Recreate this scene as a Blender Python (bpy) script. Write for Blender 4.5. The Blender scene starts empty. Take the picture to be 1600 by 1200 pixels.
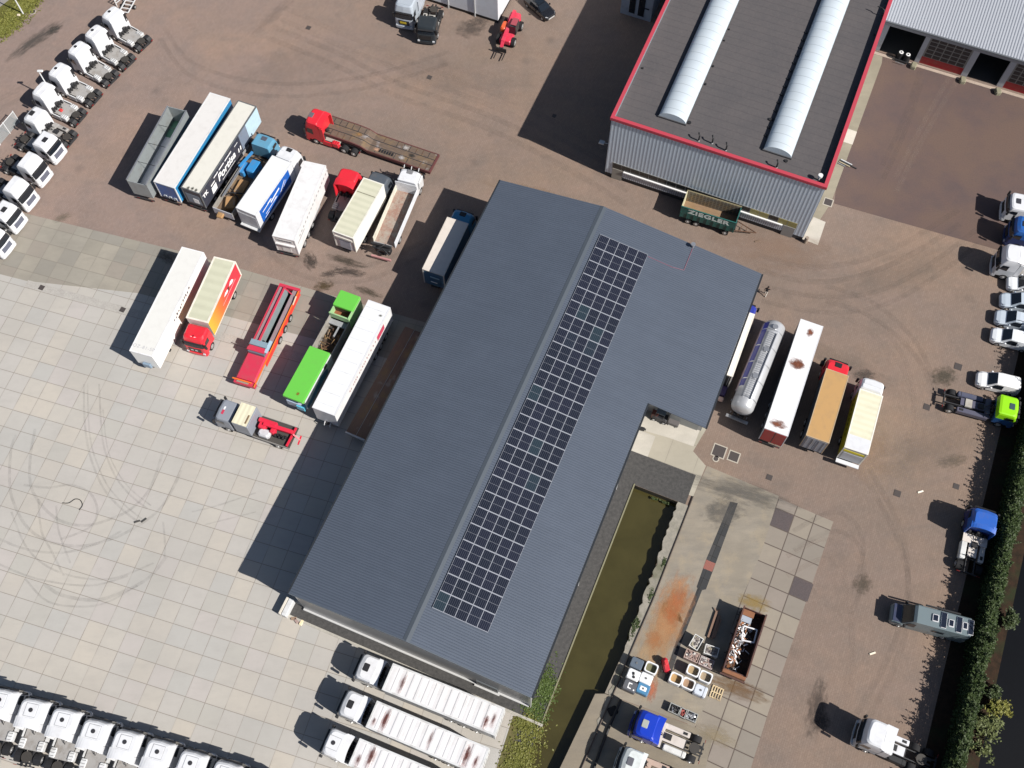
import bpy, math, random
import mathutils
from mathutils import Vector, Matrix, noise
R = math.radians
rnd = random.Random(7)
sc = bpy.context.scene

# ------------------------------------------------------------------ camera
FPX, TILT, ROLL, CH = 1616.0, 0.4377, -0.0083, 102.3          # focal length in photo pixels, tilt from nadir, roll, height (m)
_ct, _st = math.cos(TILT), math.sin(TILT)
FW = Vector((0, _st, -_ct)); _r0 = Vector((1, 0, 0)); _u0 = Vector((0, _ct, _st))
RT = _r0 * math.cos(ROLL) + _u0 * math.sin(ROLL); UP = -_r0 * math.sin(ROLL) + _u0 * math.cos(ROLL)
cam = bpy.data.cameras.new('camera'); co = bpy.data.objects.new('camera', cam); sc.collection.objects.link(co)
cam.sensor_fit = 'HORIZONTAL'; cam.sensor_width = 36.0; cam.lens = 36.0 * FPX / 1600.0
cam.clip_start = 1.0; cam.clip_end = 3000.0
m3 = Matrix((RT, UP, -FW)).transposed(); co.matrix_world = Matrix.Translation((0, 0, CH)) @ m3.to_4x4()
sc.camera = co

# ------------------------------------------------------------------ sky, sun, exposure
SUN_EL, SH_AZ = R(41.5), R(149.5)                              # elevation; direction the shadows run to
sv = Vector((-math.cos(SH_AZ) * math.cos(SUN_EL), -math.sin(SH_AZ) * math.cos(SUN_EL), math.sin(SUN_EL)))
w = bpy.data.worlds.new('World'); sc.world = w; w.use_nodes = True
nt = w.node_tree; bg = nt.nodes['Background']; sky = nt.nodes.new('ShaderNodeTexSky')
sky.sky_type = 'NISHITA'; sky.sun_disc = False; sky.sun_elevation = SUN_EL
sky.sun_rotation = math.atan2(sv.x, sv.y)
nt.links.new(sky.outputs[0], bg.inputs[0]); bg.inputs[1].default_value = 0.05
sl = bpy.data.lights.new('sun', 'SUN'); sl.energy = 4.6; sl.angle = R(0.5); sl.color = (1.0, 0.955, 0.89)
so = bpy.data.objects.new('sun', sl); sc.collection.objects.link(so)
so.rotation_euler = sv.to_track_quat('Z', 'Y').to_euler()
sc.view_settings.view_transform = 'Standard'; sc.view_settings.look = 'None'
sc.view_settings.gamma = 1.0; sc.view_settings.use_curve_mapping = False
sc.view_settings.exposure = 0.6

# ------------------------------------------------------------------ pixel -> place
def P(x, y, z=0.0):
    """point of the place at height z that the photograph shows at pixel x, y (1600 x 1200)"""
    d = FW * FPX + RT * (x - 800) - UP * (y - 600)
    k = (z - CH) / d.z
    return Vector((d.x * k, d.y * k, z))
PHI = 1.168                                                    # long axis of the big hall
AU = Vector((math.cos(PHI), math.sin(PHI), 0)); AV = Vector((math.sin(PHI), -math.cos(PHI), 0))
def H(u, v, z=0.0): return AU * u + AV * v + Vector((0, 0, z))

# ------------------------------------------------------------------ materials
def lin(c):
    return tuple(((v / 255.0) / 12.92 if v <= 10 else (((v / 255.0) + 0.055) / 1.055) ** 2.4) for v in c)
class N:
    def __init__(s, name):
        s.m = bpy.data.materials.new(name); s.m.use_nodes = True; s.t = s.m.node_tree
        s.b = s.t.nodes['Principled BSDF']; s.o = s.t.nodes['Material Output']
    def n(s, kind, **kw):
        q = s.t.nodes.new(kind)
        for k, v in kw.items(): setattr(q, k, v)
        return q
    def l(s, a, b): s.t.links.new(a, b)
    def set(s, q, i, v):
        if hasattr(v, 'node'): s.l(v, q.inputs[i])
        else: q.inputs[i].default_value = v
    def math(s, op, a, b=0.0, c=0.0):
        q = s.n('ShaderNodeMath', operation=op); s.set(q, 0, a); s.set(q, 1, b); s.set(q, 2, c); return q.outputs[0]
    def mix(s, f, a, b, bt='MIX'):
        q = s.n('ShaderNodeMix', data_type='RGBA', blend_type=bt); s.set(q, 0, f)
        for i, v in ((6, a), (7, b)):
            if hasattr(v, 'node'): s.l(v, q.inputs[i])
            else: q.inputs[i].default_value = (*v[:3], 1)
        return q.outputs[2]
    def coord(s, which='Object'): return s.n('ShaderNodeTexCoord').outputs[which]
    def noise(s, vec, scale, detail=4, rough=.55):
        q = s.n('ShaderNodeTexNoise'); q.inputs['Scale'].default_value = scale; q.inputs['Detail'].default_value = detail
        q.inputs['Roughness'].default_value = rough
        if vec is not None: s.l(vec, q.inputs['Vector'])
        return q.outputs['Fac']
    def ramp(s, f, lo, hi):
        q = s.n('ShaderNodeMapRange'); q.clamp = True; q.inputs[1].default_value = lo; q.inputs[2].default_value = hi
        s.l(f, q.inputs[0]); return q.outputs[0]
    def mapping(s, vec, rot=0, loc=(0, 0, 0), scale=(1, 1, 1)):
        q = s.n('ShaderNodeMapping'); q.inputs['Location'].default_value = loc; q.inputs['Rotation'].default_value = (0, 0, rot)
        q.inputs['Scale'].default_value = scale; s.l(vec, q.inputs['Vector']); return q.outputs[0]
    def bump(s, h, strength=.3, dist=.05):
        q = s.n('ShaderNodeBump'); q.inputs['Strength'].default_value = strength; q.inputs['Distance'].default_value = dist
        s.l(h, q.inputs['Height']); s.l(q.outputs[0], s.b.inputs['Normal'])
    def base(s, c, rough=.5, metal=0.0, spec=.5, coat=0.0):
        if hasattr(c, 'node'): s.l(c, s.b.inputs['Base Color'])
        else: s.b.inputs['Base Color'].default_value = (*c[:3], 1)
        s.b.inputs['Roughness'].default_value = rough; s.b.inputs['Metallic'].default_value = metal
        s.b.inputs['Specular IOR Level'].default_value = spec; s.b.inputs['Coat Weight'].default_value = coat
        s.b.inputs['Coat Roughness'].default_value = .15
        return s.m
_mc = {}
def paint(c, rough=.4, metal=0.0, dirt=.22, dcol=(.16, .13, .1), spec=.4, scale=1.2, coat=0.0):
    """painted or coated surface with a little wear"""
    key = ('p', tuple(round(x, 3) for x in c), rough, metal, dirt, dcol, spec, scale, coat)
    if key in _mc: return _mc[key]
    k = N('paint'); v = k.coord()
    oi = k.n('ShaderNodeObjectInfo').outputs['Random']
    va = k.n('ShaderNodeVectorMath', operation='ADD'); k.l(v, va.inputs[0])
    cb = k.n('ShaderNodeCombineXYZ'); k.l(k.math('MULTIPLY', oi, 37.0), cb.inputs[0]); k.l(cb.outputs[0], va.inputs[1])
    f = k.ramp(k.noise(va.outputs[0], scale, 6, .65), .48, .78); g = k.noise(va.outputs[0], 9, 3)
    c1 = k.mix(k.math('MULTIPLY', f, dirt * 1.6), c, dcol)
    c2 = k.mix(k.math('MULTIPLY', g, dirt * .35), c1, dcol)
    _mc[key] = k.base(c2, rough, metal, spec, coat); return _mc[key]
def plain(c, rough=.6, metal=0.0, spec=.4):
    key = ('s', tuple(round(x, 3) for x in c), rough, metal, spec)
    if key in _mc: return _mc[key]
    k = N('surface'); g = k.noise(k.coord(), 4, 4)
    c2 = k.mix(k.math('MULTIPLY', g, .4), c, tuple(x * .6 for x in c))
    _mc[key] = k.base(c2, rough, metal, spec); return _mc[key]
WHITE = paint((.63, .64, .665), .35, coat=.3, dirt=.12)
WHITE2 = paint((.58, .59, .60), .5, dirt=.35)
BLACK = plain((.018, .018, .02), .55); TYRE = plain((.022, .022, .024), .85, spec=.2)
RIM = plain((.5, .5, .5), .4, .6); CHAS = plain((.035, .035, .038), .6); STEEL = paint((.33, .34, .35), .4, .5)
DECK = paint((.36, .35, .34), .55, .2, dirt=.5); ALU = paint((.5, .51, .53), .3, .7)
GLASS = plain((.012, .016, .022), .08, 0, .7); LAMP = plain((.22, .02, .018), .4); HEADL = plain((.55, .57, .6), .15)
ORANGE = plain((.7, .2, .02), .4); SHADEGREY = paint((.28, .29, .31), .5)
def rust():
    if 'rust' in _mc: return _mc['rust']
    k = N('rust'); v = k.coord(); a = k.noise(v, 2.2, 6, .7); b = k.noise(v, 14, 5)
    c = k.mix(k.ramp(a, .4, .65), (.11, .055, .03), (.04, .026, .022)); c = k.mix(k.ramp(b, .5, .8), c, (.22, .10, .045))
    _mc['rust'] = k.base(c, .85); return _mc['rust']
def oldwood(c1=(.17, .115, .07), c2=(.08, .055, .04)):
    key = ('ow', c1)
    if key in _mc: return _mc[key]
    k = N('old_planks'); v = k.coord()
    vv = k.mapping(v, scale=(.6, 6, 1)); a = k.noise(vv, 2.0, 6, .7); b = k.noise(v, .7, 4)
    c = k.mix(k.ramp(a, .35, .7), c1, c2); c = k.mix(k.ramp(b, .52, .75), c, (.2, .13, .06))
    c = k.mix(k.ramp(k.noise(v, 1.1, 3), .6, .78), c, (.24, .22, .22))
    _mc[key] = k.base(c, .9); return _mc[key]
def canvas(c, c2, freq=1.3):
    key = ('cv', c, c2, freq)
    if key in _mc: return _mc[key]
    k = N('roof_sheet'); v = k.coord()
    wv = k.n('ShaderNodeTexWave', wave_type='BANDS', bands_direction='X'); wv.inputs['Scale'].default_value = freq / 3.14
    wv.inputs['Distortion'].default_value = .5; k.l(v, wv.inputs['Vector'])
    f = k.math('MULTIPLY', k.ramp(wv.outputs['Fac'], .2, .9), .6); cc = k.mix(f, c, c2)
    cc = k.mix(k.math('MULTIPLY', k.ramp(k.noise(v, .9, 5), .5, .8), .25), cc, (.3, .28, .22))
    k.bump(wv.outputs['Fac'], .3, .04); _mc[key] = k.base(cc, .6); return _mc[key]
def stain_mat(col, strength=.8, key=None, nscale=3.0, streak=False):
    kk = ('stain', col, strength, nscale, streak)
    if kk in _mc: return _mc[kk]
    k = N('stain'); v = k.coord()
    ln = k.n('ShaderNodeVectorMath', operation='LENGTH'); k.l(v, ln.inputs[0])
    oi = k.n('ShaderNodeObjectInfo').outputs['Random']
    va = k.n('ShaderNodeVectorMath', operation='ADD'); k.l(v, va.inputs[0])
    cb = k.n('ShaderNodeCombineXYZ'); k.l(k.math('MULTIPLY', oi, 51.0), cb.inputs[0]); k.l(cb.outputs[0], va.inputs[1])
    nz = k.noise(k.mapping(va.outputs[0], scale=(1, .25 if streak else 1, 1)), nscale, 6, .7)
    d = k.math('SUBTRACT', 1.0, ln.outputs['Value'])
    a = k.math('MULTIPLY', k.ramp(k.math('ADD', k.math('MULTIPLY', d, .9), k.math('MULTIPLY', k.math('SUBTRACT', nz, .5), 2.0)), .1, .75), strength)
    a = k.math('MULTIPLY', a, k.ramp(d, 0.0, .25))
    k.base(col, .85, 0, .2); k.l(a, k.b.inputs['Alpha']); _mc[kk] = k.m; return k.m
def grille(c, c2, sx, sy):
    """flat bars pattern across x or y"""
    key = ('gr', c, c2, sx, sy)
    if key in _mc: return _mc[key]
    k = N('ribs'); v = k.coord(); q = k.n('ShaderNodeSeparateXYZ'); k.l(v, q.inputs[0])
    a = k.math('FRACT', k.math('ADD', k.math('MULTIPLY', q.outputs[0], sx), k.math('MULTIPLY', q.outputs[1], sy)))
    f = k.ramp(k.math('ABSOLUTE', k.math('SUBTRACT', a, .5)), .28, .4)
    nzz = k.noise(v, .5, 5)
    cc = k.mix(f, c, c2); cc = k.mix(k.math('MULTIPLY', k.ramp(nzz, .45, .8), .25), cc, tuple(x * .7 for x in c))
    k.bump(f, .5, .04); _mc[key] = k.base(cc, .5, .1, .4); return _mc[key]

# ------------------------------------------------------------------ mesh building
class MB:
    def __init__(s): s.v = []; s.f = []; s.mi = []; s.mats = []; s.sm = []
    def mat(s, m):
        if m not in s.mats: s.mats.append(m)
        return s.mats.index(m)
    def add(s, vs, fs, m, smooth=False, M=None):
        o = len(s.v); i = s.mat(m)
        s.v += [tuple(M @ Vector(v)) if M else tuple(v) for v in vs]
        for f in fs: s.f.append(tuple(o + a for a in f)); s.mi.append(i); s.sm.append(smooth)
        return s
    def box(s, x0, x1, y0, y1, z0, z1, m, M=None):
        if x1 < x0: x0, x1 = x1, x0
        if y1 < y0: y0, y1 = y1, y0
        vs = [(x, y, z) for z in (z0, z1) for x, y in ((x0, y0), (x1, y0), (x1, y1), (x0, y1))]
        return s.add(vs, [(3, 2, 1, 0), (4, 5, 6, 7), (0, 1, 5, 4), (1, 2, 6, 5), (2, 3, 7, 6), (3, 0, 4, 7)], m, False, M)
    def rbox(s, x0, x1, y0, y1, z0, z1, m, r=.08, M=None):
        """box with chamfered vertical and top edges"""
        def ring(a, z):
            X0, X1, Y0, Y1 = x0 + a, x1 - a, y0 + a, y1 - a
            return [(X0 + r, Y0, z), (X1 - r, Y0, z), (X1, Y0 + r, z), (X1, Y1 - r, z), (X1 - r, Y1, z), (X0 + r, Y1, z), (X0, Y1 - r, z), (X0, Y0 + r, z)]
        return s.loft([ring(0, z0), ring(0, z1 - r), ring(r * .7, z1)], m, M=M)
    def loft(s, rings, m, cap=True, smooth=False, M=None, closed=True):
        n = len(rings[0]); vs = [p for r in rings for p in r]; fs = []
        for k in range(len(rings) - 1):
            for i in range(n if closed else n - 1):
                j = (i + 1) % n; fs.append((k * n + i, k * n + j, (k + 1) * n + j, (k + 1) * n + i))
        s.add(vs, fs, m, smooth, M)
        if cap:
            s.add(rings[0], [tuple(reversed(range(n)))], m, False, M); s.add(rings[-1], [tuple(range(n))], m, False, M)
        return s
    def poly(s, pts, z0, z1, m, M=None):
        return s.loft([[(p[0], p[1], z0) for p in pts], [(p[0], p[1], z1) for p in pts]], m, M=M)
    def cyl(s, c, ax, r, h, m, n=14, r2=None, M=None, smooth=True):
        """cylinder centred on c along axis 'x','y','z', length h"""
        r2 = r if r2 is None else r2; rings = []
        for t, rr in ((-.5, r), (.5, r2)):
            ring = []
            for i in range(n):
                a = 2 * math.pi * i / n; q = (rr * math.cos(a), rr * math.sin(a), t * h)
                if ax == 'x': q = (q[2], q[0], q[1])
                elif ax == 'y': q = (q[1], q[2], q[0])
                ring.append((c[0] + q[0], c[1] + q[1], c[2] + q[2]))
            rings.append(ring)
        return s.loft(rings, m, smooth=smooth, M=M)
    def tube(s, pts, r, m, n=8):
        pts = [Vector(p) for p in pts]; rings = []
        for i, p in enumerate(pts):
            d = (pts[min(i + 1, len(pts) - 1)] - pts[max(i - 1, 0)]).normalized()
            a = d.cross(Vector((0, 0, 1))); a = a.normalized() if a.length > .05 else Vector((1, 0, 0)); b = d.cross(a).normalized()
            rings.append([tuple(p + a * r * math.cos(t) + b * r * math.sin(t)) for t in [2 * math.pi * k / n for k in range(n)]])
        return s.loft(rings, m, smooth=True)
    def beam(s, a, b, w, h, m):
        """rectangular bar from a to b"""
        a, b = Vector(a), Vector(b); d = (b - a); L = d.length; d.normalize()
        y = Vector((0, 0, 1)).cross(d); y = y.normalized() if y.length > .05 else Vector((0, 1, 0)); z = d.cross(y)
        M = Matrix((d, y, z)).transposed().to_4x4(); M.translation = a
        return s.box(0, L, -w / 2, w / 2, -h / 2, h / 2, m, M)
    def build(s, name, parent=None):
        me = bpy.data.meshes.new(name); me.from_pydata(s.v, [], s.f)
        for m in s.mats: me.materials.append(m)
        me.polygons.foreach_set('material_index', s.mi); me.polygons.foreach_set('use_smooth', s.sm); me.update()
        return link(name, me, parent)
def link(name, me, parent=None, loc=None):
    o = bpy.data.objects.new(name, me); sc.collection.objects.link(o)
    if parent is not None: o.parent = parent
    if loc is not None: o.location = loc
    return o
def tag(o, label, cat, group=None):
    o['label'] = label; o['category'] = cat
    if group: o['group'] = group
    return o
def thing(name, label, cat, loc, rot=0.0, group=None):
    e = bpy.data.objects.new(name, None); sc.collection.objects.link(e); e.empty_display_size = .3
    e.location = loc; e.rotation_euler = (0, 0, rot); return tag(e, label, cat, group)
def struct(o): o['kind'] = 'structure'; return o
_cache = {}
def cached(name, key, fn, parent, loc=(0, 0, 0), rot=None):
    """same mesh data shared by repeats"""
    if key not in _cache:
        mb = MB(); fn(mb); me = bpy.data.meshes.new(name); me.from_pydata(mb.v, [], mb.f)
        for m in mb.mats: me.materials.append(m)
        me.polygons.foreach_set('material_index', mb.mi); me.polygons.foreach_set('use_smooth', mb.sm); me.update(); _cache[key] = me
    o = link(name, _cache[key], parent, loc)
    if rot: o.rotation_euler = rot
    return o
_txt = {}
def text_mesh(body, size, m, shear=0.0, bold=.01, spacing=1.0):
    key = (body, size, m.name, shear, bold)
    if key in _txt: return _txt[key]
    cu = bpy.data.curves.new('lettering', 'FONT'); cu.body = body; cu.size = size; cu.shear = shear; cu.offset = bold
    cu.extrude = .004; cu.align_x = 'CENTER'; cu.align_y = 'CENTER'; cu.space_character = spacing
    o = bpy.data.objects.new('lettering', cu); sc.collection.objects.link(o)
    dg = bpy.context.evaluated_depsgraph_get(); dg.update()
    me = bpy.data.meshes.new_from_object(o.evaluated_get(dg)); bpy.data.objects.remove(o); bpy.data.curves.remove(cu)
    me.materials.clear(); me.materials.append(m); _txt[key] = me; return me
def lettering(parent, body, size, m, loc, rot, shear=0.0, bold=.01, spacing=1.0, sx=1.0):
    o = link('lettering', text_mesh(body, size, m, shear, bold, spacing), parent, loc); o.rotation_euler = rot; o.scale = (sx, 1, 1); return o
def stain(name, col, cx, cy, rx, ry, rot, z, strength=.7, parent=None, nscale=3.0, streak=False):
    me = _cache.get('unit') 
    if not me:
        me = bpy.data.meshes.new('patch'); me.from_pydata([(-1, -1, 0), (1, -1, 0), (1, 1, 0), (-1, 1, 0)], [], [(0, 1, 2, 3)]); _cache['unit'] = me
        me.materials.append(None)
    o = link(name, me, parent, (cx, cy, z)); o.rotation_euler = (0, 0, rot); o.scale = (rx, ry, 1)
    o.material_slots[0].link = 'OBJECT'; o.material_slots[0].material = stain_mat(col, strength, nscale=nscale, streak=streak)
    return o
def ribbon(mb, pts, wd, z, m, closed=False):
    """flat strip along points on the ground"""
    pts = [Vector((p[0], p[1], 0)) for p in pts]; L = []
    for i, p in enumerate(pts):
        d = (pts[min(i + 1, len(pts) - 1)] - pts[max(i - 1, 0)]).normalized(); q = Vector((-d.y, d.x, 0)) * wd / 2
        L += [(p.x - q.x, p.y - q.y, z), (p.x + q.x, p.y + q.y, z)]
    mb.add(L, [(2 * i, 2 * i + 2, 2 * i + 3, 2 * i + 1) for i in range(len(pts) - 1)], m)
def smooth(pts, k=6):
    """Catmull-Rom through points"""
    out = []; n = len(pts)
    for i in range(n - 1):
        p0, p1, p2, p3 = pts[max(i - 1, 0)], pts[i], pts[i + 1], pts[min(i + 2, n - 1)]
        for j in range(k):
            t = j / k; out.append(tuple(.5 * (2 * p1[a] + (p2[a] - p0[a]) * t + (2 * p0[a] - 5 * p1[a] + 4 * p2[a] - p3[a]) * t * t + (3 * p1[a] - p0[a] - 3 * p2[a] + p3[a]) * t ** 3) for a in (0, 1)))
    return out + [tuple(pts[-1])]

# ------------------------------------------------------------------ ground and paving
def ground_mat():
    k = N('paver_ground'); v = k.coord()
    a = k.noise(v, .05, 5, .6); b = k.noise(v, .35, 6, .65); c = k.noise(v, 3.2, 6, .75); d = k.noise(v, 11.0, 3)
    col = k.mix(k.ramp(a, .35, .65), (.225, .165, .133), (.20, .152, .124))
    col = k.mix(k.ramp(b, .45, .72), col, (.172, .138, .118))
    col = k.mix(k.math('MULTIPLY', k.ramp(c, .35, .75), .7), col, (.245, .19, .155))
    col = k.mix(k.math('MULTIPLY', k.ramp(d, .4, .8), .5), col, (.12, .092, .08))
    e = k.noise(k.mapping(v, rot=.6, scale=(.2, 1, 1)), .5, 5, .7)
    col = k.mix(k.math('MULTIPLY', k.ramp(e, .55, .8), .5), col, (.15, .125, .11))
    g = k.noise(k.mapping(v, rot=-.5, loc=(9, 4, 0), scale=(.25, 1.2, 1)), .28, 5, .6)
    col = k.mix(k.math('MULTIPLY', k.ramp(g, .52, .75), .45), col, (.235, .175, .15))
    br = k.n('ShaderNodeTexBrick'); br.inputs['Scale'].default_value = 1.0; br.inputs['Brick Width'].default_value = .42; br.inputs['Row Height'].default_value = .21
    br.inputs['Mortar Size'].default_value = .02; br.inputs['Color1'].default_value = (1, 1, 1, 1); br.inputs['Color2'].default_value = (.72, .70, .7, 1); br.inputs['Mortar'].default_value = (.55, .5, .48, 1)
    k.l(k.mapping(v, rot=-PHI), br.inputs['Vector'])
    sp = k.n('ShaderNodeTexVoronoi'); sp.inputs['Scale'].default_value = .16; k.l(v, sp.inputs['Vector'])
    col = k.mix(k.math('MULTIPLY', k.ramp(sp.outputs['Distance'], .13, .02), .35), col, (.07, .06, .055))
    col = k.mix(.35, col, k.mix(1.0, col, br.outputs['Color'], 'MULTIPLY'))
    tn = k.ramp(k.noise(k.mapping(v, loc=(31, 7, 0)), .045, 4, .6), .48, .62); col = k.mix(k.math('MULTIPLY', tn, .5), col, k.mix(1.0, col, (1.28, 1.17, 1.02), 'MULTIPLY'))
    gr = k.ramp(k.noise(k.mapping(v, loc=(-12, 44, 0)), .14, 5, .7), .52, .68); col = k.mix(k.math('MULTIPLY', gr, .5), col, k.mix(1.0, col, (.84, .86, .86), 'MULTIPLY'))
    pk = k.ramp(k.noise(k.mapping(v, loc=(3, -24, 0)), .8, 6, .75), .55, .7); col = k.mix(k.math('MULTIPLY', pk, .55), col, k.mix(1.0, col, (1.2, 1.13, 1.1), 'MULTIPLY'))
    sx = k.n('ShaderNodeSeparateXYZ'); k.l(v, sx.inputs[0]); wf = k.ramp(k.math('ADD', sx.outputs[0], k.math('MULTIPLY', a, 40.0)), 20.0, -25.0)  # lightens pavers to the left: weathering, plus vignette brightness painted into the colour
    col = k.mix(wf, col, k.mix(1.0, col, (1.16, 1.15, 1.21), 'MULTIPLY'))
    k.bump(d, .25, .02)
    return k.base(col, .9, 0, .25)
def slab_mat(org, ang, size, cols, line, lw, grime, gcol, vary=1.0, faint=.5):
    k = N('slabs'); v = k.coord()
    q = k.n('ShaderNodeVectorMath', operation='SUBTRACT'); k.l(v, q.inputs[0]); q.inputs[1].default_value = org
    r = k.mapping(q.outputs[0], rot=-ang); s = k.n('ShaderNodeVectorMath', operation='DIVIDE'); k.l(r, s.inputs[0]); s.inputs[1].default_value = (size, size, 1)
    fl = k.n('ShaderNodeVectorMath', operation='FLOOR'); k.l(s.outputs[0], fl.inputs[0])
    fr = k.n('ShaderNodeVectorMath', operation='FRACTION'); k.l(s.outputs[0], fr.inputs[0])
    sx = k.n('ShaderNodeSeparateXYZ'); k.l(fr.outputs[0], sx.inputs[0])
    fx = k.n('ShaderNodeSeparateXYZ'); k.l(fl.outputs[0], fx.inputs[0])
    cb = k.n('ShaderNodeCombineXYZ'); k.l(fx.outputs[0], cb.inputs[0]); k.l(fx.outputs[1], cb.inputs[1])
    wn = k.n('ShaderNodeTexWhiteNoise'); wn.noise_dimensions = '3D'; k.l(cb.outputs[0], wn.inputs['Vector'])
    cr = k.n('ShaderNodeValToRGB'); cr.color_ramp.interpolation = 'CONSTANT'; k.l(wn.outputs['Value'], cr.inputs[0])
    cr.color_ramp.elements[0].color = (*cols[0], 1); cr.color_ramp.elements[1].color = (*cols[-1], 1); cr.color_ramp.elements[1].position = (len(cols) - 1) / len(cols)
    for i, c in enumerate(cols[1:-1]):
        e = cr.color_ramp.elements.new((i + 1) / len(cols)); e.color = (*c, 1)
    dx = k.math('MINIMUM', sx.outputs[0], k.math('SUBTRACT', 1.0, sx.outputs[0])); dy = k.math('MINIMUM', sx.outputs[1], k.math('SUBTRACT', 1.0, sx.outputs[1]))
    lx = k.ramp(dx, lw * 1.3, lw * .4); ly = k.ramp(dy, lw * 1.3, lw * .4)
    jn = k.ramp(k.noise(v, .45, 3), .35, .6)
    lx = k.math('MULTIPLY', lx, k.math('ADD', 1 - faint, k.math('MULTIPLY', jn, faint)))
    ln = k.math('MAXIMUM', lx, ly)
    a = k.noise(v, .12, 5, .6); b = k.noise(v, 1.3, 6, .7); c = k.noise(k.mapping(v, rot=.9, scale=(.3, 1, 1)), .7, 5, .7)
    col = k.mix(k.math('MULTIPLY', k.ramp(a, .4, .65), grime), cr.outputs[0], gcol)
    col = k.mix(k.math('MULTIPLY', k.ramp(b, .45, .8), grime * .6), col, gcol)
    col = k.mix(k.math('MULTIPLY', k.ramp(c, .5, .8), grime * .6), col, tuple(x * .8 for x in gcol))
    edge = k.ramp(k.math('MINIMUM', dx, dy), .1, .0); col = k.mix(k.math('MULTIPLY', edge, .18), col, gcol)
    col = k.mix(k.math('MULTIPLY', k.ramp(k.noise(v, 12, 2), .4, .8), .18), col, gcol)
    col = k.mix(ln, col, line)
    k.bump(k.math('MULTIPLY', ln, -1.0), .3, .02)
    return k.base(col, .85, 0, .3)
def rough_mat(c, c2, sc_=1.5, c3=None, hi=None):
    k = N('rough_ground'); v = k.coord(); a = k.noise(v, sc_, 6, .7); b = k.noise(v, sc_ * 6, 4, .7); d = k.noise(v, sc_ * .2, 4)
    col = k.mix(k.ramp(a, .35, .7), c, c2); col = k.mix(k.math('MULTIPLY', k.ramp(b, .4, .75), .5), col, tuple(x * .5 for x in c))
    if c3: col = k.mix(k.ramp(d, .5, .66), col, c3)
    k.bump(b, .5, .04); return k.base(col, .95, 0, .2)
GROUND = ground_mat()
CU, CV0, CV1 = 38.2, -2.55, 2.42                               # canal: end and sides in the hall frame
DV0, DV1 = 36.4, 46.0                                           # ditch behind the hedge
mb = MB(); F = 700
def quad(mb, u0, u1, v0, v1, z, m): mb.add([H(u0, v0, z), H(u0, v1, z), H(u1, v1, z), H(u1, v0, z)], [(0, 1, 2, 3)], m)
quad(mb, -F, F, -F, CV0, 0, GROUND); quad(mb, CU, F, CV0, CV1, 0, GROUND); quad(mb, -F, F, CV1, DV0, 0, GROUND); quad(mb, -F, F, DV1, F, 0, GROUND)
BANKM = rough_mat((.07, .06, .045), (.03, .03, .02), 1.2)
for a, b in ((H(-F, CV0), H(CU, CV0)), (H(CU, CV0), H(CU, CV1)), (H(CU, CV1), H(-F, CV1)), (H(-F, DV0), H(F, DV0)), (H(F, DV1), H(-F, DV1))):
    mb.add([a, b, b - Vector((0, 0, 2)), a - Vector((0, 0, 2))], [(0, 1, 2, 3), (3, 2, 1, 0)][:1], BANKM)
struct(mb.build('ground'))
def water(c, rough):
    k = N('water'); v = k.coord(); k.bump(k.noise(v, 2.5, 3), .03, .05)
    col = k.mix(k.ramp(k.noise(v, .3, 5), .4, .7), c, tuple(x * .75 for x in c)); return k.base(col, rough, 0, .5 if c[0] > .01 else .2)
mb = MB(); quad(mb, -F, CU, CV0, CV1, -.95, water((.052, .045, .016), .1)); struct(mb.build('canal_water'))
mb = MB(); quad(mb, -F, F, DV0, DV1, -1.3, water((.002, .0025, .004), .35)); struct(mb.build('ditch_water'))

def sheet(name, px, z, m, zz=0.0):
    """level paving outlined by photo pixels"""
    pts = [P(x, y, 0) for x, y in px]; mb = MB()
    vs = [(p.x, p.y, z) for p in pts]; n = len(vs)
    area = sum(vs[i][0] * vs[(i + 1) % n][1] - vs[(i + 1) % n][0] * vs[i][1] for i in range(n))
    mb.add(vs, [tuple(range(n)) if area > 0 else tuple(reversed(range(n)))], m); return struct(mb.build(name))
L1 = (.40, .37, .335)
yard = slab_mat(tuple(P(22.8, 1002.75)), -.2976, 2.0234, [(.405, .375, .335), (.395, .372, .338), (.412, .385, .345), (.375, .36, .33), (.425, .39, .342), (.395, .375, .35), (.375, .365, .345), (.405, .375, .355), (.39, .372, .345), (.40, .38, .355)],
                (.20, .175, .15), .014, .45, (.32, .305, .285), faint=.75)
sheet('concrete_yard', [(-330, 240), (50, 336), (275, 391), (400, 427), (720, 520), (560, 960), (830, 1124), (760, 1290), (-400, 1330)], .004, yard)
yard2 = slab_mat(tuple(P(22.8, 1002.75)), -.2976, 2.0234, [(.26, .24, .20), (.285, .265, .225), (.245, .23, .20), (.30, .275, .23), (.27, .24, .205)],
                 (.17, .15, .125), .012, .5, (.20, .185, .16), faint=.85)
sheet('concrete_yard_upper', [(-330, 240), (50, 336), (275, 391), (400, 427), (720, 520), (700, 585), (385, 502), (215, 458), (42, 439), (-330, 345)], .008, yard2)
DRAIN = rough_mat((.40, .38, .35), (.33, .31, .29), 1.0)
mb = MB()
ribbon(mb, [P(x, y) for x, y in ((41, 443), (110, 462), (190, 484), (250, 500), (400, 540), (640, 600))], .95, .012, DRAIN)
struct(mb.build('gutter_strip'))
rs = slab_mat(tuple(P(1211.75, 793.2)), -.4371, 2.013, [(.27, .235, .19), (.24, .21, .175), (.285, .25, .20), (.25, .215, .185), (.225, .20, .17)], (.085, .065, .055), .028, .45, (.19, .165, .14), faint=.1)
sheet('slab_paving', [(1215.5, 778), (1302, 815), (1198, 1121), (1170, 1210), (1010, 1520), (880, 1450), (1030, 1195), (1113, 1075), (1155, 945)], .004, rs)
mb = MB()                                                       # darker plates in the slab paving
DKP = rough_mat((.105, .085, .085), (.09, .078, .08), 1.0)
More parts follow.
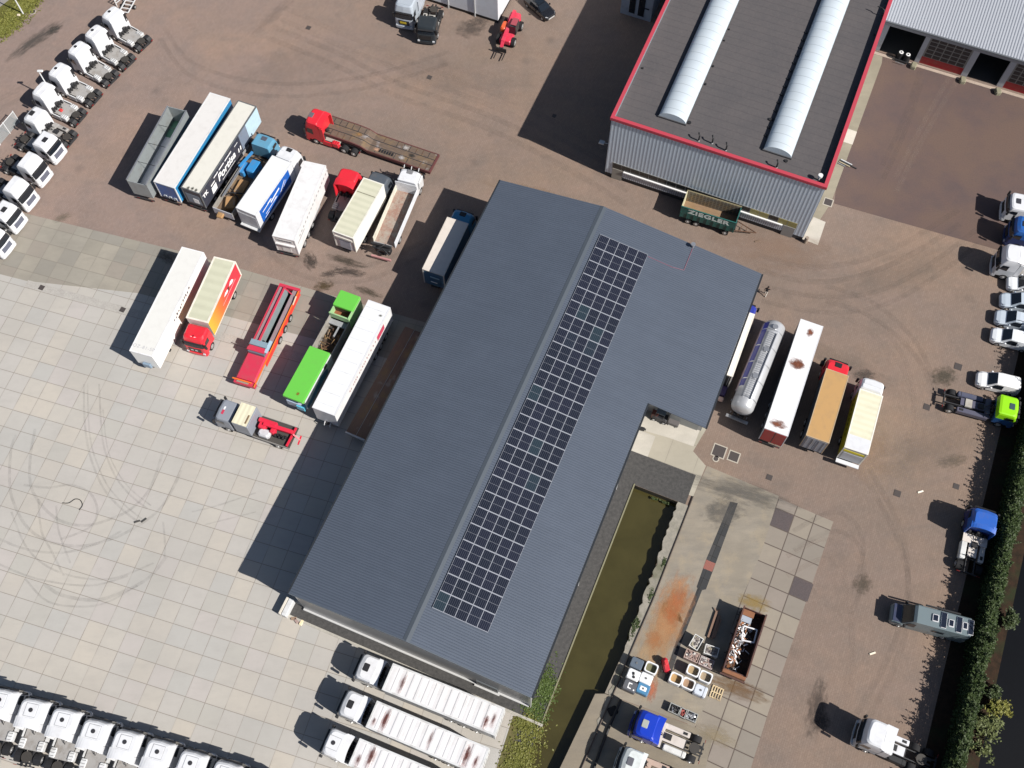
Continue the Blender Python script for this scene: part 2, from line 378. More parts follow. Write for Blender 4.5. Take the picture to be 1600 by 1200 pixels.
cA = Vector((math.cos(-.4371), math.sin(-.4371), 0)); cB = Vector((math.sin(-.4371), -math.cos(-.4371), 0)); o0 = P(1211.75, 793.2)
for i, j in ((0, 0), (2, 3)):
    p = o0 + cA * 2.013 * i + cB * 2.013 * j; g_ = .04
    mb.add([p + cA * g_ + cB * g_ + Vector((0, 0, .008)), p + cA * g_ + cB * (2.013 - g_) + Vector((0, 0, .008)), p + cA * (2.013 - g_) + cB * (2.013 - g_) + Vector((0, 0, .008)), p + cA * (2.013 - g_) + cB * g_ + Vector((0, 0, .008))], [(0, 1, 2, 3)], DKP)
struct(mb.build('dark_paving_plates'))
def cast(c, c2, c3=None):
    k = N('cast_concrete'); v = k.coord(); vv = k.mapping(v, rot=-PHI, scale=(.25, 1, 1))
    a = k.noise(vv, .8, 6, .65); b = k.noise(v, .25, 4); d = k.noise(v, 8, 4)
    col = k.mix(k.ramp(a, .35, .68), c, c2); col = k.mix(k.math('MULTIPLY', k.ramp(b, .42, .62), .6), col, tuple(x * .72 for x in c))
    if c3: col = k.mix(k.math('MULTIPLY', k.ramp(k.noise(v, .45, 5, .7), .5, .72), .8), col, c3)
    col = k.mix(k.math('MULTIPLY', k.ramp(d, .45, .8), .3), col, tuple(x * .6 for x in c))
    return k.base(col, .9, 0, .25)
PAD = cast((.285, .25, .20), (.19, .172, .148), (.30, .25, .18))
sheet('concrete_pad', [(1105, 728), (1217, 775), (1190, 862), (1155, 945), (1110, 1083), (1087, 1135), (945, 1083), (1083, 776)], .006, PAD)
sheet('concrete_pad_lower', [(945, 1084), (1087, 1136.5), (1114, 1150), (1100, 1210), (1020, 1420), (780, 1400), (930, 1084)], .010, cast((.25, .215, .165), (.18, .158, .13)))
APR = slab_mat(tuple(P(1010, 668)), -.4, 3.1, [(.36, .33, .27), (.33, .31, .255), (.38, .35, .29)], (.22, .2, .17), .008, .5, (.27, .25, .2), faint=.6)
sheet('apron', [(990, 625), (1105, 668), (1083, 705), (1103, 728), (1083, 776), (975, 733)], .010, APR)
sheet('apron_new_slab', [(990, 632), (1095, 668), (1083.5, 697.5), (1045, 684), (1000, 671)], .014, cast((.50, .47, .41), (.45, .42, .37)))
sheet('apron_side_slab', [(990, 668), (1024, 682), (1002, 740), (975, 731)], .014, cast((.46, .43, .38), (.40, .38, .33)))
RED = N('red_brick'); v_ = RED.coord(); c_ = RED.mix(RED.ramp(RED.noise(v_, .4, 6, .7), .4, .7), (.115, .078, .07), (.095, .070, .068))
c_ = RED.mix(RED.math('MULTIPLY', RED.ramp(RED.noise(v_, .12, 4), .45, .6), .7), c_, (.135, .09, .07)); c_ = RED.mix(RED.math('MULTIPLY', RED.ramp(RED.noise(v_, 7, 4), .45, .8), .5), c_, (.07, .05, .045))
RED.base(c_, .9, 0, .25)
sheet('red_brick_yard', [(1303, 318), (1561, 391), (2100, 560), (2300, 300), (1600, 150.5), (1340, 70)], .004, RED.m)
EDGE = cast((.30, .265, .20), (.24, .215, .165))
sheet('slab_path', [(1262, 372), (1298, 318), (1378, 98), (1379, 84), (1350, 74), (1240, 340)], .008, EDGE)
sheet('pale_slab', [(1271, 339), (1290, 347), (1278, 383), (1252, 373)], .012, cast((.52, .48, .42), (.45, .42, .36)))
sheet('pale_slab_small', [(1322, 200), (1339, 206), (1332, 226), (1316, 221)], .012, cast((.55, .5, .43), (.5, .46, .4)))
GRAV = rough_mat((.085, .082, .08), (.045, .045, .045), 3.0)
mb = MB(); quad(mb, 12.35, 13.6, -29.7, -2.6, .016, GRAV); quad(mb, 13.62, 41.7, -4.3, CV0 - .02, .016, GRAV); quad(mb, 10.0, 12.08, -4.3, CV0 - .02, .016, GRAV); quad(mb, CU + .02, 41.7, CV0 - .018, 3.1, .016, GRAV); struct(mb.build('gravel_strip'))
KERB = rough_mat((.42, .40, .35), (.34, .32, .29), 2.0)
mb = MB()
for u0, u1, v0, v1 in ((12.1, 12.34, -30.0, -2.35),): mb.loft([[H(u0, v0, 0), H(u0, v1, 0), H(u1, v1, 0), H(u1, v0, 0)], [H(u0, v0, .12), H(u0, v1, .12), H(u1, v1, .12), H(u1, v0, .12)]], KERB)
mb.loft([[H(11.9, CV0 - .02, 0), H(11.9, CV0 + .12, 0), H(CU + .1, CV0 + .12, 0), H(CU + .1, CV0 - .02, 0)], [H(11.9, CV0 - .02, .1), H(11.9, CV0 + .12, .1), H(CU + .1, CV0 + .12, .1), H(CU + .1, CV0 - .02, .1)]], plain((.2, .19, .12), .8))
struct(mb.build('kerb'))
# broken concrete edge along the east side of the canal
ep = [Vector((p.x, p.y, 0)) for p in [P(*q) for q in ((1083, 776), (1063, 828), (1041, 884), (1020, 938), (1001, 982), (984, 1022), (962, 1076), (946, 1112), (912, 1192), (884, 1258))]]
wl = []
for i in range(90):
    u = CU - i * .42; wl.append(H(u, CV1 + rnd.uniform(-.22, .12), .05))
mb = MB(); BK = rough_mat((.31, .285, .24), (.20, .19, .165), 1.4, (.12, .12, .08))
def onep(u):
    for a, b in zip(ep, ep[1:]):
        ua, ub = a.dot(AU), b.dot(AU)
        if ua >= u >= ub: t = (ua - u) / (ua - ub + 1e-9); return a.lerp(b, t).dot(AV)
    return ep[0].dot(AV) if u > ep[0].dot(AU) else ep[-1].dot(AV)
for p, q in zip(wl, wl[1:]):
    pu, qu = p.dot(AU), q.dot(AU); a, b = H(pu, onep(pu), .05), H(qu, onep(qu), .05)
    dn = Vector((0, 0, -.6)); mb.add([p, q, b, a, p + dn, q + dn], [(0, 3, 2, 1), (0, 1, 5, 4)], BK)
struct(mb.build('canal_edge'))
mb = MB(); mb.tube([p + Vector((0, 0, .12)) for p in ep], .06, plain((.08, .06, .05), .6)); tag(mb.build('edge_rail'), 'thin dark rail on the broken concrete edge east of the canal', 'rail')
# drain channel
DR = slab_mat(tuple(P(1146, 786)), -.45, 1.25, [(.035, .037, .04), (.05, .05, .052), (.028, .03, .033)], (.015, .015, .015), .02, .3, (.06, .055, .05), faint=.2)
sheet('drain_channel', [(1141, 784), (1153, 786), (1118, 881), (1103, 921), (1097, 922), (1066, 1000), (1044, 1066), (1036, 1064), (1058, 997), (1090, 919), (1088.5, 917), (1103.5, 874)], .014, DR)
sheet('drain_grating', [(1103.5, 874.5), (1118, 880.5), (1112.5, 893.5), (1098.5, 888)], .02, grille((.33, .13, .10), (.16, .07, .06), 6, 6))
# soil and verge
sheet('verge', [(-60, 118), (0, 55.5), (54, 0), (90, -40), (-60, -60)], .004, rough_mat((.12, .11, .03), (.09, .10, .02), .8, (.11, .06, .04)))
mb = MB(); ribbon(mb, [P(*q) for q in ((-60, 113), (0, 57), (26, 31), (54, 1), (90, -38))], .2, .06, KERB); struct(mb.build('verge_kerb'))
sheet('side_path', [(-60, 40), (0, 11), (14, 0), (30, -14), (-60, -60)], .010, plain((.25, .235, .22), .9))
mb = MB(); quad(mb, 4, 90, 31.5, DV0, .008, rough_mat((.045, .025, .015), (.014, .012, .008), 1.5, (.022, .028, .012))); struct(mb.build('hedge_soil'))
sheet('garden_soil', [(802, 1118), (842, 1131), (815, 1210), (790, 1280), (750, 1280)], .008, rough_mat((.13, .11, .05), (.08, .09, .025), 1.5))
# skid marks
SK = N('tyre_rubber'); nz = SK.noise(SK.coord(), 1.2, 5, .7); SK.base((.12, .115, .115), .8, 0, .2)
SK.l(SK.math('MULTIPLY', SK.ramp(nz, .25, .8), .2), SK.b.inputs['Alpha'])
mb = MB(); z = .0155
for pts, wd in ((((131, 600), (132, 650), (136, 690), (145, 725), (163, 765), (190, 795), (215, 815)), .22), (((137, 600), (138, 650), (142, 690), (151, 722), (169, 760), (196, 790), (222, 811)), .16),
                (((155, 600), (158, 660), (163, 700), (178, 740), (200, 770), (230, 795)), .2), (((161, 640), (168, 700), (184, 738), (206, 766), (236, 790)), .14),
                (((25, 680), (18, 700), (15, 740), (18, 775), (36, 815), (60, 838), (90, 850), (130, 853), (175, 842), (215, 822), (250, 795), (272, 760), (283, 735)), .3),
                (((55, 670), (48, 710), (47, 750), (55, 775), (75, 800), (100, 816), (135, 821), (170, 812), (205, 795), (235, 762), (255, 705)), .3),
                (((-10, 838), (30, 855), (70, 863), (110, 862), (150, 850), (190, 830)), .25), (((37, 758), (75, 762), (110, 758), (140, 770), (152, 795), (145, 820), (120, 834), (95, 842)), .25),
                (((69, 913), (92, 928), (124, 936), (156, 937), (192, 925), (232, 903), (260, 870)), .35), (((40, 905), (75, 940), (130, 948), (170, 940), (215, 915)), .2),
                (((60, 780), (65, 830), (80, 860), (100, 900)), .22), (((88, 790), (92, 830), (110, 880)), .2), (((-5, 880), (60, 905), (140, 915), (200, 900)), .2),
                (((18, 800), (45, 860), (95, 895), (170, 905), (240, 880)), .2), (((300, 800), (340, 790), (400, 770)), .16), (((320, 820), (400, 800)), .14), (((255, 815), (258, 850), (257, 870)), .2)):
    ribbon(mb, smooth([tuple(P(*q)[:2]) for q in pts]), wd, z, SK.m); z += .0006
struct(mb.build('tyre_marks'))
WT = N('worn_track'); nz = WT.noise(WT.coord(), .9, 5, .7); WT.base((.12, .10, .09), .9, 0, .2); WT.l(WT.math('MULTIPLY', WT.ramp(nz, .3, .8), .18), WT.b.inputs['Alpha'])
WT2 = N('dusty_track'); nz = WT2.noise(WT2.coord(), .9, 5, .7); WT2.base((.30, .23, .19), .9, 0, .2); WT2.l(WT2.math('MULTIPLY', WT2.ramp(nz, .3, .8), .22), WT2.b.inputs['Alpha'])
mb = MB(); z = .0165
for pts, wd, m_ in ((((1180, 420), (1260, 440), (1340, 432), (1420, 400), (1500, 350)), .7, WT.m), (((1190, 470), (1280, 488), (1370, 480), (1450, 440), (1530, 380)), .6, WT.m), (((1240, 480), (1330, 500), (1400, 560), (1430, 640), (1420, 720)), .6, WT2.m), (((1290, 470), (1370, 500), (1440, 570), (1470, 660)), .6, WT.m),
                    (((1240, 860), (1300, 830), (1340, 850), (1350, 900), (1330, 960)), .5, WT.m), (((1230, 900), (1290, 872), (1320, 900), (1322, 950)), .5, WT2.m), (((600, 330), (660, 290), (720, 270), (800, 272)), .7, WT2.m), (((420, 60), (520, 100), (620, 150), (760, 200), (880, 260), (980, 320)), .8, WT.m),
                    (((440, 30), (540, 75), (650, 120), (790, 175), (900, 230), (1010, 290)), .8, WT2.m), (((250, 60), (300, 120), (420, 150), (560, 140), (700, 100)), .6, WT.m), (((380, 330), (450, 420), (560, 440), (660, 400)), .6, WT.m), (((1400, 300), (1440, 220), (1480, 150), (1500, 120)), .6, WT2.m), (((1380, 280), (1412, 210), (1440, 130)), .6, WT.m),
                    (((1360, 760), (1410, 860), (1420, 960), (1390, 1060), (1340, 1150)), .6, WT.m), (((1300, 1180), (1330, 1080), (1330, 980), (1300, 900)), .6, WT2.m), (((150, 30), (100, 110), (40, 150), (-20, 180)), .8, WT2.m)):
    ribbon(mb, smooth([tuple(P(*q)[:2]) for q in pts]), wd, z, m_); z += .0005
    ribbon(mb, smooth([tuple((P(*q) + Vector((.2, 2.0, 0)))[:2]) for q in pts]), wd, z, m_); z += .0005
struct(mb.build('wheel_tracks'))
# stains with their own outline
SZ = 0.0
for cx, cy, rx, ry, a, s_, col in ((485, 408, 1.0, 1.6, .3, .75, (.05, .04, .035)), (540, 408, 3.2, .7, -.35, .7, (.06, .05, .04)), (545, 425, 2.6, .7, -.2, .7, (.055, .045, .04)), (515, 428, 1.4, .6, .2, .6, (.06, .05, .045)),
        (506, 447, 1.5, .9, .2, .7, (.07, .05, .025)), (575, 456, 2.2, .6, -.4, .6, (.06, .05, .035)), (430, 22, 6, 1.0, .95, .15, (.07, .065, .06)), (55, 63, 5.5, 1.2, .85, .6, (.07, .065, .06)), (85, 47, 1.5, .8, .8, .7, (.05, .05, .045)),
        (735, 45, 2.5, 2, .2, .5, (.07, .06, .055)), (750, 32, 2, 1.2, .3, .5, (.07, .06, .055)), (1350, 586, 1.6, .9, 0, .6, (.06, .05, .045)), (1475, 588, 1.8, 1.5, .3, .6, (.06, .055, .04)), (1490, 720, 2.4, .9, .2, .35, (.09, .08, .06)),
        (1348, 913, 1.5, 1.2, .9, .5, (.07, .06, .045)), (1276, 1105, 1.2, 3.5, -.3, .55, (.06, .05, .045)), (1285, 1128, 1, 1.2, -.3, .6, (.055, .045, .04)), (1024, 1008, 2.3, 6.5, -.4, .5, (.44, .29, .16)), (1053, 950, 2.2, 4.8, -.4, .62, (.46, .22, .10)), (1042, 975, 1.9, 5, -.4, .5, (.44, .24, .12)), (1058, 940, 1.2, 1.8, -.4, .55, (.40, .14, .06)), (1022, 1000, 1.2, 1.2, 0, .45, (.40, .17, .07)), (1048, 962, .9, 1.4, .3, .5, (.40, .13, .05)),
        (1150, 1075, 4, 1.2, -.35, .6, (.16, .09, .04)), (1019, 1078, .6, 1.5, -.3, .7, (.40, .13, .07)), (1178, 942, 2.2, 1.1, -.3, .5, (.30, .20, .05)), (1130, 800, 3, 2, .2, .5, (.10, .095, .09)), (1160, 770, 7, 1.6, -.3, .5, (.10, .095, .09)),
        (1120, 1150, 2.4, 1, -.4, .5, (.30, .24, .15)), (262, 402, 1, 1.8, 1, .6, (.12, .10, .08)), (98, 340, 1.5, .7, .5, .4, (.12, .11, .08)), (840, 300, 2, 1.0, 0, .25, (.28, .18, .12)), (1205, 390, 9, 4, -.2, .35, (.27, .18, .13)), (1340, 690, 4, 6, .2, .25, (.27, .18, .13)),
        (1400, 430, 14, 3, .35, .16, (.13, .115, .10)), (1300, 560, 10, 2, -.5, .16, (.13, .115, .10)), (1450, 700, 9, 3, .4, .16, (.14, .12, .10)), (900, 330, 14, 2, -.4, .35, (.27, .19, .12)), (700, 120, 12, 4, -.4, .12, (.14, .12, .11)), (450, 110, 10, 5, .3, .1, (.14, .12, .11))):
    p = P(cx, cy); SZ = SZ + .0007; struct(stain('ground_stain', col, p.x, p.y, rx, ry, a, .021 + SZ, s_))
# manhole covers and gullies
MH = plain((.06, .05, .048), .7); FRM = plain((.42, .38, .32), .8)
gi = 0
for x, y, r_, kind in ((65, 449.5, .3, 's'), (191.5, 484, .3, 's'), (482, 43.5, .3, 's'), (671, 121, .3, 's'), (1448, 636, .35, 's'), (1402, 771, .35, 's'), (1494, 760, .3, 's'), (1566, 387.5, .3, 's'), (1497, 573, .4, 's'), (866, 181, .25, 's'),
                       (1123.5, 705, .62, 'f'), (1146.5, 713.5, .5, 'f'), (1118.5, 717, .25, 'c'), (51, 18.5, .35, 'c'), (1294, 316, .45, 'f'), (1202, 676 + 70, .3, 's')):
    p = P(x, y); mb = MB(); zz = .02
    if kind == 'f': mb.box(-r_ - .12, r_ + .12, -r_ - .12, r_ + .12, -.01, .006, FRM)
    if kind == 'c': mb.cyl((0, 0, 0), 'z', r_ + .12, .012, FRM, 16); mb.cyl((0, 0, .006), 'z', r_, .012, MH, 16)
    else: mb.box(-r_, r_, -r_, r_, -.01, .012, MH)
    o = mb.build('drain_cover'); o.location = (p.x, p.y, zz); o.rotation_euler = (0, 0, PHI)
    tag(o, ['square iron gully cover in the pale gutter strip, left of the two', 'square iron gully cover in the gutter strip near the long white trailer', 'small dark drain cover in the brick yard near the top edge', 'small dark drain cover in the yard above the low loader', 'dark gully below the green chassis truck tail',
            'dark gully between the yellow sided box truck and the blue tractor', 'dark gully in the yard above the blue tractor shadow', 'dark gully at the foot of the third parked truck shadow', 'faint square cover left of the lone white van', 'small gully inside the tall building shadow',
            'large framed manhole cover beside the hall wing, larger of the pair', 'framed manhole cover right of the larger one by the hall wing', 'small round cover under the large manhole cover', 'round cover on the road near the grass verge', 'framed cover at the lower end of the slab path', 'small gully below the row of trailers'][gi], 'drain cover', 'drain covers in the yard'); gi += 1

# ------------------------------------------------------------------ buildings
class HF:
    """thing standing in the hall frame; local x = u, local y = -v"""
    def __init__(s, name, label, cat, u0, v0): s.u0, s.v0 = u0, v0; s.o = thing(name, label, cat, H(u0, v0), PHI)
    def box(s, mb, u0, u1, v0, v1, z0, z1, m): mb.box(u0 - s.u0, u1 - s.u0, -(v1 - s.v0), -(v0 - s.v0), z0, z1, m)
    def p(s, u, v, z): return (u - s.u0, -(v - s.v0), z)
def roof_mat(c, c2, sx, sy, rough=.42, spec=.5):
    k = N('sheet_roof'); v = k.coord(); q = k.n('ShaderNodeSeparateXYZ'); k.l(v, q.inputs[0])
    a = k.math('FRACT', k.math('ADD', k.math('MULTIPLY', q.outputs[0], sx), k.math('MULTIPLY', q.outputs[1], sy)))
    f = k.ramp(k.math('ABSOLUTE', k.math('SUBTRACT', a, .5)), .30, .42)
    c_ = k.mix(f, c, c2); n1 = k.noise(v, .22, 5, .65)
    c_ = k.mix(k.math('MULTIPLY', k.ramp(n1, .4, .75), .18), c_, tuple(x * 1.5 for x in c))
    st = k.noise(k.mapping(v, scale=(1.6, .12, 1)), 1.0, 5, .7); c_ = k.mix(k.math('MULTIPLY', k.ramp(st, .45, .8), .22), c_, tuple(x * .72 for x in c))
    a3 = k.math('FRACT', k.math('ADD', k.math('MULTIPLY', q.outputs[0], sx * .2), k.math('MULTIPLY', q.outputs[1], sy * .2)))
    c_ = k.mix(k.math('MULTIPLY', k.ramp(a3, .5, .52), .06), c_, c2)
    k.bump(f, .6, .05); return k.base(c_, rough, .15, spec)
ROOF = roof_mat((.090, .108, .142), (.066, .081, .109), 4.0, 0)
WALLG = grille((.23, .235, .245), (.19, .195, .205), 0, 0); TRIM = plain((.022, .026, .032), .5); PALE = plain((.5, .5, .5), .5)
KS = (8.5 - 6.9) / (16.19 - 4.03)
hb = HF('workshop_hall', 'long hall with a dark blue grey ribbed gable roof, solar panels and a side wing', 'hall', 38.5, -16.19)
U0, U1, UI = 13.25, 63.9, 44.38; VW, VR, VE, VX = -28.42, -16.19, -4.03, 2.2
def zr(v): return 8.5 - KS * abs(v - VR)
mb = MB()
t_ = .06
def slab(pts): mb.loft([[hb.p(u, v, zr(v) - .12) for u, v in pts], [hb.p(u, v, zr(v)) for u, v in pts]], ROOF)
slab([(U0, VW), (U0, VR), (U1, VR), (U1, VW)][::-1]); mb.build('roof_west', hb.o); mb = MB()
slab([(U0, VR), (U0, VE), (UI, VE), (UI, VX), (U1, VX), (U1, VR)][::-1]); mb.build('roof_east', hb.o)
mb = MB()
wv = [(13.45, -28.28), (13.45, -4.2), (46.66, -4.2), (46.66, 2.0), (63.7, 2.0), (63.7, -28.28)]
def wallpts(z): return [hb.p(u, v, z) for u, v in wv]
vs = []
def wall(a, b, m):
    (u0, v0), (u1, v1) = a, b; top = [(u0, v0)]
    if min(v0, v1) < VR < max(v0, v1): top.append((u0, VR))
    top.append((u1, v1)); pts = [hb.p(u0, v0, 0), hb.p(u1, v1, 0)] + [hb.p(u, v, zr(v) - .125) for u, v in reversed(top)]
    mb.add(pts, [tuple(range(len(pts)))], m)
WALLM = paint((.30, .305, .315), .3, .25, dirt=.15)
for i in range(6): wall(wv[i], wv[(i + 1) % 6], WALLM)
mb.build('wall', hb.o)
mb = MB(); mb.loft([[hb.p(U0, VR + d, zr(VR) + e) for d, e in ((-.35, -.03), (0, .05), (.35, -.03), (0, -.01))], [hb.p(U1, VR + d, zr(VR) + e) for d, e in ((-.35, -.03), (0, .05), (.35, -.03), (0, -.01))]], plain((.075, .09, .11), .5)); mb.build('ridge_cap', hb.o)
mb = MB(); hb.box(mb, U0, U1, VW - .16, VW - .01, 6.72, 6.9, TRIM); mb.build('gutter', hb.o)
mb = MB(); hb.box(mb, U0, UI - .02, VE + .01, VE + .2, 6.72, 6.88, TRIM); mb.build('gutter', hb.o)
mb = MB(); hb.box(mb, UI, U1, VX + .01, VX + .2, 5.9, 6.06, TRIM); mb.build('gutter', hb.o)
mb = MB(); mb.loft([[hb.p(U0 - .06, v, zr(v) + e) for e in (-.16, .03)] + [hb.p(U0 + .02, v, zr(v) + e) for e in (.03, -.16)] for v in (VW, VR, VE)], plain((.1, .12, .145), .5)); mb.build('verge_trim', hb.o)
mb = MB(); hb.box(mb, 13.25, 13.44, -28.3, -4.2, .0, .28, PALE); mb.build('plinth', hb.o)

mb = MB(); hb.box(mb, 13.28, 13.43, -9.6, -7.4, 0, 2.2, plain((.10, .11, .12), .4)); hb.box(mb, 13.1, 13.27, -9.8, -7.2, .0, .22, PALE); mb.build('door', hb.o)
for u, v in ((13.35, -4.05), (26, -4.08), (37, -4.08)):
    mb = MB(); a = hb.p(u, v, 6.7); b = hb.p(u, v, .1); mb.tube([a, (a[0], a[1], 3), b], .055, PALE); mb.build('downpipe', hb.o)
p = P(1081, 390, 6.6)
uv_ = (p.dot(AU), p.dot(AV)); mb = MB()
mb.cyl((0, 0, .25), 'z', .16, .5, plain((.2, .2, .22), .5), 10); mb.cyl((0, 0, .55), 'z', .26, .08, ALU, 10); o = mb.build('roof_vent', hb.o); o.location = hb.p(uv_[0], uv_[1], zr(uv_[1]))
mb = MB(); cab = [P(1081, 392, 6.7), P(1068, 424, 6.9), P(1050, 419, 7.1), P(1012, 402, 7.5)]
cab = [(q.dot(AU), q.dot(AV)) for q in cab]; mb.tube([hb.p(u, v, zr(v) + .03) for u, v in cab], .03, plain((.25, .10, .14), .6), 6); mb.build('cable', hb.o)
mb = MB(); hb.box(mb, 46.55, 46.65, -3.4, 1.6, 0, 4.2, plain((.26, .27, .27), .5)); mb.build('gate', hb.o)
# solar array
def roofpt(x, y):
    z = 8
    for _ in range(8):
        q = P(x, y, z + .12); z = zr(q.dot(AV))
    return q.dot(AU), q.dot(AV)
c4 = [roofpt(*q) for q in ((674, 950), (939, 366), (1011, 397), (766, 989))]
ua = (c4[0][0] + c4[3][0]) / 2; ub = (c4[1][0] + c4[2][0]) / 2; va = (c4[0][1] + c4[1][1]) / 2; vb = (c4[2][1] + c4[3][1]) / 2
NR, NC = 25, 5; pl = (ub - ua) / NR; pw = (vb - va) / NC; ang = math.atan(KS)
arr = thing('solar_array', 'long field of dark white framed solar panels on the hall roof', 'solar array', H(ua, va, zr(va) + .05))
arr.rotation_euler = (Matrix.Rotation(PHI, 3, 'Z') @ Matrix.Rotation(ang, 3, 'X')).to_euler()
def cell_mat():
    k = N('solar_cells'); v = k.coord(); q = k.n('ShaderNodeSeparateXYZ'); k.l(v, q.inputs[0])
    a = k.math('FRACT', k.math('MULTIPLY', q.outputs[1], 6.0 / pw)); f = k.ramp(k.math('ABSOLUTE', k.math('SUBTRACT', a, .5)), .38, .46)
    r = k.n('ShaderNodeObjectInfo').outputs['Random']; c = k.mix(r, (.009, .012, .020), (.013, .015, .028)); c = k.mix(k.ramp(r, .9, .95), c, (.016, .03, .04))
    return k.base(k.mix(f, c, (.06, .065, .085)), .22, 0, .5)
CELL = cell_mat(); FRW = plain((.40, .42, .47), .35, .2)
def panel(mb, ox=0, oy=0):
    L_, W_ = pl - .012, pw - .012
    mb.box(ox, ox + L_, oy - W_, oy, .05, .09, FRW)
    for a, b in ((.045, L_ / 2 - .008), (L_ / 2 + .008, L_ - .045)):
        mb.box(ox + a, ox + b, oy - W_ + .028, oy - .028, .0905, .094, CELL)
cnt = 0; rest = MB()
for i in range(NR):
    for j in range(NC):
        if cnt < 100: cached('solar_panel', 'solar', panel, arr, (i * pl, -j * pw, 0)); cnt += 1
        else: panel(rest, i * pl, -j * pw)
r_ = rest.build('solar_panels', arr); r_['kind'] = 'stuff'

# tall grey building with red coping
gb = HF('clad_building', 'tall grey ribbed building with red roof edge and two long white skylights', 'building', 95, -7)
GU0, GU1, GV0, GV1, GZ = 74.0, 140, -19.2, 5.35, 10.5
def rib(c, c2, f, ax):
    k = N('ribbed_wall'); v = k.coord(); q = k.n('ShaderNodeSeparateXYZ'); k.l(v, q.inputs[0])
    a = k.math('FRACT', k.math('MULTIPLY', q.outputs[ax], f)); g = k.ramp(k.math('ABSOLUTE', k.math('SUBTRACT', a, .5)), .2, .34)
    cc = k.mix(g, c, c2); cc = k.mix(k.math('MULTIPLY', k.ramp(k.noise(v, .35, 5), .4, .8), .18), cc, tuple(x * .7 for x in c)); k.bump(g, .8, .06); return k.base(cc, .35, .3, .5)
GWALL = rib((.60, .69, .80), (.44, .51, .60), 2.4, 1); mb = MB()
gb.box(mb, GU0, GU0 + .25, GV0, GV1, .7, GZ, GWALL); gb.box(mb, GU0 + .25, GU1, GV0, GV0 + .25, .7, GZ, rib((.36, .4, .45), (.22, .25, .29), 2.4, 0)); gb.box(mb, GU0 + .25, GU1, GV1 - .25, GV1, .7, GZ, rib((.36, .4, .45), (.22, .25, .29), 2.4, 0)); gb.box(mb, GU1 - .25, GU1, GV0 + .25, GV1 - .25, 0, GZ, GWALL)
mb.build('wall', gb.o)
mb = MB(); DK = plain((.045, .045, .05), .7); gb.box(mb, GU0 + .04, GU1, GV0 + .04, GV1 - .04, 0, .7, DK); mb.build('plinth', gb.o)
k = N('roofing_felt'); v_ = k.coord(); q_ = k.n('ShaderNodeSeparateXYZ'); k.l(v_, q_.inputs[0])
f_ = k.ramp(k.math('ABSOLUTE', k.math('SUBTRACT', k.math('FRACT', k.math('MULTIPLY', k.math('ADD', q_.outputs[0], k.math('MULTIPLY', k.noise(v_, .4, 3), .25)), 1.0)), .5)), .42, .49)
cc = k.mix(k.ramp(k.noise(v_, .3, 6, .7), .35, .7), (.088, .080, .082), (.072, .068, .072)); cc = k.mix(k.math('MULTIPLY', f_, .5), cc, (.05, .045, .05)); cc = k.mix(k.math('MULTIPLY', k.ramp(k.noise(v_, 5, 4, .7), .45, .8), .4), cc, (.13, .115, .11))
FELT = k.base(cc, .85, 0, .3)
mb = MB(); gb.box(mb, GU0 + .25, GU1 - .25, GV0 + .25, GV1 - .25, 9.7, 9.9, FELT); mb.build('roof', gb.o)
REDP = paint((.42, .045, .07), .5, dirt=.12); mb = MB()
gb.box(mb, GU0 - .12, GU0 + .3, GV0 - .12, GV1 + .12, GZ, GZ + .1, REDP); gb.box(mb, GU0 + .3, GU1, GV0 - .12, GV0 + .26, GZ, GZ + .1, REDP); gb.box(mb, GU0 + .3, GU1, GV1 - .3, GV1 + .12, GZ, GZ + .1, REDP)
gb.box(mb, GU0 - .125, GU0 - .005, GV0 - .12, GV1 + .12, GZ - .3, GZ - .002, REDP); gb.box(mb, GU0, GU1, GV1 + .005, GV1 + .125, GZ - .3, GZ - .002, REDP); gb.box(mb, GU0, GU1, GV0 - .125, GV0 - .005, GZ - .3, GZ - .002, REDP); mb.build('roof_coping', gb.o)
WIN = plain((.02, .022, .022), .15, 0, .6); FR = plain((.42, .41, .38), .5); PANEL = rib((.5, .54, .62), (.3, .33, .38), 4.0, 1)
mb = MB(); gb.box(mb, GU0 - .02, GU0 - .003, -18.4, 4.2, 1.75, 2.95, FR); mb.build('window_frame', gb.o)
for i in range(20):
    v0 = -18.3 + i * 1.125
    mb = MB(); gb.box(mb, GU0 - .05, GU0 - .021, v0, v0 + 1.05, 1.95, 2.85, plain((.30, .26, .10), .5) if i in (15, 16, 18, 19) else WIN); mb.build('window', gb.o)
mb = MB(); gb.box(mb, GU0 - .22, GU0 - .021, -16.9, 2.6, 1.78, 1.94, plain((.8, .8, .8), .4)); mb.build('sill', gb.o)
mb = MB(); gb.box(mb, GU0 - .1, GU0 - .021, -16.9, 2.6, .75, 1.77, PANEL); mb.build('panel', gb.o)
for v0, v1, m in ((-18.3, -17.05, plain((.3, .28, .25), .5)), (2.75, 4.1, plain((.28, .27, .26), .5))):
    mb = MB(); gb.box(mb, GU0 - .1, GU0 - .003, v0, v1, 0, 1.93, m); mb.build('door', gb.o)
mb = MB(); mb.tube([gb.p(GU0 + .6, GV0 - .05, 5.2), gb.p(GU0 + .4, GV0 - .7, 5.3)], .04, ALU, 6); mb.box(*[c for c in (gb.p(GU0 + .4, 0, 0)[0] - .25, gb.p(GU0 + .4, 0, 0)[0] + .25, -(GV0 - .7 - gb.v0) - .1, -(GV0 - 1.1 - gb.v0) + .1, 5.2, 5.35)], PALE); mb.build('floodlight', gb.o)
SKYL = N('skylight'); v_ = SKYL.coord(); q_ = SKYL.n('ShaderNodeSeparateXYZ'); SKYL.l(v_, q_.inputs[0])
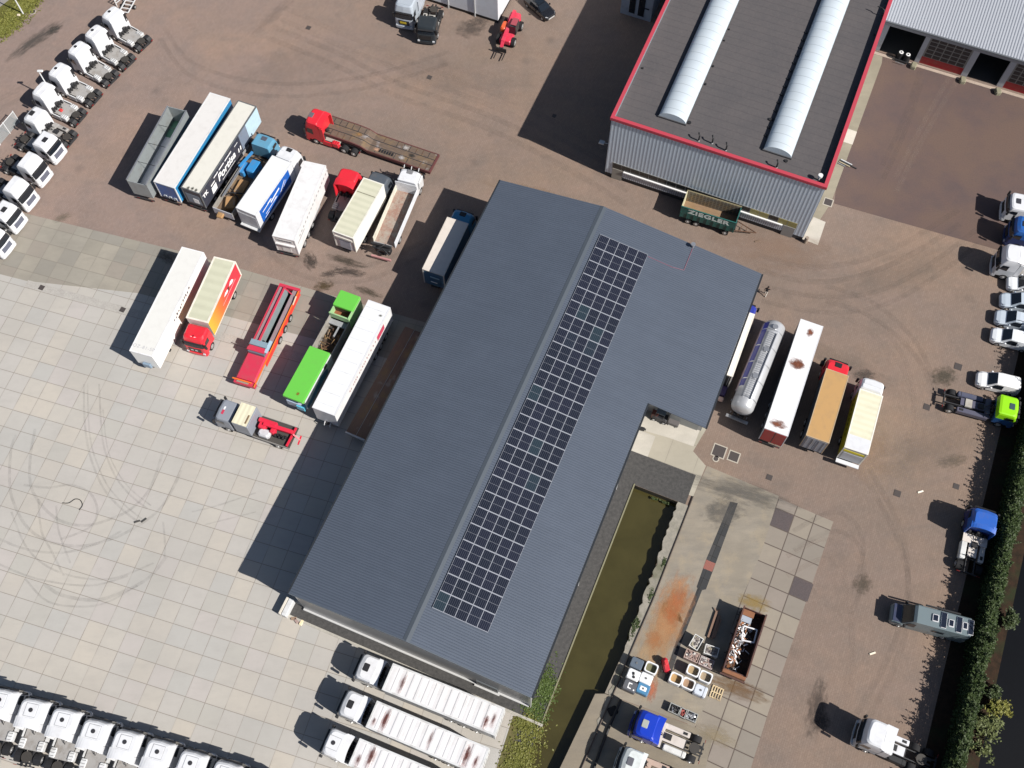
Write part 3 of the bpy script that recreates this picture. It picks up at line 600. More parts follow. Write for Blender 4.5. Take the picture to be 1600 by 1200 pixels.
fa = SKYL.ramp(SKYL.math('ABSOLUTE', SKYL.math('SUBTRACT', SKYL.math('FRACT', SKYL.math('MULTIPLY', q_.outputs[0], .8)), .5)), .46, .49)
fb = SKYL.math('MULTIPLY', SKYL.ramp(SKYL.math('ABSOLUTE', SKYL.math('SUBTRACT', SKYL.math('FRACT', SKYL.math('MULTIPLY', q_.outputs[0], .4)), .5)), .25, .27), .12)
cc = SKYL.mix(SKYL.math('MULTIPLY', fa, .75), SKYL.mix(fb, (.50, .56, .61), (.42, .48, .53)), (.25, .28, .31)); SKYL.base(SKYL.mix(SKYL.math('MULTIPLY', SKYL.ramp(SKYL.noise(v_, .8, 5), .45, .8), .2), cc, (.45, .47, .45)), .3, 0, .5, .4)
for a, b in (((1029, 181.5), (1071.5, 193)), ((1193, 233), (1236, 247))):
    q0, q1 = P(*a, 10.1), P(*b, 10.1); v0, v1 = q0.dot(AV), q1.dot(AV); u0 = (q0.dot(AU) + q1.dot(AU)) / 2
    mb = MB(); gb.box(mb, u0 - .1, GU1 - 3, v0 - .08, v1 + .08, 9.9, 10.12, plain((.07, .07, .075), .6)); base_ = mb.build('skylight_curb', gb.o)
    mb = MB(); n_ = 14; rr = [[gb.p(u, v0 + (v1 - v0) * (.5 - .5 * math.cos(math.pi * i / n_)), 10.12 + .85 * math.sin(math.pi * i / n_)) for i in range(n_ + 1)] for u in (u0, GU1 - 3)]
    mb.loft(rr, SKYL.m, smooth=True, closed=False); mb.build('skylight', base_)
    if v0 > -8:
        for i in range(14):
            mb = MB(); mb.cyl(gb.p(u0 + 2 + i * 1.25, v0 - .28, 9.96), 'z', .17, .12, BLACK, 8); mb.build('roof_anchor', gb.o)
mb = MB()
VENTS = [(1112.5, 224), (1134, 235), (1213, 262)]
for x, y in VENTS + [(1091.5, 220)]:
    q0 = P(x, y, 9.9); mb = MB(); mb.cyl((0, 0, .05), 'z', .12, .1, PALE, 8); mb.tube([(0, 0, 0), (0, 0, .85), (.12, .1, .95), (.3, .2, .95)], .09, BLACK, 8); o = mb.build('vent_pipe', gb.o); o.location = gb.p(q0.dot(AU), q0.dot(AV), 9.9); o.rotation_euler = (0, 0, 0)
for x, y, r in ((1279, 281.5, .28),):
    q0 = P(x, y, 9.9); mb = MB(); mb.cyl((0, 0, .35), 'z', .1, .7, PALE, 8); mb.cyl((0, 0, .8), 'z', .26, .25, plain((.7, .7, .7), .4), 12); o = mb.build('vent_cowl', gb.o); o.location = gb.p(q0.dot(AU), q0.dot(AV), 9.9)
for x, y in ((1378, 26),):
    q0 = P(x, y, 9.9); mb = MB(); mb.tube([(0, 0, 0), (0, 0, 1.0), (.2, .3, 1.0), (.3, .9, 1.0)], .07, BLACK, 8); o = mb.build('vent_pipe', gb.o); o.location = gb.p(q0.dot(AU), q0.dot(AV), 9.9)
for x, y, r in ((1077, 192, .22), (1004, 107, .12), (1102, 132, .14), (1114, 104, .14), (1131.5, 64, .1), (1139, 46.5, .1), (1366, 55, .1), (1313, 206, .1), (1228, 252, .2), (1203, 187, .2)):
    q0 = P(x, y, 9.9); mb = MB(); mb.cyl((0, 0, .06), 'z', r, .12, BLACK, 8); o = mb.build('roof_drain', gb.o); o.location = gb.p(q0.dot(AU), q0.dot(AV), 9.9)
# silencer of the west side entrance block
q0, q1 = P(969, 19.5), P(1016, 35)
eb = HF('entrance_block', 'low grey entrance block with two dark upright openings in the tall building shadow', 'building', q0.dot(AU) + 3, (q0.dot(AV) + q1.dot(AV)) / 2)
e0 = (q0.dot(AU) + q1.dot(AU)) / 2; ev0, ev1 = q0.dot(AV), q1.dot(AV); mb = MB(); eb.box(mb, e0, e0 + 9, ev0, ev1, 0, 4.6, paint((.34, .37, .42), .5)); mb.build('wall', eb.o)
for a, b, z0 in ((.27, .46, .6), (.56, .76, .5)):
    mb = MB(); eb.box(mb, e0 - .04, e0 - .003, ev0 + (ev1 - ev0) * a, ev0 + (ev1 - ev0) * b, z0, 4.0, GLASS); mb.build('window', eb.o)
mb = MB(); eb.box(mb, e0 - .03, e0 - .003, ev0 + .3, ev0 + 1.0, 2.4, 3.0, PALE); mb.build('sign', eb.o)
mb = MB(); eb.box(mb, e0 - .05, e0 - .003, ev1 - 1.0, ev1 - .4, 1.9, 2.1, BLACK); mb.build('letter_slot', eb.o)
# light grey hall in the north east
nb = HF('light_roof_hall', 'hall with a light grey ribbed roof and four vehicle doors', 'hall', 115, 25)
NU, NZ = 105.7, 5.5
mb = MB(); mb.loft([[nb.p(105.2, v, 5.38), nb.p(105.2, v, 5.5), nb.p(140, v, 9.6), nb.p(140, v, 9.48)] for v in (5.5, 70)], rib((.50, .52, .56), (.34, .36, .4), 2.9, 1)); mb.build('roof', nb.o)
mb = MB(); nb.box(mb, 105.0, 105.19, 5.5, 70, 5.3, 5.5, plain((.13, .14, .155), .4)); nb.box(mb, 105.35, 105.7, 5.5, 70, 4.65, 5.36, plain((.30, .31, .33), .4)); mb.build('fascia', nb.o)
mb = MB(); nb.box(mb, NU + 14, NU + 14.2, 5.6, 70, 0, 5, SHADEGREY); mb.build('wall', nb.o)
mb = MB(); nb.box(mb, 104.9, 105.35, 5.6, 70, 0, .06, rough_mat((.42, .34, .28), (.36, .29, .24))); mb.build('threshold', nb.o)
dpx = [((1374.3, 77.3), (1429, 94), 0), ((1436, 96), (1501, 116.5), 1), ((1510.5, 119), (1557, 133), 0), ((1566, 136), (1628, 155), 1)]
edges = []
for a, b, closed in dpx: edges.append((P(*a).dot(AV), P(*b).dot(AV), closed))
prev = 5.6; POST = plain((.40, .41, .44), .45)
for v0, v1, closed in edges + [(70, 70, 2)]:
    mb = MB(); nb.box(mb, NU - .02, NU + .3, prev, v0, 0, 4.64, POST); mb.build('pillar', nb.o); prev = v1
    if closed == 1:
        d_ = MB(); nb.box(d_, NU + .05, NU + .15, v0 + .002, v1 - .002, 1.15, 4.6, plain((.24, .23, .21), .5)); nb.box(d_, NU + .04, NU + .16, v0 + .002, v1 - .002, 0, 1.15, paint((.33, .012, .02), .35)); dd = d_.build('sectional_door', nb.o)
        for r_ in range(5):
            for c__ in range(5):
                mb = MB(); w_ = (v1 - v0 - .3) / 5; nb.box(mb, NU + .02, NU + .045, v0 + .15 + c__ * w_ + .07, v0 + .15 + (c__ + 1) * w_ - .07, 1.25 + r_ * .66, 1.25 + r_ * .66 + .52, plain((.045, .04, .04), .3)); mb.build('pane', dd)
nb2 = MB(); nb.box(nb2, NU + .2, NU + 14, 5.6, 70, -.05, .03, plain((.05, .05, .05), .9)); nb2.build('floor', nb.o)
# stone blocks and pump trolley before the doors
for i, (x, y) in enumerate(((1426.5, 105), (1503, 127.5), (1558, 145))):
    p = P(x, y); mb = MB(); mb.rbox(-.45, .45, -.35, .35, 0, .55, rough_mat((.27, .25, .18), (.2, .19, .13), 2.0), .12)
    tag_ = thing('concrete_block', ['weathered concrete block left of the first red bottomed door', 'weathered concrete block before the pillar between the two middle doors', 'weathered concrete block right of the second open doorway'][i], 'block', p, PHI + .2 * i, 'concrete blocks before the hall doors'); mb.build('block', tag_)
p = P(1408.5, 95); t = thing('twin_drum_trolley', 'black trolley carrying two drums with white lids beside the open doorway', 'trolley', p, -.45)
mb = MB(); mb.box(-.9, .9, -.4, .4, .2, .3, BLACK); mb.box(-.7, .5, -.75, -.68, .2, .3, ALU); mb.build('frame', t)
for x in (-.45, .45): mb = MB(); mb.cyl((x, .1, .75), 'z', .36, .9, BLACK); d_ = mb.build('drum', t); mb = MB(); mb.cyl((x, .1, 1.22), 'z', .27, .05, plain((.8, .8, .8), .4)); mb.cyl((x, .1, 1.27), 'z', .1, .06, BLACK); mb.build('lid', d_)
# white building at the top edge
wb = HF('white_building', 'tall white building corner beside the red telehandler, cut by the top edge', 'building', 105, -55)
mb = MB(); wb.box(mb, 91.3, 125, -75, -40.45, .5, 10.6, paint((.62, .64, .68), .45, dirt=.1)); wb.box(mb, 91.36, 125, -75, -40.5, 0, .5, BLACK); mb.build('wall', wb.o)
mb = MB(); wb.box(mb, 91.2, 125.1, -75.1, -40.35, 10.6, 10.75, PALE); mb.build('roof', wb.o)
for v in (-47.5, -43.7, -51.5): mb = MB(); wb.box(mb, 91.17, 91.29, v - .07, v + .07, 0, 10.5, PALE); mb.build('downpipe', wb.o)

# ------------------------------------------------------------------ planting
def leaf_mat(c, c2, c3):
    k = N('leaves'); v = k.coord(); a = k.noise(v, 1.1, 5, .7); b = k.noise(v, 9, 3)
    cc = k.mix(k.ramp(a, .35, .7), c, c2); cc = k.mix(k.math('MULTIPLY', k.ramp(b, .5, .8), .6), cc, c3)
    k.b.inputs['Subsurface Weight'].default_value = 0; return k.base(cc, .6, 0, .3)
def leaves(mb, pts, s, m):
    vs = []; fs = []
    for p in pts:
        a, b = rnd.uniform(0, 6.283), rnd.uniform(-.9, .9); q = s * rnd.uniform(.6, 1.3)
        d = Vector((math.cos(a), math.sin(a), rnd.uniform(-.5, .6))).normalized() * q; e = Vector((-math.sin(a), math.cos(a), b)).normalized() * q * .5
        o = len(vs); vs += [tuple(p - d), tuple(p - e), tuple(p + d), tuple(p + e)]; fs.append((o, o + 1, o + 2, o + 3))
    mb.add(vs, fs, m)
HEDGE = leaf_mat((.034, .056, .012), (.016, .032, .008), (.075, .10, .02))
hd = thing('hedge', 'long dark green hedge with a ragged top along the right edge of the yard', 'hedge', H(40, 33.75), PHI)
mb = MB(); sp = MB()
u = -22.0
prof = lambda u: (2.75 + .5 * noise.noise(Vector((u * .35, 0, 3))) + .35 * noise.noise(Vector((u * 1.4, 5, 3))), .62 + .3 * noise.noise(Vector((u * .3, 9, 1))))
core = MB(); rings = []
u = -22
while u < 52:
    h_, w_ = prof(u + 40); h_ *= .8; w_ *= .75; rings.append([(u, -w_, 0), (u, -w_, h_ * .75), (u, -w_ * .5, h_), (u, w_ * .5, h_), (u, w_, h_ * .75), (u, w_, 0)]); u += .8
core.loft(rings, plain((.018, .028, .01), .9)); core.build('branches', hd)
pts = []
for i in range(46000):
    u = rnd.uniform(-22, 52); h_, w_ = prof(u + 40); side = rnd.random()
    if side < .5: y = rnd.uniform(-w_, w_); z = h_ - abs(y / w_) ** 3 * .35 + rnd.uniform(-.28, .22)
    else: y = (w_ + rnd.uniform(-.2, .15)) * rnd.choice((-1, 1)); z = rnd.uniform(.1, h_)
    pts.append(Vector((u, y, z)))
for i in range(620):
    u = rnd.uniform(-22, 52); h_, w_ = prof(u + 40); y = rnd.uniform(-w_, w_) * .8; hh = rnd.uniform(.2, 1.0) * (1.1 + .9 * noise.noise(Vector((u * .25, 2, 7)))); lx, ly = rnd.gauss(0, .25), rnd.gauss(0, .25)
    for j in range(14): pts.append(Vector((u + lx * j / 14 + rnd.gauss(0, .1 * (1.2 - j / 14)), y + ly * j / 14 + rnd.gauss(0, .1 * (1.2 - j / 14)), h_ + hh * j / 14)))
leaves(mb, pts, .13, HEDGE); mb.build('foliage', hd)
def bush(x, y, z, r, h, m, label, name='shrub', n=900, ls=.14, group=None):
    p = P(x, y, z); t = thing(name, label, 'shrub', (p.x, p.y, 0), 0, group)
    st = MB()
    for i in range(7):
        a = i * .9; st.tube([(0, 0, 0), (math.cos(a) * r * .3, math.sin(a) * r * .3, h * .5), (math.cos(a) * r * .6, math.sin(a) * r * .6, h * .85)], .035, plain((.07, .05, .03), .9), 5)
    st.build('stem', t); pts = []; cl = [(Vector((rnd.gauss(0, r * .4), rnd.gauss(0, r * .4), h * rnd.uniform(.45, .95))), rnd.uniform(.2, .45) * r) for _ in range(14)]
    for i in range(n):
        c, q = rnd.choice(cl); pts.append(c + Vector((rnd.gauss(0, q * .6), rnd.gauss(0, q * .6), rnd.gauss(0, q * .5))))
    mb = MB(); leaves(mb, pts, ls, m); mb.build('foliage', t); return t
YL = leaf_mat((.17, .16, .03), (.10, .12, .02), (.26, .22, .06)); OL = leaf_mat((.11, .13, .045), (.07, .09, .03), (.20, .20, .08)); DG = leaf_mat((.04, .06, .018), (.025, .04, .012), (.08, .09, .03))
bush(1556, 1107, .8, 1.1, 1.6, YL, 'yellow green shrub by the dark ditch, brightest of the shrubs')
bush(1547, 1134, .8, 1.3, 1.5, OL, 'pale olive shrub right below the bright yellow one', n=1200)
bush(1553, 1083, .8, .8, 1.2, DG, 'small dark shrub above the bright yellow one by the ditch')
bush(1536, 1172, .4, .7, .7, OL, 'low sparse shrub at the bank near the bottom right', n=250)
bush(1575, 968, .6, .9, 1.3, DG, 'dark shrub between hedge and ditch level with the camper van')
GRS = leaf_mat((.065, .10, .02), (.045, .075, .014), (.11, .13, .035)); GRY = leaf_mat((.15, .15, .03), (.11, .12, .025), (.20, .18, .06))
def grass(name, blobs, m, label, n, s=.16, zz=0):
    mb = MB(); pts = []
    for i in range(n):
        x, y, rx, ry, a = rnd.choice(blobs); q = P(x, y); g1, g2 = rnd.gauss(0, rx * .5), rnd.gauss(0, ry * .5)
        pts.append(Vector((q.x, q.y, zz)) + Vector((math.cos(a) * g1 - math.sin(a) * g2, math.sin(a) * g1 + math.cos(a) * g2, rnd.uniform(.01, .12))))
    leaves(mb, pts, s, m); o = mb.build(name); o['kind'] = 'stuff'; tag(o, label, 'grass')
grass('grass', [(850, 1062, .9, 1.8, -.4), (853, 1085, 1.0, 1.6, -.4), (835, 1102, 1.1, 1.2, -.4), (841, 1118, 1, 1, 0), (858, 1073, .8, 1.2, 0)], GRS, 'bright green weeds growing at the hall corner by the canal', 1700, s=.12)
grass('grass', [(828, 1150, 1.2, 2.2, -.3), (815, 1180, 1.5, 2, -.3), (822, 1130, 1.2, .8, 0), (808, 1196, 1.5, 1.5, 0)], GRY, 'olive grass on the bare bank at the bottom beside the canal', 2600, s=.12)
grass('grass', [(1038, 878, .2, .6, -.3), (1017, 930, .25, .7, -.3), (990, 984, .25, .8, -.3), (996, 972, .25, .5, 0)], DG, 'green weeds in the broken concrete edge of the canal', 420, s=.12)
grass('grass', [(20, 30, 2.2, 1.6, .8), (8, 45, 2, 1.4, .8), (38, 10, 2, 1.5, .8), (30, 22, 2.5, .8, .8), (47, 3, 2, .8, .8), (0, 52, 1.5, .8, .8)], GRY, 'yellow green grass on the verge in the top left corner', 6500)
grass('grass', [(1024, 776, .4, .1, -.4), (1040, 782, .5, .1, -.4)], DG, 'waterside weeds under the north end wall of the canal', 130, s=.12, zz=-.7)

# ------------------------------------------------------------------ vehicle parts
def hpx(px, z, d):
    a = P(px[0], px[1], z); b = P(px[0] + d[0], px[1] + d[1], z); return math.atan2(b.y - a.y, b.x - a.x)
def at(px, z, d, dx):
    """spot and heading so that the local point (dx, 0, z) shows at px while the thing points along pixel direction d"""
    h = hpx(px, z, d); a = P(px[0], px[1], z); return Vector((a.x - dx * math.cos(h), a.y - dx * math.sin(h), 0)), h
def corners(FL, FR, RL, RR, z):
    fl, fr, rl, rr = [P(*q, z) for q in (FL, FR, RL, RR)]; f = (fl + fr) / 2; r = (rl + rr) / 2; d = f - r
    return Vector((f.x, f.y, 0)), math.atan2(d.y, d.x), d.length, ((fl - fr).length + (rl - rr).length) / 2
def _wheel(w, r):
    def f(mb):
        mb.cyl((0, 0, 0), 'y', r, w, TYRE, 18)
        for s in (-1, 1): mb.cyl((0, s * (w / 2 + .004), 0), 'y', r * .93, .008, TYRE, 18)
    return f
def _rim(w, r):
    def f(mb):
        mb.cyl((0, w / 2 + .012, 0), 'y', r * .6, .02, RIM, 14); mb.cyl((0, w / 2 + .05, 0), 'y', r * .25, .08, RIM, 10)
    return f
def wheel(root, x, y, r=.5, w=.32):
    o = cached('wheel', ('w', r, w), _wheel(w, r), root, (x, y, r)); q = cached('rim', ('r', r, w), _rim(w, r), o)
    if y < 0: o.rotation_euler = (0, 0, math.pi)
    return o
def axle(root, x, hw=1.24, dual=False, r=.5):
    w = .6 if dual else .32
    for s in (1, -1): wheel(root, x, s * (hw - w / 2), r, w)
def ring(xf, xr, hw, rf, rr_, z, bulge=.06):
    pts = []
    for i in range(5):
        a = math.pi / 2 * i / 4; pts.append((xf - rf + rf * math.sin(a), -(hw - rf + rf * math.cos(a)), z))
    pts.append((xf + bulge, 0, z))
    for i in range(5):
        a = math.pi / 2 * (1 - i / 4); pts.append((xf - rf + rf * math.sin(a), hw - rf + rf * math.cos(a), z))
    for i in range(3):
        a = math.pi / 2 * i / 2; pts.append((xr + rr_ - rr_ * math.sin(a), hw - rr_ + rr_ * math.cos(a), z))
    for i in range(3):
        a = math.pi / 2 * (1 - i / 2); pts.append((xr + rr_ - rr_ * math.sin(a), -(hw - rr_ + rr_ * math.cos(a)), z))
    return pts
def cab(root, x0, col, roof='high', L=2.25, W=2.48, hatch='dot', hx=-.9, fair=0, grille_c=None, low=None, visor=True, mirrors=True, zs=1.0):
    hw = W / 2; xr = x0 - L; z0 = .75
    spec = {'high': [(2.95, -.26, .0, .3), (3.35, -.36, .04, .38), (3.66, -.46, .10, .42), (3.78, -.62, .26, .4)], 'mid': [(2.75, -.3, .03, .3), (3.1, -.46, .1, .35), (3.26, -.8, .24, .35)],
            'low': [(2.62, -.32, .05, .3), (2.82, -.42, .12, .3), (2.88, -.6, .25, .3)]}[roof]
    zw = spec[0][0] - .12
    R_ = [ring(x0 - .06, xr, hw, .25, .06, z0), ring(x0, xr, hw, .28, .06, 1.05), ring(x0 - .02, xr, hw, .28, .06, 1.85)]
    R_ += [ring(x0 + dx, xr + (.0 if i < 2 else .12 * i), hw - ins, rf, .12, z) for i, (z, dx, ins, rf) in enumerate(spec)]
    mb = MB()
    if low is not None: mb.loft(R_[:3], low, cap=True); mb.loft(R_[2:], col, cap=True)
    else: mb.loft(R_, col, smooth=False)
    b = mb.build('cab', root)
    def band(a, bb, za, zb, i0, i1, m, off=.015, name='windscreen'):
        """strip of the cab surface between two rings"""
        def at_z(z):
            zs_ = [r[0][2] for r in R_]; k = max(i for i in range(len(R_)) if zs_[i] <= z + 1e-6); k = min(k, len(R_) - 2); t = (z - zs_[k]) / (zs_[k + 1] - zs_[k])
            return [Vector(p).lerp(Vector(q), t) for p, q in zip(R_[k], R_[k + 1])]
        lo, hi = at_z(za), at_z(zb); o_ = MB(); c = Vector((x0 - L / 2, 0, 0)); vs = []
        for p, q in zip(lo[i0:i1], hi[i0:i1]):
            for s in (p, q): d = Vector((s.x - c.x, s.y, 0)).normalized(); vs.append(s + d * off)
        n = len(vs) // 2; o_.add(vs, [(2 * i, 2 * i + 2, 2 * i + 3, 2 * i + 1) for i in range(n - 1)], m); return o_.build(name, b)
    band(0, 0, 1.95, zw, 2, 9, GLASS)
    if visor:
        mb = MB(); mb.loft([[(x0 - .2, -hw + .2, zw + .02), (x0 - .02, -hw + .25, zw - .02), (x0 - .02, -hw + .25, zw + .03), (x0 - .2, -hw + .2, zw + .09)], [(x0 - .2, hw - .2, zw + .02), (x0 - .02, hw - .25, zw - .02), (x0 - .02, hw - .25, zw + .03), (x0 - .2, hw - .2, zw + .09)]], BLACK); mb.build('sun_visor', b)
    for s in (1, -1):
        mb = MB(); mb.add([(x0 - .42, s * (hw + .012), 1.95), (x0 - 1.3, s * (hw + .012), 1.8), (x0 - 1.3, s * (hw + .012), zw - .1), (x0 - .58, s * (hw + .012), zw - .1)][::s], [(0, 1, 2, 3)], GLASS); mb.build('side_window', b)
        if mirrors:
            mb = MB(); mb.rbox(x0 - .32, x0 - .12, s * (hw + .16) - .12, s * (hw + .16) + .12, 1.85, 2.6, BLACK, .04); mb.box(x0 - .25, x0 - .2, *sorted((s * (hw - .05), s * (hw + .1))), 2.45, 2.5, BLACK); mb.build('mirror', b)
    mb = MB(); g = grille_c or BLACK; mb.box(x0 - .02, x0 + .07, -.72, .72, 1.0, 1.72, g); mb.build('grille', b)
    mb = MB(); mb.loft([ring(x0 + .06, x0 - .5, hw - .01, .25, .02, .38), ring(x0 + .08, x0 - .5, hw - .01, .25, .02, .8)], low or col); mb.build('bumper', b)
    if roof == 'high' and not fair:
        mb = MB(); mb.rbox(xr - .05, xr - .005, -hw + .06, -hw + .42, 2.1, 3.35, BLACK, .02); mb.box(xr - .09, xr - .051, -hw + .2, -hw + .3, 2.2, 2.5, PALE); mb.build('rear_louvre', b)
    for s in (1, -1): mb = MB(); mb.box(x0 - .02, x0 + .1, *sorted((s * .82, s * 1.1)), .7, .9, HEADL); mb.build('headlight', b)
    zt = spec[-1][0]
    if hatch == 'dot': mb = MB(); mb.cyl((x0 + hx, 0, zt + .03), 'z', .2, .08, plain((.03, .03, .035), .6), 14); mb.build('roof_vent', b)
    elif hatch: mb = MB(); mb.rbox(x0 + hx - .3, x0 + hx + .3, -.38, .38, zt - .02, zt + .05, hatch if not isinstance(hatch, str) else plain((.03, .03, .032), .2), .06); mb.build('roof_hatch', b)
    if hatch == 'dot' and fair:
        mb = MB(); mb.box(x0 + hx - .59, x0 + hx + .59, -.59, .59, zt - .05, zt + .008, SHADEGREY); mb.rbox(x0 + hx - .55, x0 + hx + .55, -.55, .55, zt - .05, zt + .03, col, .02); mb.build('roof_panel', b)
    if roof == 'high' and not fair: mb = MB(); mb.loft([[(x0 - 1.25, y, zt - .03), (x0 - 1.2, y, zt + .05), (x0 - .75, y, zt + .02)] for y in (-hw + .32, hw - .32)], col); mb.build('roof_rib', b)
    if fair:
        for s in (1, -1):
            mb = MB(); y = s * (hw - .04); mb.loft([[(xr, y - .025, 1.2), (xr - fair, y - .045, 1.3), (xr - fair * .9, y - .045, zt - .5), (xr, y - .045, zt - .35)], [(xr, y + .045, 1.2), (xr - fair, y + .045, 1.3), (xr - fair * .9, y + .045, zt - .5), (xr, y + .045, zt - .35)]], col); mb.build('side_fairing', b)
        mb = MB(); n_ = 10; rr = []
        for i in range(n_ + 1):
            y = -hw + .03 + (W - .06) * i / n_; bow = .12 * (1 - (2 * i / n_ - 1) ** 2); rr.append([(xr + .3, y, zt - .14), (xr + .3, y, zt - .02 - .12 * abs(2 * i / n_ - 1) ** 3), (xr - fair * .9 + bow, y, zt - .06 - .2 * abs(2 * i / n_ - 1) ** 3), (xr - fair * .9 + bow, y, zt - .16 - .2 * abs(2 * i / n_ - 1) ** 3)])
        mb.loft(rr, col); mb.build('roof_fairing', b)
    return b
def chassis(root, xf, xr, w=.86, z=.95, m=None):
    mb = MB(); m = m or CHAS
    for s in (1, -1): mb.box(xr, xf, s * w / 2 - .05, s * w / 2 + .05, z - .28, z, m)
    n = max(2, int((xf - xr) / 1.4))
    for i in range(n + 1): x = xr + .06 + (xf - xr - .12) * i / n; mb.box(x - .05, x + .05, -w / 2 + .05, w / 2 - .05, z - .22, z - .04, m)
    return mb.build('chassis', root)
def tractor(label, loc, h, col, roof='high', hatch='dot', hx=-.9, rear=1, deck='plate', fair=0, Lt=6.0, group=None, skirt=None, low=None, cabL=2.25, tint=None, wheelgear='guards', name='tractor_unit', cat='lorry', fifth=True, deckm=None, **kw):
    t = thing(name, label, cat, loc, h, group); hw = 1.24
    cab(t, 0, col, roof, hatch=hatch, hx=hx, fair=fair, low=low, L=cabL, **kw); chassis(t, -.5, -Lt)
    axle(t, -1.4)
    xs = [-Lt + .8] if rear == 1 else [-Lt + .75, -Lt + 2.05]
    for x in xs: axle(t, x, dual=True)
    xd = -cabL - .12; xe = max(xs) + .62; dm = deckm or DECK
    if deck == 'plate':
        mb = MB(); mb.box(xe, xd, -.95, .95, 1.0, 1.06, dm); mb.build('deck', t)
        for s in (1, -1):
            mb = MB(); mb.rbox(xe + .05, xe + .95, *sorted((s * .62, s * 1.2)), .55, 1.2, skirt or ALU, .08)
            for k in range(3): mb.box(xe + .18 + k * .28, xe + .21 + k * .28, *sorted((s * .66, s * 1.14)), 1.19, 1.22, BLACK)
            mb.build('fuel_tank', t)
            mb = MB(); mb.box(xe + 1.0, xd + .05, *sorted((s * 1.1, s * 1.22)), .4, 1.1, skirt or SHADEGREY); mb.build('side_skirt', t)
    elif deck == 'box':
        mb = MB(); mb.box(xd - .75, xd - .1, -1.15, 1.15, 1.0, 1.12, dm); mb.box(xe + .3, xd - .75, -.4, .45, 1.0, 1.1, dm); mb.build('deck', t)
        mb = MB(); mb.rbox(xe - .1, xd - 1.0, .62, 1.22, .5, 1.12, skirt or ALU, .1); mb.box(xe + .25, xe + .28, .66, 1.18, 1.12, 1.14, BLACK); mb.build('fuel_tank', t)
        mb = MB(); mb.rbox(xd - 1.0, xd - .1, .62, 1.18, .5, .98, BLACK, .05); mb.build('battery_box', t); mb = MB(); mb.rbox(xe + .05, xd - .3, -1.2, -.66, .5, 1.05, dm, .06); mb.box(xe + .3, xe + .7, -1.05, -.8, 1.052, 1.09, BLACK); mb.build('air_tank', t)
        mb = MB(); mb.box(xd - 1.5, xd - .9, -.3, .25, 1.101, 1.3, BLACK); mb.cyl((xd - .5, -.6, 1.25), 'z', .22, .3, dm, 12); mb.build('deck_fittings', t)
    # hoses, air tanks behind the cab
    mb = MB()
    for k in range(5):
        y = -.75 + k * .38; mb.rbox(xd - .22, xd + .06, y - .13, y + .13, 1.06, 1.5 + .4 * ((k * 7) % 3) / 2, BLACK, .04)
    mb.tube([(xd, -.2, 1.9), (xd - .5, -.1, 1.45), (xd - .8, 0, 1.3), (xd - .3, .2, 1.9)], .035, BLACK, 6); mb.build('air_hoses', t)
    if fifth:
        fx = sum(xs) / len(xs); mb = MB(); mb.cyl((fx, 0, 1.17), 'z', .5, .09, plain((.05, .045, .04), .5), 16); mb.box(fx - .85, fx - .3, -.3, -.12, 1.1, 1.2, BLACK); mb.box(fx - .85, fx - .3, .12, .3, 1.1, 1.2, BLACK); mb.build('fifth_wheel', t)
    for x in xs:
        for s in (1, -1):
            if wheelgear == 'guards' and rear == 1:
                mb = MB(); pts = []
                for i in range(7):
                    a = math.pi * (.1 + .8 * i / 6); pts.append((x + .6 * math.cos(a), .5 + .6 * math.sin(a)))
                mb.loft([[(px, s * .62, pz), (px, s * 1.24, pz), (px, s * 1.24, pz + .03), (px, s * .62, pz + .03)] for px, pz in pts], BLACK); mb.build('mudguard', t)
    for s in (1, -1): mb = MB(); mb.box(-Lt - .04, -Lt + .0, *sorted((s * .82, s * 1.14)), .8, .9, LAMP); mb.build('tail_light', t)
    mb = MB(); mb.box(-Lt, -Lt + .12, -.85, .85, .62, .78, CHAS); mb.build('rear_bar', t)
    return t
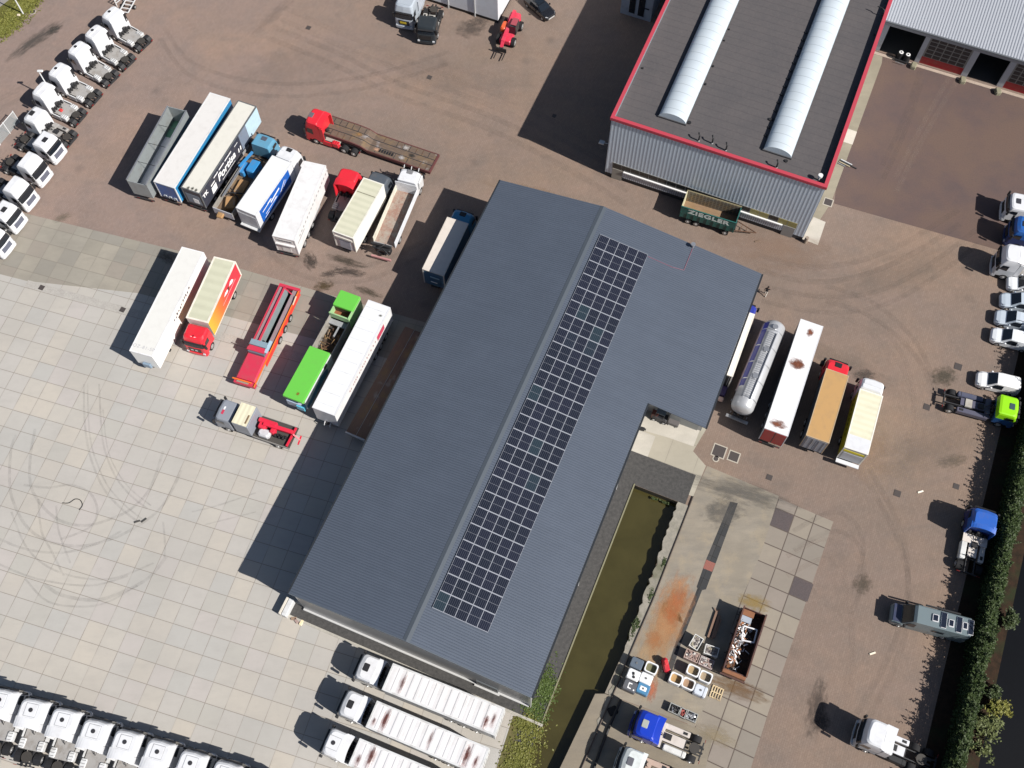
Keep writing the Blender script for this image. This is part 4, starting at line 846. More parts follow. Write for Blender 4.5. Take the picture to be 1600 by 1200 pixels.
def boxbody(root, x0, x1, W, z0, z1, mroof, mside, mend=None, mleft=None, mright=None, rim=None, rimw=.1, doors=True, mrear=None, name='box_body'):
    """closed load box from x0 (front) back to x1"""
    mb = MB(); y = W / 2; mend = mend or mside; mrear = mrear or mend
    mb.add([(x1, -y, z0), (x0, -y, z0), (x0, -y, z1), (x1, -y, z1)], [(0, 1, 2, 3)], mright or mside); mb.add([(x0, y, z0), (x1, y, z0), (x1, y, z1), (x0, y, z1)], [(0, 1, 2, 3)], mleft or mside)
    mb.add([(x0, -y, z0), (x0, y, z0), (x0, y, z1), (x0, -y, z1)], [(0, 1, 2, 3)], mend); mb.add([(x1, y, z0), (x1, -y, z0), (x1, -y, z1), (x1, y, z1)], [(0, 1, 2, 3)], mrear); mb.add([(x1, -y, z0), (x1, y, z0), (x0, y, z0), (x0, -y, z0)], [(0, 1, 2, 3)], CHAS)
    b = mb.build(name, root); rim = rim or mside
    mb = MB(); mb.box(x1 + rimw, x0 - rimw, -y + rimw, y - rimw, z1 - .05, z1 + .015, mroof); mb.build('roof', b)
    mb = MB(); e = .03
    mb.box(x1 - e, x0 + e, -y - e, -y + rimw, z1 - .1, z1 + e, rim); mb.box(x1 - e, x0 + e, y - rimw, y + e, z1 - .1, z1 + e, rim); mb.box(x0 - rimw, x0 + e, -y + rimw, y - rimw, z1 - .1, z1 + e, rim); mb.box(x1 - e, x1 + rimw, -y + rimw, y - rimw, z1 - .1, z1 + e, rim)
    mb.box(x1 - e, x1 + rimw, -y - e, -y + rimw, z0, z1 - .1, rim); mb.box(x1 - e, x1 + rimw, y - rimw, y + e, z0, z1 - .1, rim); mb.build('edge_frame', b)
    if doors:
        for s in (1, -1):
            mb = MB(); mb.box(x1 - .05, x1 - .005, *sorted((s * .03, s * (y - .12))), z0 + .08, z1 - .15, mrear); mb.box(x1 - .08, x1 - .051, *sorted((s * .3, s * .34)), z0 + .1, z1 - .2, ALU); mb.box(x1 - .08, x1 - .051, *sorted((s * .85, s * .89)), z0 + .1, z1 - .2, ALU); mb.build('rear_door', b)
    return b
def trailer_gear(t, L, n=3, legs=True, z=1.1, W=2.5, xf=-1.0):
    chassis(t, xf, -L + .1, 1.0, z)
    for k in range(n): axle(t, -L + 1.9 + k * 1.3, hw=W / 2 - .02, r=.5)
    if legs:
        for s in (1, -1): mb = MB(); mb.box(-2.85, -2.7, *sorted((s * .7, s * .85)), .1, z - .1, CHAS); mb.box(-2.95, -2.6, *sorted((s * .62, s * .93)), .0, .1, CHAS); mb.build('landing_leg', t)
    mb = MB(); mb.box(-L, -L + .12, -1.15, 1.15, .45, .6, CHAS); mb.build('rear_bar', t)
    for s in (1, -1): mb = MB(); mb.box(-L - .02, -L - .001, *sorted((s * .75, s * 1.08)), .48, .58, LAMP); mb.build('tail_light', t)
    for s in (1, -1): mb = MB(); mb.box(-L + 5.2, -3.4, *sorted((s * 1.15, s * 1.2)), .5, .9, SHADEGREY); mb.build('side_guard', t)
def side_text(b, body, size, x, z, side, m, W, shear=.0, bold=.02, sx=1.0, spacing=1.0):
    return lettering(b, body, size, m, (x, side * (W / 2 + .012), z), (math.pi / 2, 0, 0 if side < 0 else math.pi), shear, bold, spacing, sx)
def rust_on(t, L, spots, z):
    for x, y, rx, ry, s in spots: o = stain('rust_patch', (.28, .10, .07), x, y, rx, ry, 0, z, s, t, 2.2)

# ------------------------------------------------------------------ row of white tractor units on the left
g = 'white tractor units parked along the left edge'
A1, A2 = (-1, -.56), (-1, -.46)
ords = ['first', 'second', 'third', 'fourth']
for i, (px, d) in enumerate((((171, 18.3), A1), ((144.5, 47.3), A1), ((118, 73), A1), ((87.3, 107), A2))):
    loc, h = at(px, 3.78, d, -.95)
    tractor('white tractor unit with round roof vent, %s from the top of the left row' % ords[i], loc, h, WHITE, 'high', 'dot', -.95, group=g, skirt=WHITE2)
loc, h = at((62, 137), 3.78, (-1, -.45), -.95); t5 = tractor('white tractor unit with a red box on its deck and no roof vent', loc, h, WHITE, 'high', None, group=g, skirt=WHITE2)
mb = MB(); mb.rbox(-3.3, -2.9, .1, .5, 1.06, 1.25, paint((.5, .03, .03)), .05); mb.build('red_box', t5)
loc, h = at((49, 176), 3.3, (-1, -.45), -.95); tractor('white low roofed tractor unit with dark square hatch facing the fence', loc, h, WHITE, 'mid', 'rect', -1.0, group=g, deck='box', skirt=WHITE2)
A3 = (1, .43)
for i, (px, hat, lab) in enumerate((((69.5, 218), 'rect', 'white tractor unit with hatch, uppermost of those facing the yard'), ((44, 250), None, 'white tractor unit facing the yard with a plain roof, beside the uppermost hatch one'),
                                    ((22, 288), None, 'plain roofed white tractor unit facing the yard, third in that row'), ((5.5, 327), 'rect', 'white tractor unit with hatch just above the concrete yard corner'), ((-14, 366), 'rect', 'white tractor unit cut by the left edge, lowest of the left row'))):
    loc, h = at(px, 3.26 if hat else 3.78, A3, -1.15)
    tractor(lab, loc, h, WHITE, 'mid' if hat else 'high', hat, -1.1, group=g, grille_c=plain((.12, .13, .17), .4), skirt=BLACK)
# bottom row
g = 'white tractor units parked side by side at the bottom left'
dots = [(-52, 1077), (-1, 1093.5), (48.1, 1109.4), (97.1, 1124.8), (145.6, 1142.5), (194.8, 1159.3), (245.5, 1174.6), (297.2, 1192.3), (350.5, 1209), (403, 1226)]
labs = ['outermost left and mostly out of frame', 'cut by the left edge', 'second full one from the left edge', 'third from the left edge', 'fourth from the left edge', 'fifth from the left edge', 'sixth from the left edge', 'seventh from the left edge', 'eighth from the left, only its cab in frame', 'last at the right, only its front in frame']
for i, px in enumerate(dots):
    if i == 0 or i == 9: continue
    loc, h = at(px, 3.8, (.36, -.95), -1.3)
    tractor('white tractor unit of the bottom row, ' + labs[i], loc, h, WHITE, 'high', 'dot', -1.3, fair=.75, group=g, skirt=WHITE2, cabL=2.3)
loc, h = at(dots[9], 3.8, (.36, -.95), -1.3); tractor('white tractor unit of the bottom row, ' + labs[9], loc, h, WHITE, 'high', 'dot', -1.3, fair=.75, group=g, skirt=WHITE2, cabL=2.3)

# ------------------------------------------------------------------ three white tractor and trailer sets at the bottom
WROOF = canvas((.66, .65, .66), (.56, .555, .57), 1.05)
CREAM = canvas((.54, .53, .41), (.45, .45, .34), 1.2)
gt = 'white trailers with rusty roofs at the bottom'
sets = [((614, 1037), (597.5, 1077), (788, 1106), (773, 1150), (573, 1043), 'mid', 'rect', 'uppermost of the three below the hall'),
        ((589, 1095), (572, 1136), (764, 1169), (748, 1211), (548, 1100.5), 'mid', 'rect', 'middle of the three below the hall'),
        ((563, 1154), (544, 1195), (738, 1228), (720, 1270), (521.5, 1160.8), 'high', 'dot', 'lowest of the three below the hall')]
for i, (fl_, fr_, rl_, rr_, hp, rf, ht, lab) in enumerate(sets):
    loc, h, L, W = corners(fl_, fr_, rl_, rr_, 4.0)
    # from above: the nose of the trailer points left, so image-lower corner is its left side
    t = thing('box_trailer', 'long white ribbed trailer with rust streaks, ' + lab, 'trailer', loc, h, gt)
    b = boxbody(t, 0, -L, W, 1.15, 4.0, WROOF, WHITE2, rim=WHITE2, rimw=.14); trailer_gear(t, L)
    for k in range(13): mb = MB(); x = -.9 - k * (L - 1.4) / 13; mb.loft([[(x - .2, -W / 2 + .2, 4.012), (x - .1, -W / 2 + .2, 4.05), (x + .1, -W / 2 + .2, 4.05), (x + .2, -W / 2 + .2, 4.012)], [(x - .2, W / 2 - .2, 4.012), (x - .1, W / 2 - .2, 4.05), (x + .1, W / 2 - .2, 4.05), (x + .2, W / 2 - .2, 4.012)]], WROOF); mb.build('roof_rib', b)
    m_ = [[(-1.9, .2, .3, 1.0, .55), (-12.2, .5, .28, .75, .85), (-12.9, .1, .2, .7, .7)], [(-1.7, .1, .32, 1.15, .95), (-.6, .6, .2, .4, .7), (-7.2, .1, .2, .9, .5), (-11.6, .2, .36, 1.15, .95), (-12.8, .4, .22, .7, .8)], [(-2.0, -.1, .35, 1.1, .9), (-.8, .6, .25, .6, .7), (-9, 0, .3, .8, .5)]][i]
    for x, y, rx, ry, s in m_: stain('rust_patch', (.30, .12, .10), x * L / 13.6, y, rx * 1.5, ry * 1.3, 0, 4.062, s * .5, t, 2.5, False); stain('rust_patch', (.10, .035, .03), x * L / 13.6, y - .15, rx * .7, ry * .85, 0, 4.066, s, t, 2.2, False)
    l2, h2 = at(hp, 3.26 if rf == 'mid' else 3.8, (-1, -.42), -1.15)
    tractor('white tractor unit coupled to the trailer that is ' + lab, l2, h + .0, WHITE, rf, ht, -1.1, fair=.5, group='white tractor units coupled to the rusty roofed trailers', skirt=WHITE2)

# ------------------------------------------------------------------ group of trailers and lorries, upper middle
def quadbox(name, label, FL, FR, RL, RR, z, **kw):
    loc, h, L, W = corners(FL, FR, RL, RR, z); t = thing(name, label, kw.pop('cat', 'trailer'), loc, h, kw.pop('group', None)); return t, L, W
# open grey bulk trailer
t, L, W = quadbox('open_bulk_trailer', 'empty open topped grey metal trailer, leftmost of the upper group', (262, 166.5), (291, 172.5), (196, 281), (229.5, 288.5), 3.9)
GALV = paint((.30, .33, .34), .45, .3, dirt=.3); GRN = paint((.08, .22, .15), .5)
mb = MB()
for s in (1, -1): mb.box(-L, 0, *sorted((s * W / 2, s * (W / 2 - .1))), 1.2, 3.9, GALV)
mb.box(-L, -L + .08, -W / 2 + .1, W / 2 - .1, 1.2, 3.7, GALV); mb.box(-.08, 0, -W / 2 + .1, W / 2 - .1, 1.2, 3.9, GALV); mb.build('side_wall', t)
mb = MB(); mb.box(-L + .08, -.08, -W / 2 + .1, W / 2 - .1, 1.2, 1.32, paint((.72, .72, .74), .5, dirt=.15)); mb.build('floor', t)
mb = MB(); mb.box(-2.6, -.1, -W / 2 + .12, W / 2 - .12, 1.321, 1.4, GRN); mb.build('green_floor_plate', t)
for k in range(1, 4): mb = MB(); x = -L * k / 4; mb.cyl((x, 0, 3.8), 'y', .03, W - .2, CHAS, 6); mb.build('cross_bar', t)
for s in (1, -1): mb = MB(); mb.box(-L - .02, .02, *sorted((s * (W / 2 + .03), s * (W / 2 - .13))), 3.9, 3.97, ALU); mb.build('top_rail', t)
trailer_gear(t, L)
# white roof blue sides
BLUE = paint((.02, .20, .42), .4); BLUED = paint((.035, .10, .30), .4, dirt=.3); GREYROOF = paint((.60, .585, .57), .5, dirt=.08)
t, L, W = quadbox('curtain_trailer', 'white roofed trailer with blue sides next to the empty open trailer', (329, 144), (358.7, 155), (240, 283), (272.5, 294.5), 4.0)
b = boxbody(t, 0, -L, W, 1.15, 4.0, GREYROOF, BLUE, mrear=BLUED, rim=paint((.62, .63, .64)), doors=False); trailer_gear(t, L)
for k in range(3): mb = MB(); mb.rbox(-L - .04, -L - .008, -.9 + k * .65, -.5 + k * .65, 1.25 + .1 * k, 1.75, paint((.35, .38, .42))) ; mb.build('door_sticker', b)
# dark trailer with lettering
NAVY = paint((.032, .036, .055), .4); t, L, W = quadbox('curtain_trailer', 'cream roofed trailer with dark side lettered Portisa', (372.5, 157.5), (400, 166), (282, 293), (312.5, 303), 4.0)
b = boxbody(t, 0, -L, W, 1.15, 4.0, paint((.60, .585, .53), .5, dirt=.08), NAVY, mrear=NAVY, rim=paint((.10, .11, .12)), doors=False); trailer_gear(t, L); WL = plain((.85, .85, .85), .5)
mb = MB(); y = -W / 2 - .012; mb.add([(-2.9, y, 1.2), (0, y, 1.2), (0, y, 3.85), (-2.9, y, 3.85)], [(0, 1, 2, 3)], paint((.42, .58, .68), .4)); mb.add([(-4.6, y, 1.2), (-2.93, y, 1.2), (-2.93, y, 3.85), (-4.6, y, 3.85)], [(0, 1, 2, 3)], paint((.17, .21, .28), .4)); mb.build('pale_panel', b)
side_text(b, 'Portisa', 1.45, -8.2, 2.35, -1, WL, W, .25, .035)
mb = MB()
for x0, x1, z0, z1 in ((-11.8, -10.75, 1.5, 2.5), (-11.7, -10.8, 2.75, 2.95), (-10.8, -9.8, 3.25, 3.42), (-9.6, -8.4, 3.25, 3.42), (-8.2, -6.6, 3.25, 3.42), (-5.9, -5.1, 3.2, 3.3), (-9.6, -6.5, 1.45, 1.53), (-5.5, -5.25, 1.7, 2.3), (-5.05, -4.8, 1.7, 2.3)):
    mb.add([(x0, y, z0), (x1 - .05, y, z0), (x1 + .05, y, z1), (x0 + .1, y, z1)], [(0, 1, 2, 3)], WL)
mb.build('white_marks', b); side_text(b, 'TK', .8, -L + .8, 2.9, -1, WL, W, 0, .03); mb = MB(); mb.box(-L - .03, -L - .008, -.9, .9, 1.5, 3.2, paint((.15, .19, .24), .4)); mb.build('door_panel', b)
mb = MB(); mb.box(-L - .05, -L - .031, -.6, .1, 1.7, 2.5, WL); mb.build('door_sticker', b)
for x_, y_ in ((-L + .3, -.6), (-L + .35, -.1), (-L + .25, .4)): stain('roof_dirt', (.05, .05, .04), x_, y_, .3, .25, 0, 4.03, .9, t)
# blue cab flat truck with crane and timber
loc, h, L, W = corners((404, 214), (434, 222), (331.5, 324), (363, 335), 2.0)
t = thing('timber_lorry', 'open lorry with light blue cab, blue crane parts and tan load', 'lorry', loc, h)
SKYB = paint((.10, .28, .42), .4, dirt=.15); BR = paint((.03, .22, .50), .35)
l2, h2, L2, W2 = corners((410, 217), (429, 223), (392, 245), (414, 252), 2.9)
cab(t, .3, SKYB, 'low', hatch=plain((.08, .09, .12), .4), hx=-.9, L=2.1); chassis(t, -.3, -L); axle(t, -1.1); axle(t, -L + 2.2, dual=True); axle(t, -L + 3.55, dual=True)
WD = paint((.36, .30, .24), .8, dirt=.4)
mb = MB(); mb.box(-L, -2.3, -W / 2, W / 2, 1.1, 1.22, oldwood()); mb.build('floor', t)
for s in (1, -1): mb = MB(); mb.box(-L, -4.5, *sorted((s * W / 2, s * (W / 2 - .07))), 1.2, 2.1, paint((.38, .36, .33), .5, .3, dirt=.5)); mb.build('side_board', t)
mb = MB(); mb.box(-L - .02, -L + .06, -W / 2, W / 2, .9, 2.0, paint((.42, .43, .48), .5)); mb.build('tail_board', t)
mb = MB(); mb.rbox(-5.4, -3.6, -1.15, .0, 1.3, 2.7, BR, .12); mb.rbox(-5.6, -4.0, .25, .95, 1.3, 2.2, BR, .1); mb.beam((-3.2, .9, 2.2), (-9.5, .75, 2.3), .2, .2, ALU); mb.beam((-2.6, .6, 2.4), (-5.2, .9, 2.6), .25, .25, BR); mb.build('crane', t)
TAN = oldwood((.40, .23, .10), (.26, .15, .07))
for x, y_, a, l_, w_, z_ in ((-7.2, -.15, .05, 2.2, 1.2, 1.7), (-9.6, -.1, .4, 1.7, 1.2, 1.8), (-11.3, .3, .1, 1.0, .8, 1.5)):
    mb = MB(); M_ = Matrix.Translation((x, y_, 0)) @ Matrix.Rotation(a, 4, 'Z'); mb.rbox(-l_ / 2, l_ / 2, -w_ / 2, w_ / 2, 1.22, z_, TAN if x != -7.2 else TAN, .1, M_); mb.build('load_bale', t)
mb = MB(); mb.tube([(-8.0, -.9, 1.8), (-8.6, .2, 2.2), (-9.1, .9, 1.9)], .08, BLACK); mb.tube([(-8.9, -.8, 1.9), (-8.3, .1, 2.1), (-7.8, 1.0, 1.9)], .06, BLACK); mb.tube([(-3.0, -.9, 1.9), (-2.8, .1, 2.0), (-3.6, .7, 2.1)], .1, BLACK); mb.build('straps', t)
# white box truck with blue side
loc, h, L, W = corners((425, 243), (456, 255), (369, 325), (399, 336.5), 3.95)
t = thing('box_lorry', 'white box lorry with a blue side panel of white strokes and white cab', 'lorry', loc, h)
ROYAL = paint((.012, .10, .42), .35, dirt=.1); CW = paint((.72, .74, .70), .5, dirt=.15)
b = boxbody(t, 0, -L, W, 1.1, 3.95, CW, WHITE, mrear=paint((.62, .62, .62)), rim=WHITE, doors=False); cab(t, 2.45, WHITE, 'high', hatch='rect', hx=-.85, L=2.3); chassis(t, 2, -L); axle(t, 1.1); axle(t, -L + 2.4, dual=True)
y = -W / 2 - .012; mb = MB(); mb.add([(-L + .75, y, 1.5), (-.9, y, 1.5), (-.9, y, 3.8), (-L + .75, y, 3.8)], [(0, 1, 2, 3)], ROYAL); sp_ = mb.build('blue_panel', b)
mb = MB(); y -= .006
for x0, z0, x1, z1, w_ in ((-L + 1.2, 3.0, -L + 3.2, 3.15, .13), (-L + 1.6, 2.2, -L + 4.2, 2.4, .1), (-5.2, 2.7, -3.2, 3.0, .24), (-5.0, 2.3, -4.1, 2.5, .12), (-3.4, 2.0, -2.0, 3.1, .14), (-2.9, 2.0, -1.7, 2.9, .08), (-L + 1.3, 1.8, -L + 2.2, 1.9, .08), (-5.8, 3.2, -5.0, 3.3, .08)): mb.add([(x0, y, z0), (x1, y, z1), (x1, y, z1 + w_), (x0, y, z0 + w_)], [(0, 1, 2, 3)], WL)
mb.build('white_strokes', b)
mb = MB(); mb.box(-L - .05, -L - .01, -W / 2 + .15, W / 2 - .15, 1.25, 3.3, paint((.48, .49, .52), .5)); mb.build('roller_door', b); mb = MB(); mb.box(-L - .35, -L - .02, -W / 2, W / 2, .95, 1.1, WHITE2); mb.build('tail_lift', t)
mb = MB(); mb.loft([[(.1, -W / 2 + .4, 3.85), (.5, -W / 2 + .4, 3.75), (.5, -W / 2 + .4, 3.85), (.1, -W / 2 + .4, 3.98)], [(.1, W / 2 - .4, 3.85), (.5, W / 2 - .4, 3.75), (.5, W / 2 - .4, 3.85), (.1, W / 2 - .4, 3.98)]], WHITE); mb.build('deflector', b)
# all white box trailer
t, L, W = quadbox('box_trailer', 'all white box trailer with dark letter marks high on its rear', (476, 251.5), (509, 259), (425.5, 368.5), (460, 376), 4.0)
PW = paint((.66, .655, .66), .45, dirt=.15); b = boxbody(t, 0, -L, W, 1.1, 4.0, PW, PW, mrear=paint((.58, .54, .53), dirt=.3), rim=PW, doors=False); trailer_gear(t, L)
mb = MB(); mb.box(-L - .03, -L - .006, -.95, .95, 3.25, 3.6, paint((.60, .6, .6))); 
for k in range(9): mb.box(-L - .05, -L - .031, -.85 + k * .19, -.73 + k * .19, 3.33, 3.52, plain((.06, .06, .07)))
mb.build('rear_marks', b); mb = MB(); mb.box(-L - .04, -L - .006, -.5, .55, 1.3, 2.4, paint((.66, .66, .64))); mb.build('rear_hatch', b); mb = MB(); mb.box(-L - .25, -L, -1.15, 1.15, 2.75, 2.9, PW); mb.build('rear_shelf', b)
mb = MB(); y = -W / 2 - .01
for k in range(16): x = -L + 1.2 + k * .62; mb.add([(x, y, 3.0), (x + .3, y, 3.0), (x + .34, y, 3.25), (x + .04, y, 3.25)], [(0, 1, 2, 3)], plain((.30, .30, .31)))
mb.add([(-L + .5, y, 2.6), (-L + 2.6, y, 2.6), (-L + 2.6, y, 2.72), (-L + .5, y, 2.72)], [(0, 1, 2, 3)], plain((.2, .2, .2))); mb.build('side_marks', b)
# red tractor unit
RED_ = paint((.62, .02, .035), .35, dirt=.1, coat=.3)
loc, h = at((545, 271), 3.7, (.42, -.9), -1.0); tractor('red tractor unit with tall curved roof between white trailer and cream box lorry', loc, h, RED_, 'high', None, fair=.7, skirt=paint((.42, .38, .37)), deckm=paint((.25, .2, .2)))
# cream box lorry with dark cab
loc, h, L, W = corners((568, 277.5), (600, 288.5), (520, 361), (551, 373), 3.95); DCAB = paint((.065, .08, .10), .4)
t = thing('box_lorry', 'cream roofed box lorry with white side and dark grey cab', 'lorry', loc, h)
b = boxbody(t, 0, -L, W, 1.1, 3.95, CREAM, paint((.72, .71, .68), .4, dirt=.05), mrear=paint((.48, .42, .41)), rim=paint((.7, .68, .62)), doors=False); cab(t, 2.2, DCAB, 'mid', hatch=None, L=2.1); chassis(t, 2, -L); axle(t, 1.0); axle(t, -L + 2.3, dual=True)
mb = MB(); mb.box(-2.05, -1.97, -W / 2 + .1, W / 2 - .1, 3.96, 4.0, plain((.2, .19, .14))); mb.build('roof_seam', b); mb = MB(); mb.box(-L - .05, -L - .01, -.75, .65, 1.2, 2.9, paint((.36, .37, .42), .4)); mb.build('roller_door', b); mb = MB(); mb.box(-L - .12, -L - .01, -1.1, 1.1, 3.1, 3.4, paint((.6, .57, .52))); mb.build('rear_header', b)
# white open sided lorry with black grab at the tail
loc, h, L, W = corners((620, 287), (650, 297.5), (584, 366), (615, 384.5), 2.3)
t = thing('dropside_lorry', 'white lorry with empty worn open bed and folded black crane at its tail', 'lorry', loc, h); LW = paint((.66, .68, .72), .4, dirt=.2)
cab(t, 2.3, WHITE, 'mid', hatch=plain((.2, .2, .21), .4), hx=-.8, L=2.1); chassis(t, 2, -L - 1.0); axle(t, 1.1); axle(t, -L + 1.6, dual=True)
mb = MB(); k = N('worn_bed'); v_ = k.coord(); cc = k.mix(k.ramp(k.noise(v_, 1.2, 6, .7), .4, .6), (.26, .155, .12), (.30, .26, .22)); cc = k.mix(k.ramp(k.noise(v_, 3, 5, .7), .55, .75), cc, (.16, .10, .08)); k.base(cc, .9)
mb.box(-L, 0, -W / 2 + .06, W / 2 - .06, 1.15, 1.28, k.m); mb.build('floor', t)
for s in (1, -1): mb = MB(); mb.box(-L, -.05, *sorted((s * W / 2, s * (W / 2 - .06))), 1.2, 2.3, LW if s < 0 else paint((.60, .58, .5), .5, dirt=.3)); mb.build('side_board', t)
mb = MB(); mb.box(-.06, 0, -W / 2, W / 2, 1.2, 3.0, LW); mb.build('headboard', t); mb = MB(); mb.box(-L - .03, -L + .03, -W / 2 + .4, W / 2, 1.2, 1.5, SHADEGREY); mb.build('tail_board', t)
mb = MB(); mb.rbox(-L - .9, -L - .2, -1.0, .9, .9, 1.6, BLACK, .1); mb.beam((-L - .5, -.9, 1.9), (-L - .7, 1.3, 2.2), .22, .25, BLACK); mb.beam((-L - 1.0, -.7, 1.5), (-L - .9, 1.1, 1.9), .18, .2, BLACK); mb.tube([(-L - .4, -.4, 2.2), (-L - 1.0, .0, 2.4), (-L - 1.1, .7, 1.9), (-L - .6, 1.1, 1.6)], .07, BLACK); mb.tube([(-L - 1.2, -1.0, 1.3), (-L - .9, -.2, 1.9), (-L - 1.3, .4, 1.7)], .09, BLACK); mb.build('folded_crane', t)
mb = MB(); mb.box(-L - 1.5, -L - 1.3, -1.2, 1.2, .5, .75, paint((.4, .2, .2))); mb.build('rear_bar', t)
for i_ in range(3): mb = MB(); mb.tube([(1.9, -.9 + i_ * .9, 3.2), (2.2, -.9 + i_ * .9, 3.45)], .05, WHITE2); mb.build('roof_horn', t)
mb = MB(); mb.rbox(.6, 1.8, -1.45, -1.25, 1.6, 2.8, WHITE2, .05); mb.build('ladder_box', t)
# blue lorry in the hall shadow
loc, h, L, W = corners((698.7, 340), (732, 349), (660, 420), (693.3, 431.5), 4.0)
t = thing('box_lorry', 'blue cab lorry with pale roof half in the long hall shadow', 'lorry', loc, h); CYB = paint((.035, .20, .36), .4, dirt=.1)
b = boxbody(t, 0, -L, W, 1.15, 4.0, paint((.60, .545, .49), .5, dirt=.1), paint((.06, .14, .24)), mrear=paint((.05, .12, .2)), rim=paint((.58, .53, .48)), doors=False); cab(t, 2.35, CYB, 'mid', hatch='rect', hx=-.9, L=2.1); chassis(t, 2, -L); axle(t, 1.1); axle(t, -L + 2.3, dual=True)
mb = MB(); mb.box(-L - .06, -L - .01, -.8, .6, 1.6, 3.2, paint((.035, .10, .17))); mb.box(-L - .09, -L - .061, -.7, .4, 2.9, 3.1, paint((.3, .45, .55))); mb.box(-L - .09, -L - .061, -.4, .4, 1.9, 2.05, WL); mb.build('rear_hatch', b)

# ------------------------------------------------------------------ low loader with red cab
loc, h, L, W = corners((506.5, 208.5), (522.5, 183.8), (672, 265), (685, 240), 1.25)
loc, h, L, W = corners((503, 209.5), (520, 183), (672, 266), (685.5, 240), 1.3)
t = thing('low_loader', 'long rusty low loader bed with old plank floor, tilted across the yard', 'trailer', loc, h); OW = oldwood((.15, .105, .075), (.075, .055, .045))
mb = MB(); zt_ = lambda x: 1.55 if x > -L * .28 else (1.55 - (-L * .28 - x) * .12 if x > -L * .42 else 1.0); xs_ = [0, -L * .28, -L * .36, -L * .42, -L]
mb.loft([[(x, -W / 2, zt_(x) - .12), (x, -W / 2, zt_(x)), (x, W / 2, zt_(x)), (x, W / 2, zt_(x) - .12)] for x in xs_], OW); bed = mb.build('bed', t); RSR = paint((.11, .035, .035), .7, dirt=.5, dcol=(.07, .04, .03))
for s in (1, -1): mb = MB(); mb.loft([[(x, s * W / 2 - .06, zt_(x) - .4), (x, s * W / 2 - .06, zt_(x) + .04), (x, s * W / 2 + .06, zt_(x) + .04), (x, s * W / 2 + .06, zt_(x) - .4)] for x in xs_], RSR); mb.build('side_rail', t)
for y in (-.42, .42): mb = MB(); mb.loft([[(x, y - .04, zt_(x) + .002), (x, y - .04, zt_(x) + .035), (x, y + .04, zt_(x) + .035), (x, y + .04, zt_(x) + .002)] for x in xs_], CHAS); mb.build('floor_rail', t)
for k in range(int(L / .42)):
    x = -.2 - k * .42; mb = MB()
    if rnd.random() < .75: mb.box(x - .03, x + .03, *((-W / 2 + .1, -.5) if k % 2 else (.5, W / 2 - .1)), zt_(x) + .003, zt_(x) + .025, CHAS if rnd.random() < .6 else rust()); mb.build('cross_plank', bed)
for x, y, c in ((-L * .49, .8, (.5, .3, .2)), (-L * .72, .75, (.42, .40, .40)), (-L * .71, -.8, (.44, .42, .41)), (-L * .3, -.1, (.3, .17, .07)), (-L * .79, .0, (.03, .03, .03))): stain('worn_patch', c, x, y, .55, .4, 0, zt_(x) + .04, .8, t)
for k in range(6): mb = MB(); x = -L * (.52 + k * .023); mb.box(x - .1, x + .1, .55, 1.0, zt_(x) + .005, zt_(x) + .06, BLACK); mb.build('floor_slot', t)
mb = MB(); mb.box(-L - .05, -L + .15, -W / 2, W / 2, .75, 1.06, RSR); mb.build('tail_beam', t)
for x in (-L + 2.2, -L + 3.5): axle(t, x, r=.42)
loc2, h2 = at((491, 183), 3.5, (-1, -.34), -1.1)
tractor('red tractor unit with dented tall roof hauling the rusty low loader', loc2, h, RED_, 'high', plain((.13, .11, .13), .5), -.75, rear=2, Lt=7.2, skirt=RED_, deckm=paint((.36, .34, .31)), fair=.5)

# ------------------------------------------------------------------ lower left group on the concrete
LT = P
t, L, W = quadbox('box_trailer', 'long white trailer with plate lettering on its roof at the near end', (238, 558.5), (202, 547), (317.5, 394), (285, 386.5), 4.0)
OFFW = paint((.62, .615, .59), .5, dirt=.06); b = boxbody(t, 0, -L, W, 1.15, 4.0, OFFW, paint((.76, .76, .75), .4, dirt=.05), mrear=WHITE2, rim=paint((.70, .70, .71)), doors=False); trailer_gear(t, L)
lettering(b, 'OZ-81-SP', .55, plain((.42, .42, .45)), (-.75, 0, 4.03), (0, 0, math.pi / 2), bold=-.004, spacing=1.15)
mb = MB(); mb.rbox(.01, .3, -.5, .45, 1.2, 1.9, paint((.18, .25, .33), .4), .06); mb.build('cooling_unit', b)
mb = MB(); y = W / 2 + .012; DT = plain((.10, .10, .11))
r5 = random.Random(3); x = -5.0
while x > -9.3:
    h_ = r5.uniform(.18, .4); zz = 3.0 + (x + 5) * -.05 + r5.uniform(-.1, .1); mb.add([(x, y, zz), (x - r5.uniform(.12, .3), y, zz), (x - r5.uniform(.2, .3), y, zz + h_), (x - .05, y, zz + h_)], [(0, 1, 2, 3)], DT); x -= r5.uniform(.28, .5)
mb.build('side_marks', b)
# red and cream box lorry
loc, h, L, W = corners((324.5, 505), (291, 496), (368, 409), (334.5, 401), 3.95)
t = thing('box_lorry', 'cream roofed box lorry with red cab and red to yellow side', 'lorry', loc, h); k = N('sunset_side'); v_ = k.coord(); q_ = k.n('ShaderNodeSeparateXYZ'); k.l(v_, q_.inputs[0]); cr = k.n('ShaderNodeValToRGB'); e_ = cr.color_ramp.elements
e_[0].position = 0; e_[0].color = (.72, .40, .03, 1); e_[1].position = .62; e_[1].color = (.55, .03, .05, 1); m1 = e_.new(.32); m1.color = (.68, .16, .03, 1); k.l(k.ramp(q_.outputs[0], 0, -L), cr.inputs[0]); k.base(cr.outputs[0], .4)
b = boxbody(t, 0, -L, W, 1.1, 3.95, canvas((.50, .50, .38), (.44, .44, .33), .9), k.m, mend=paint((.55, .53, .5)), mrear=paint((.5, .45, .42)), rim=paint((.74, .68, .60)), rimw=.16, doors=False)
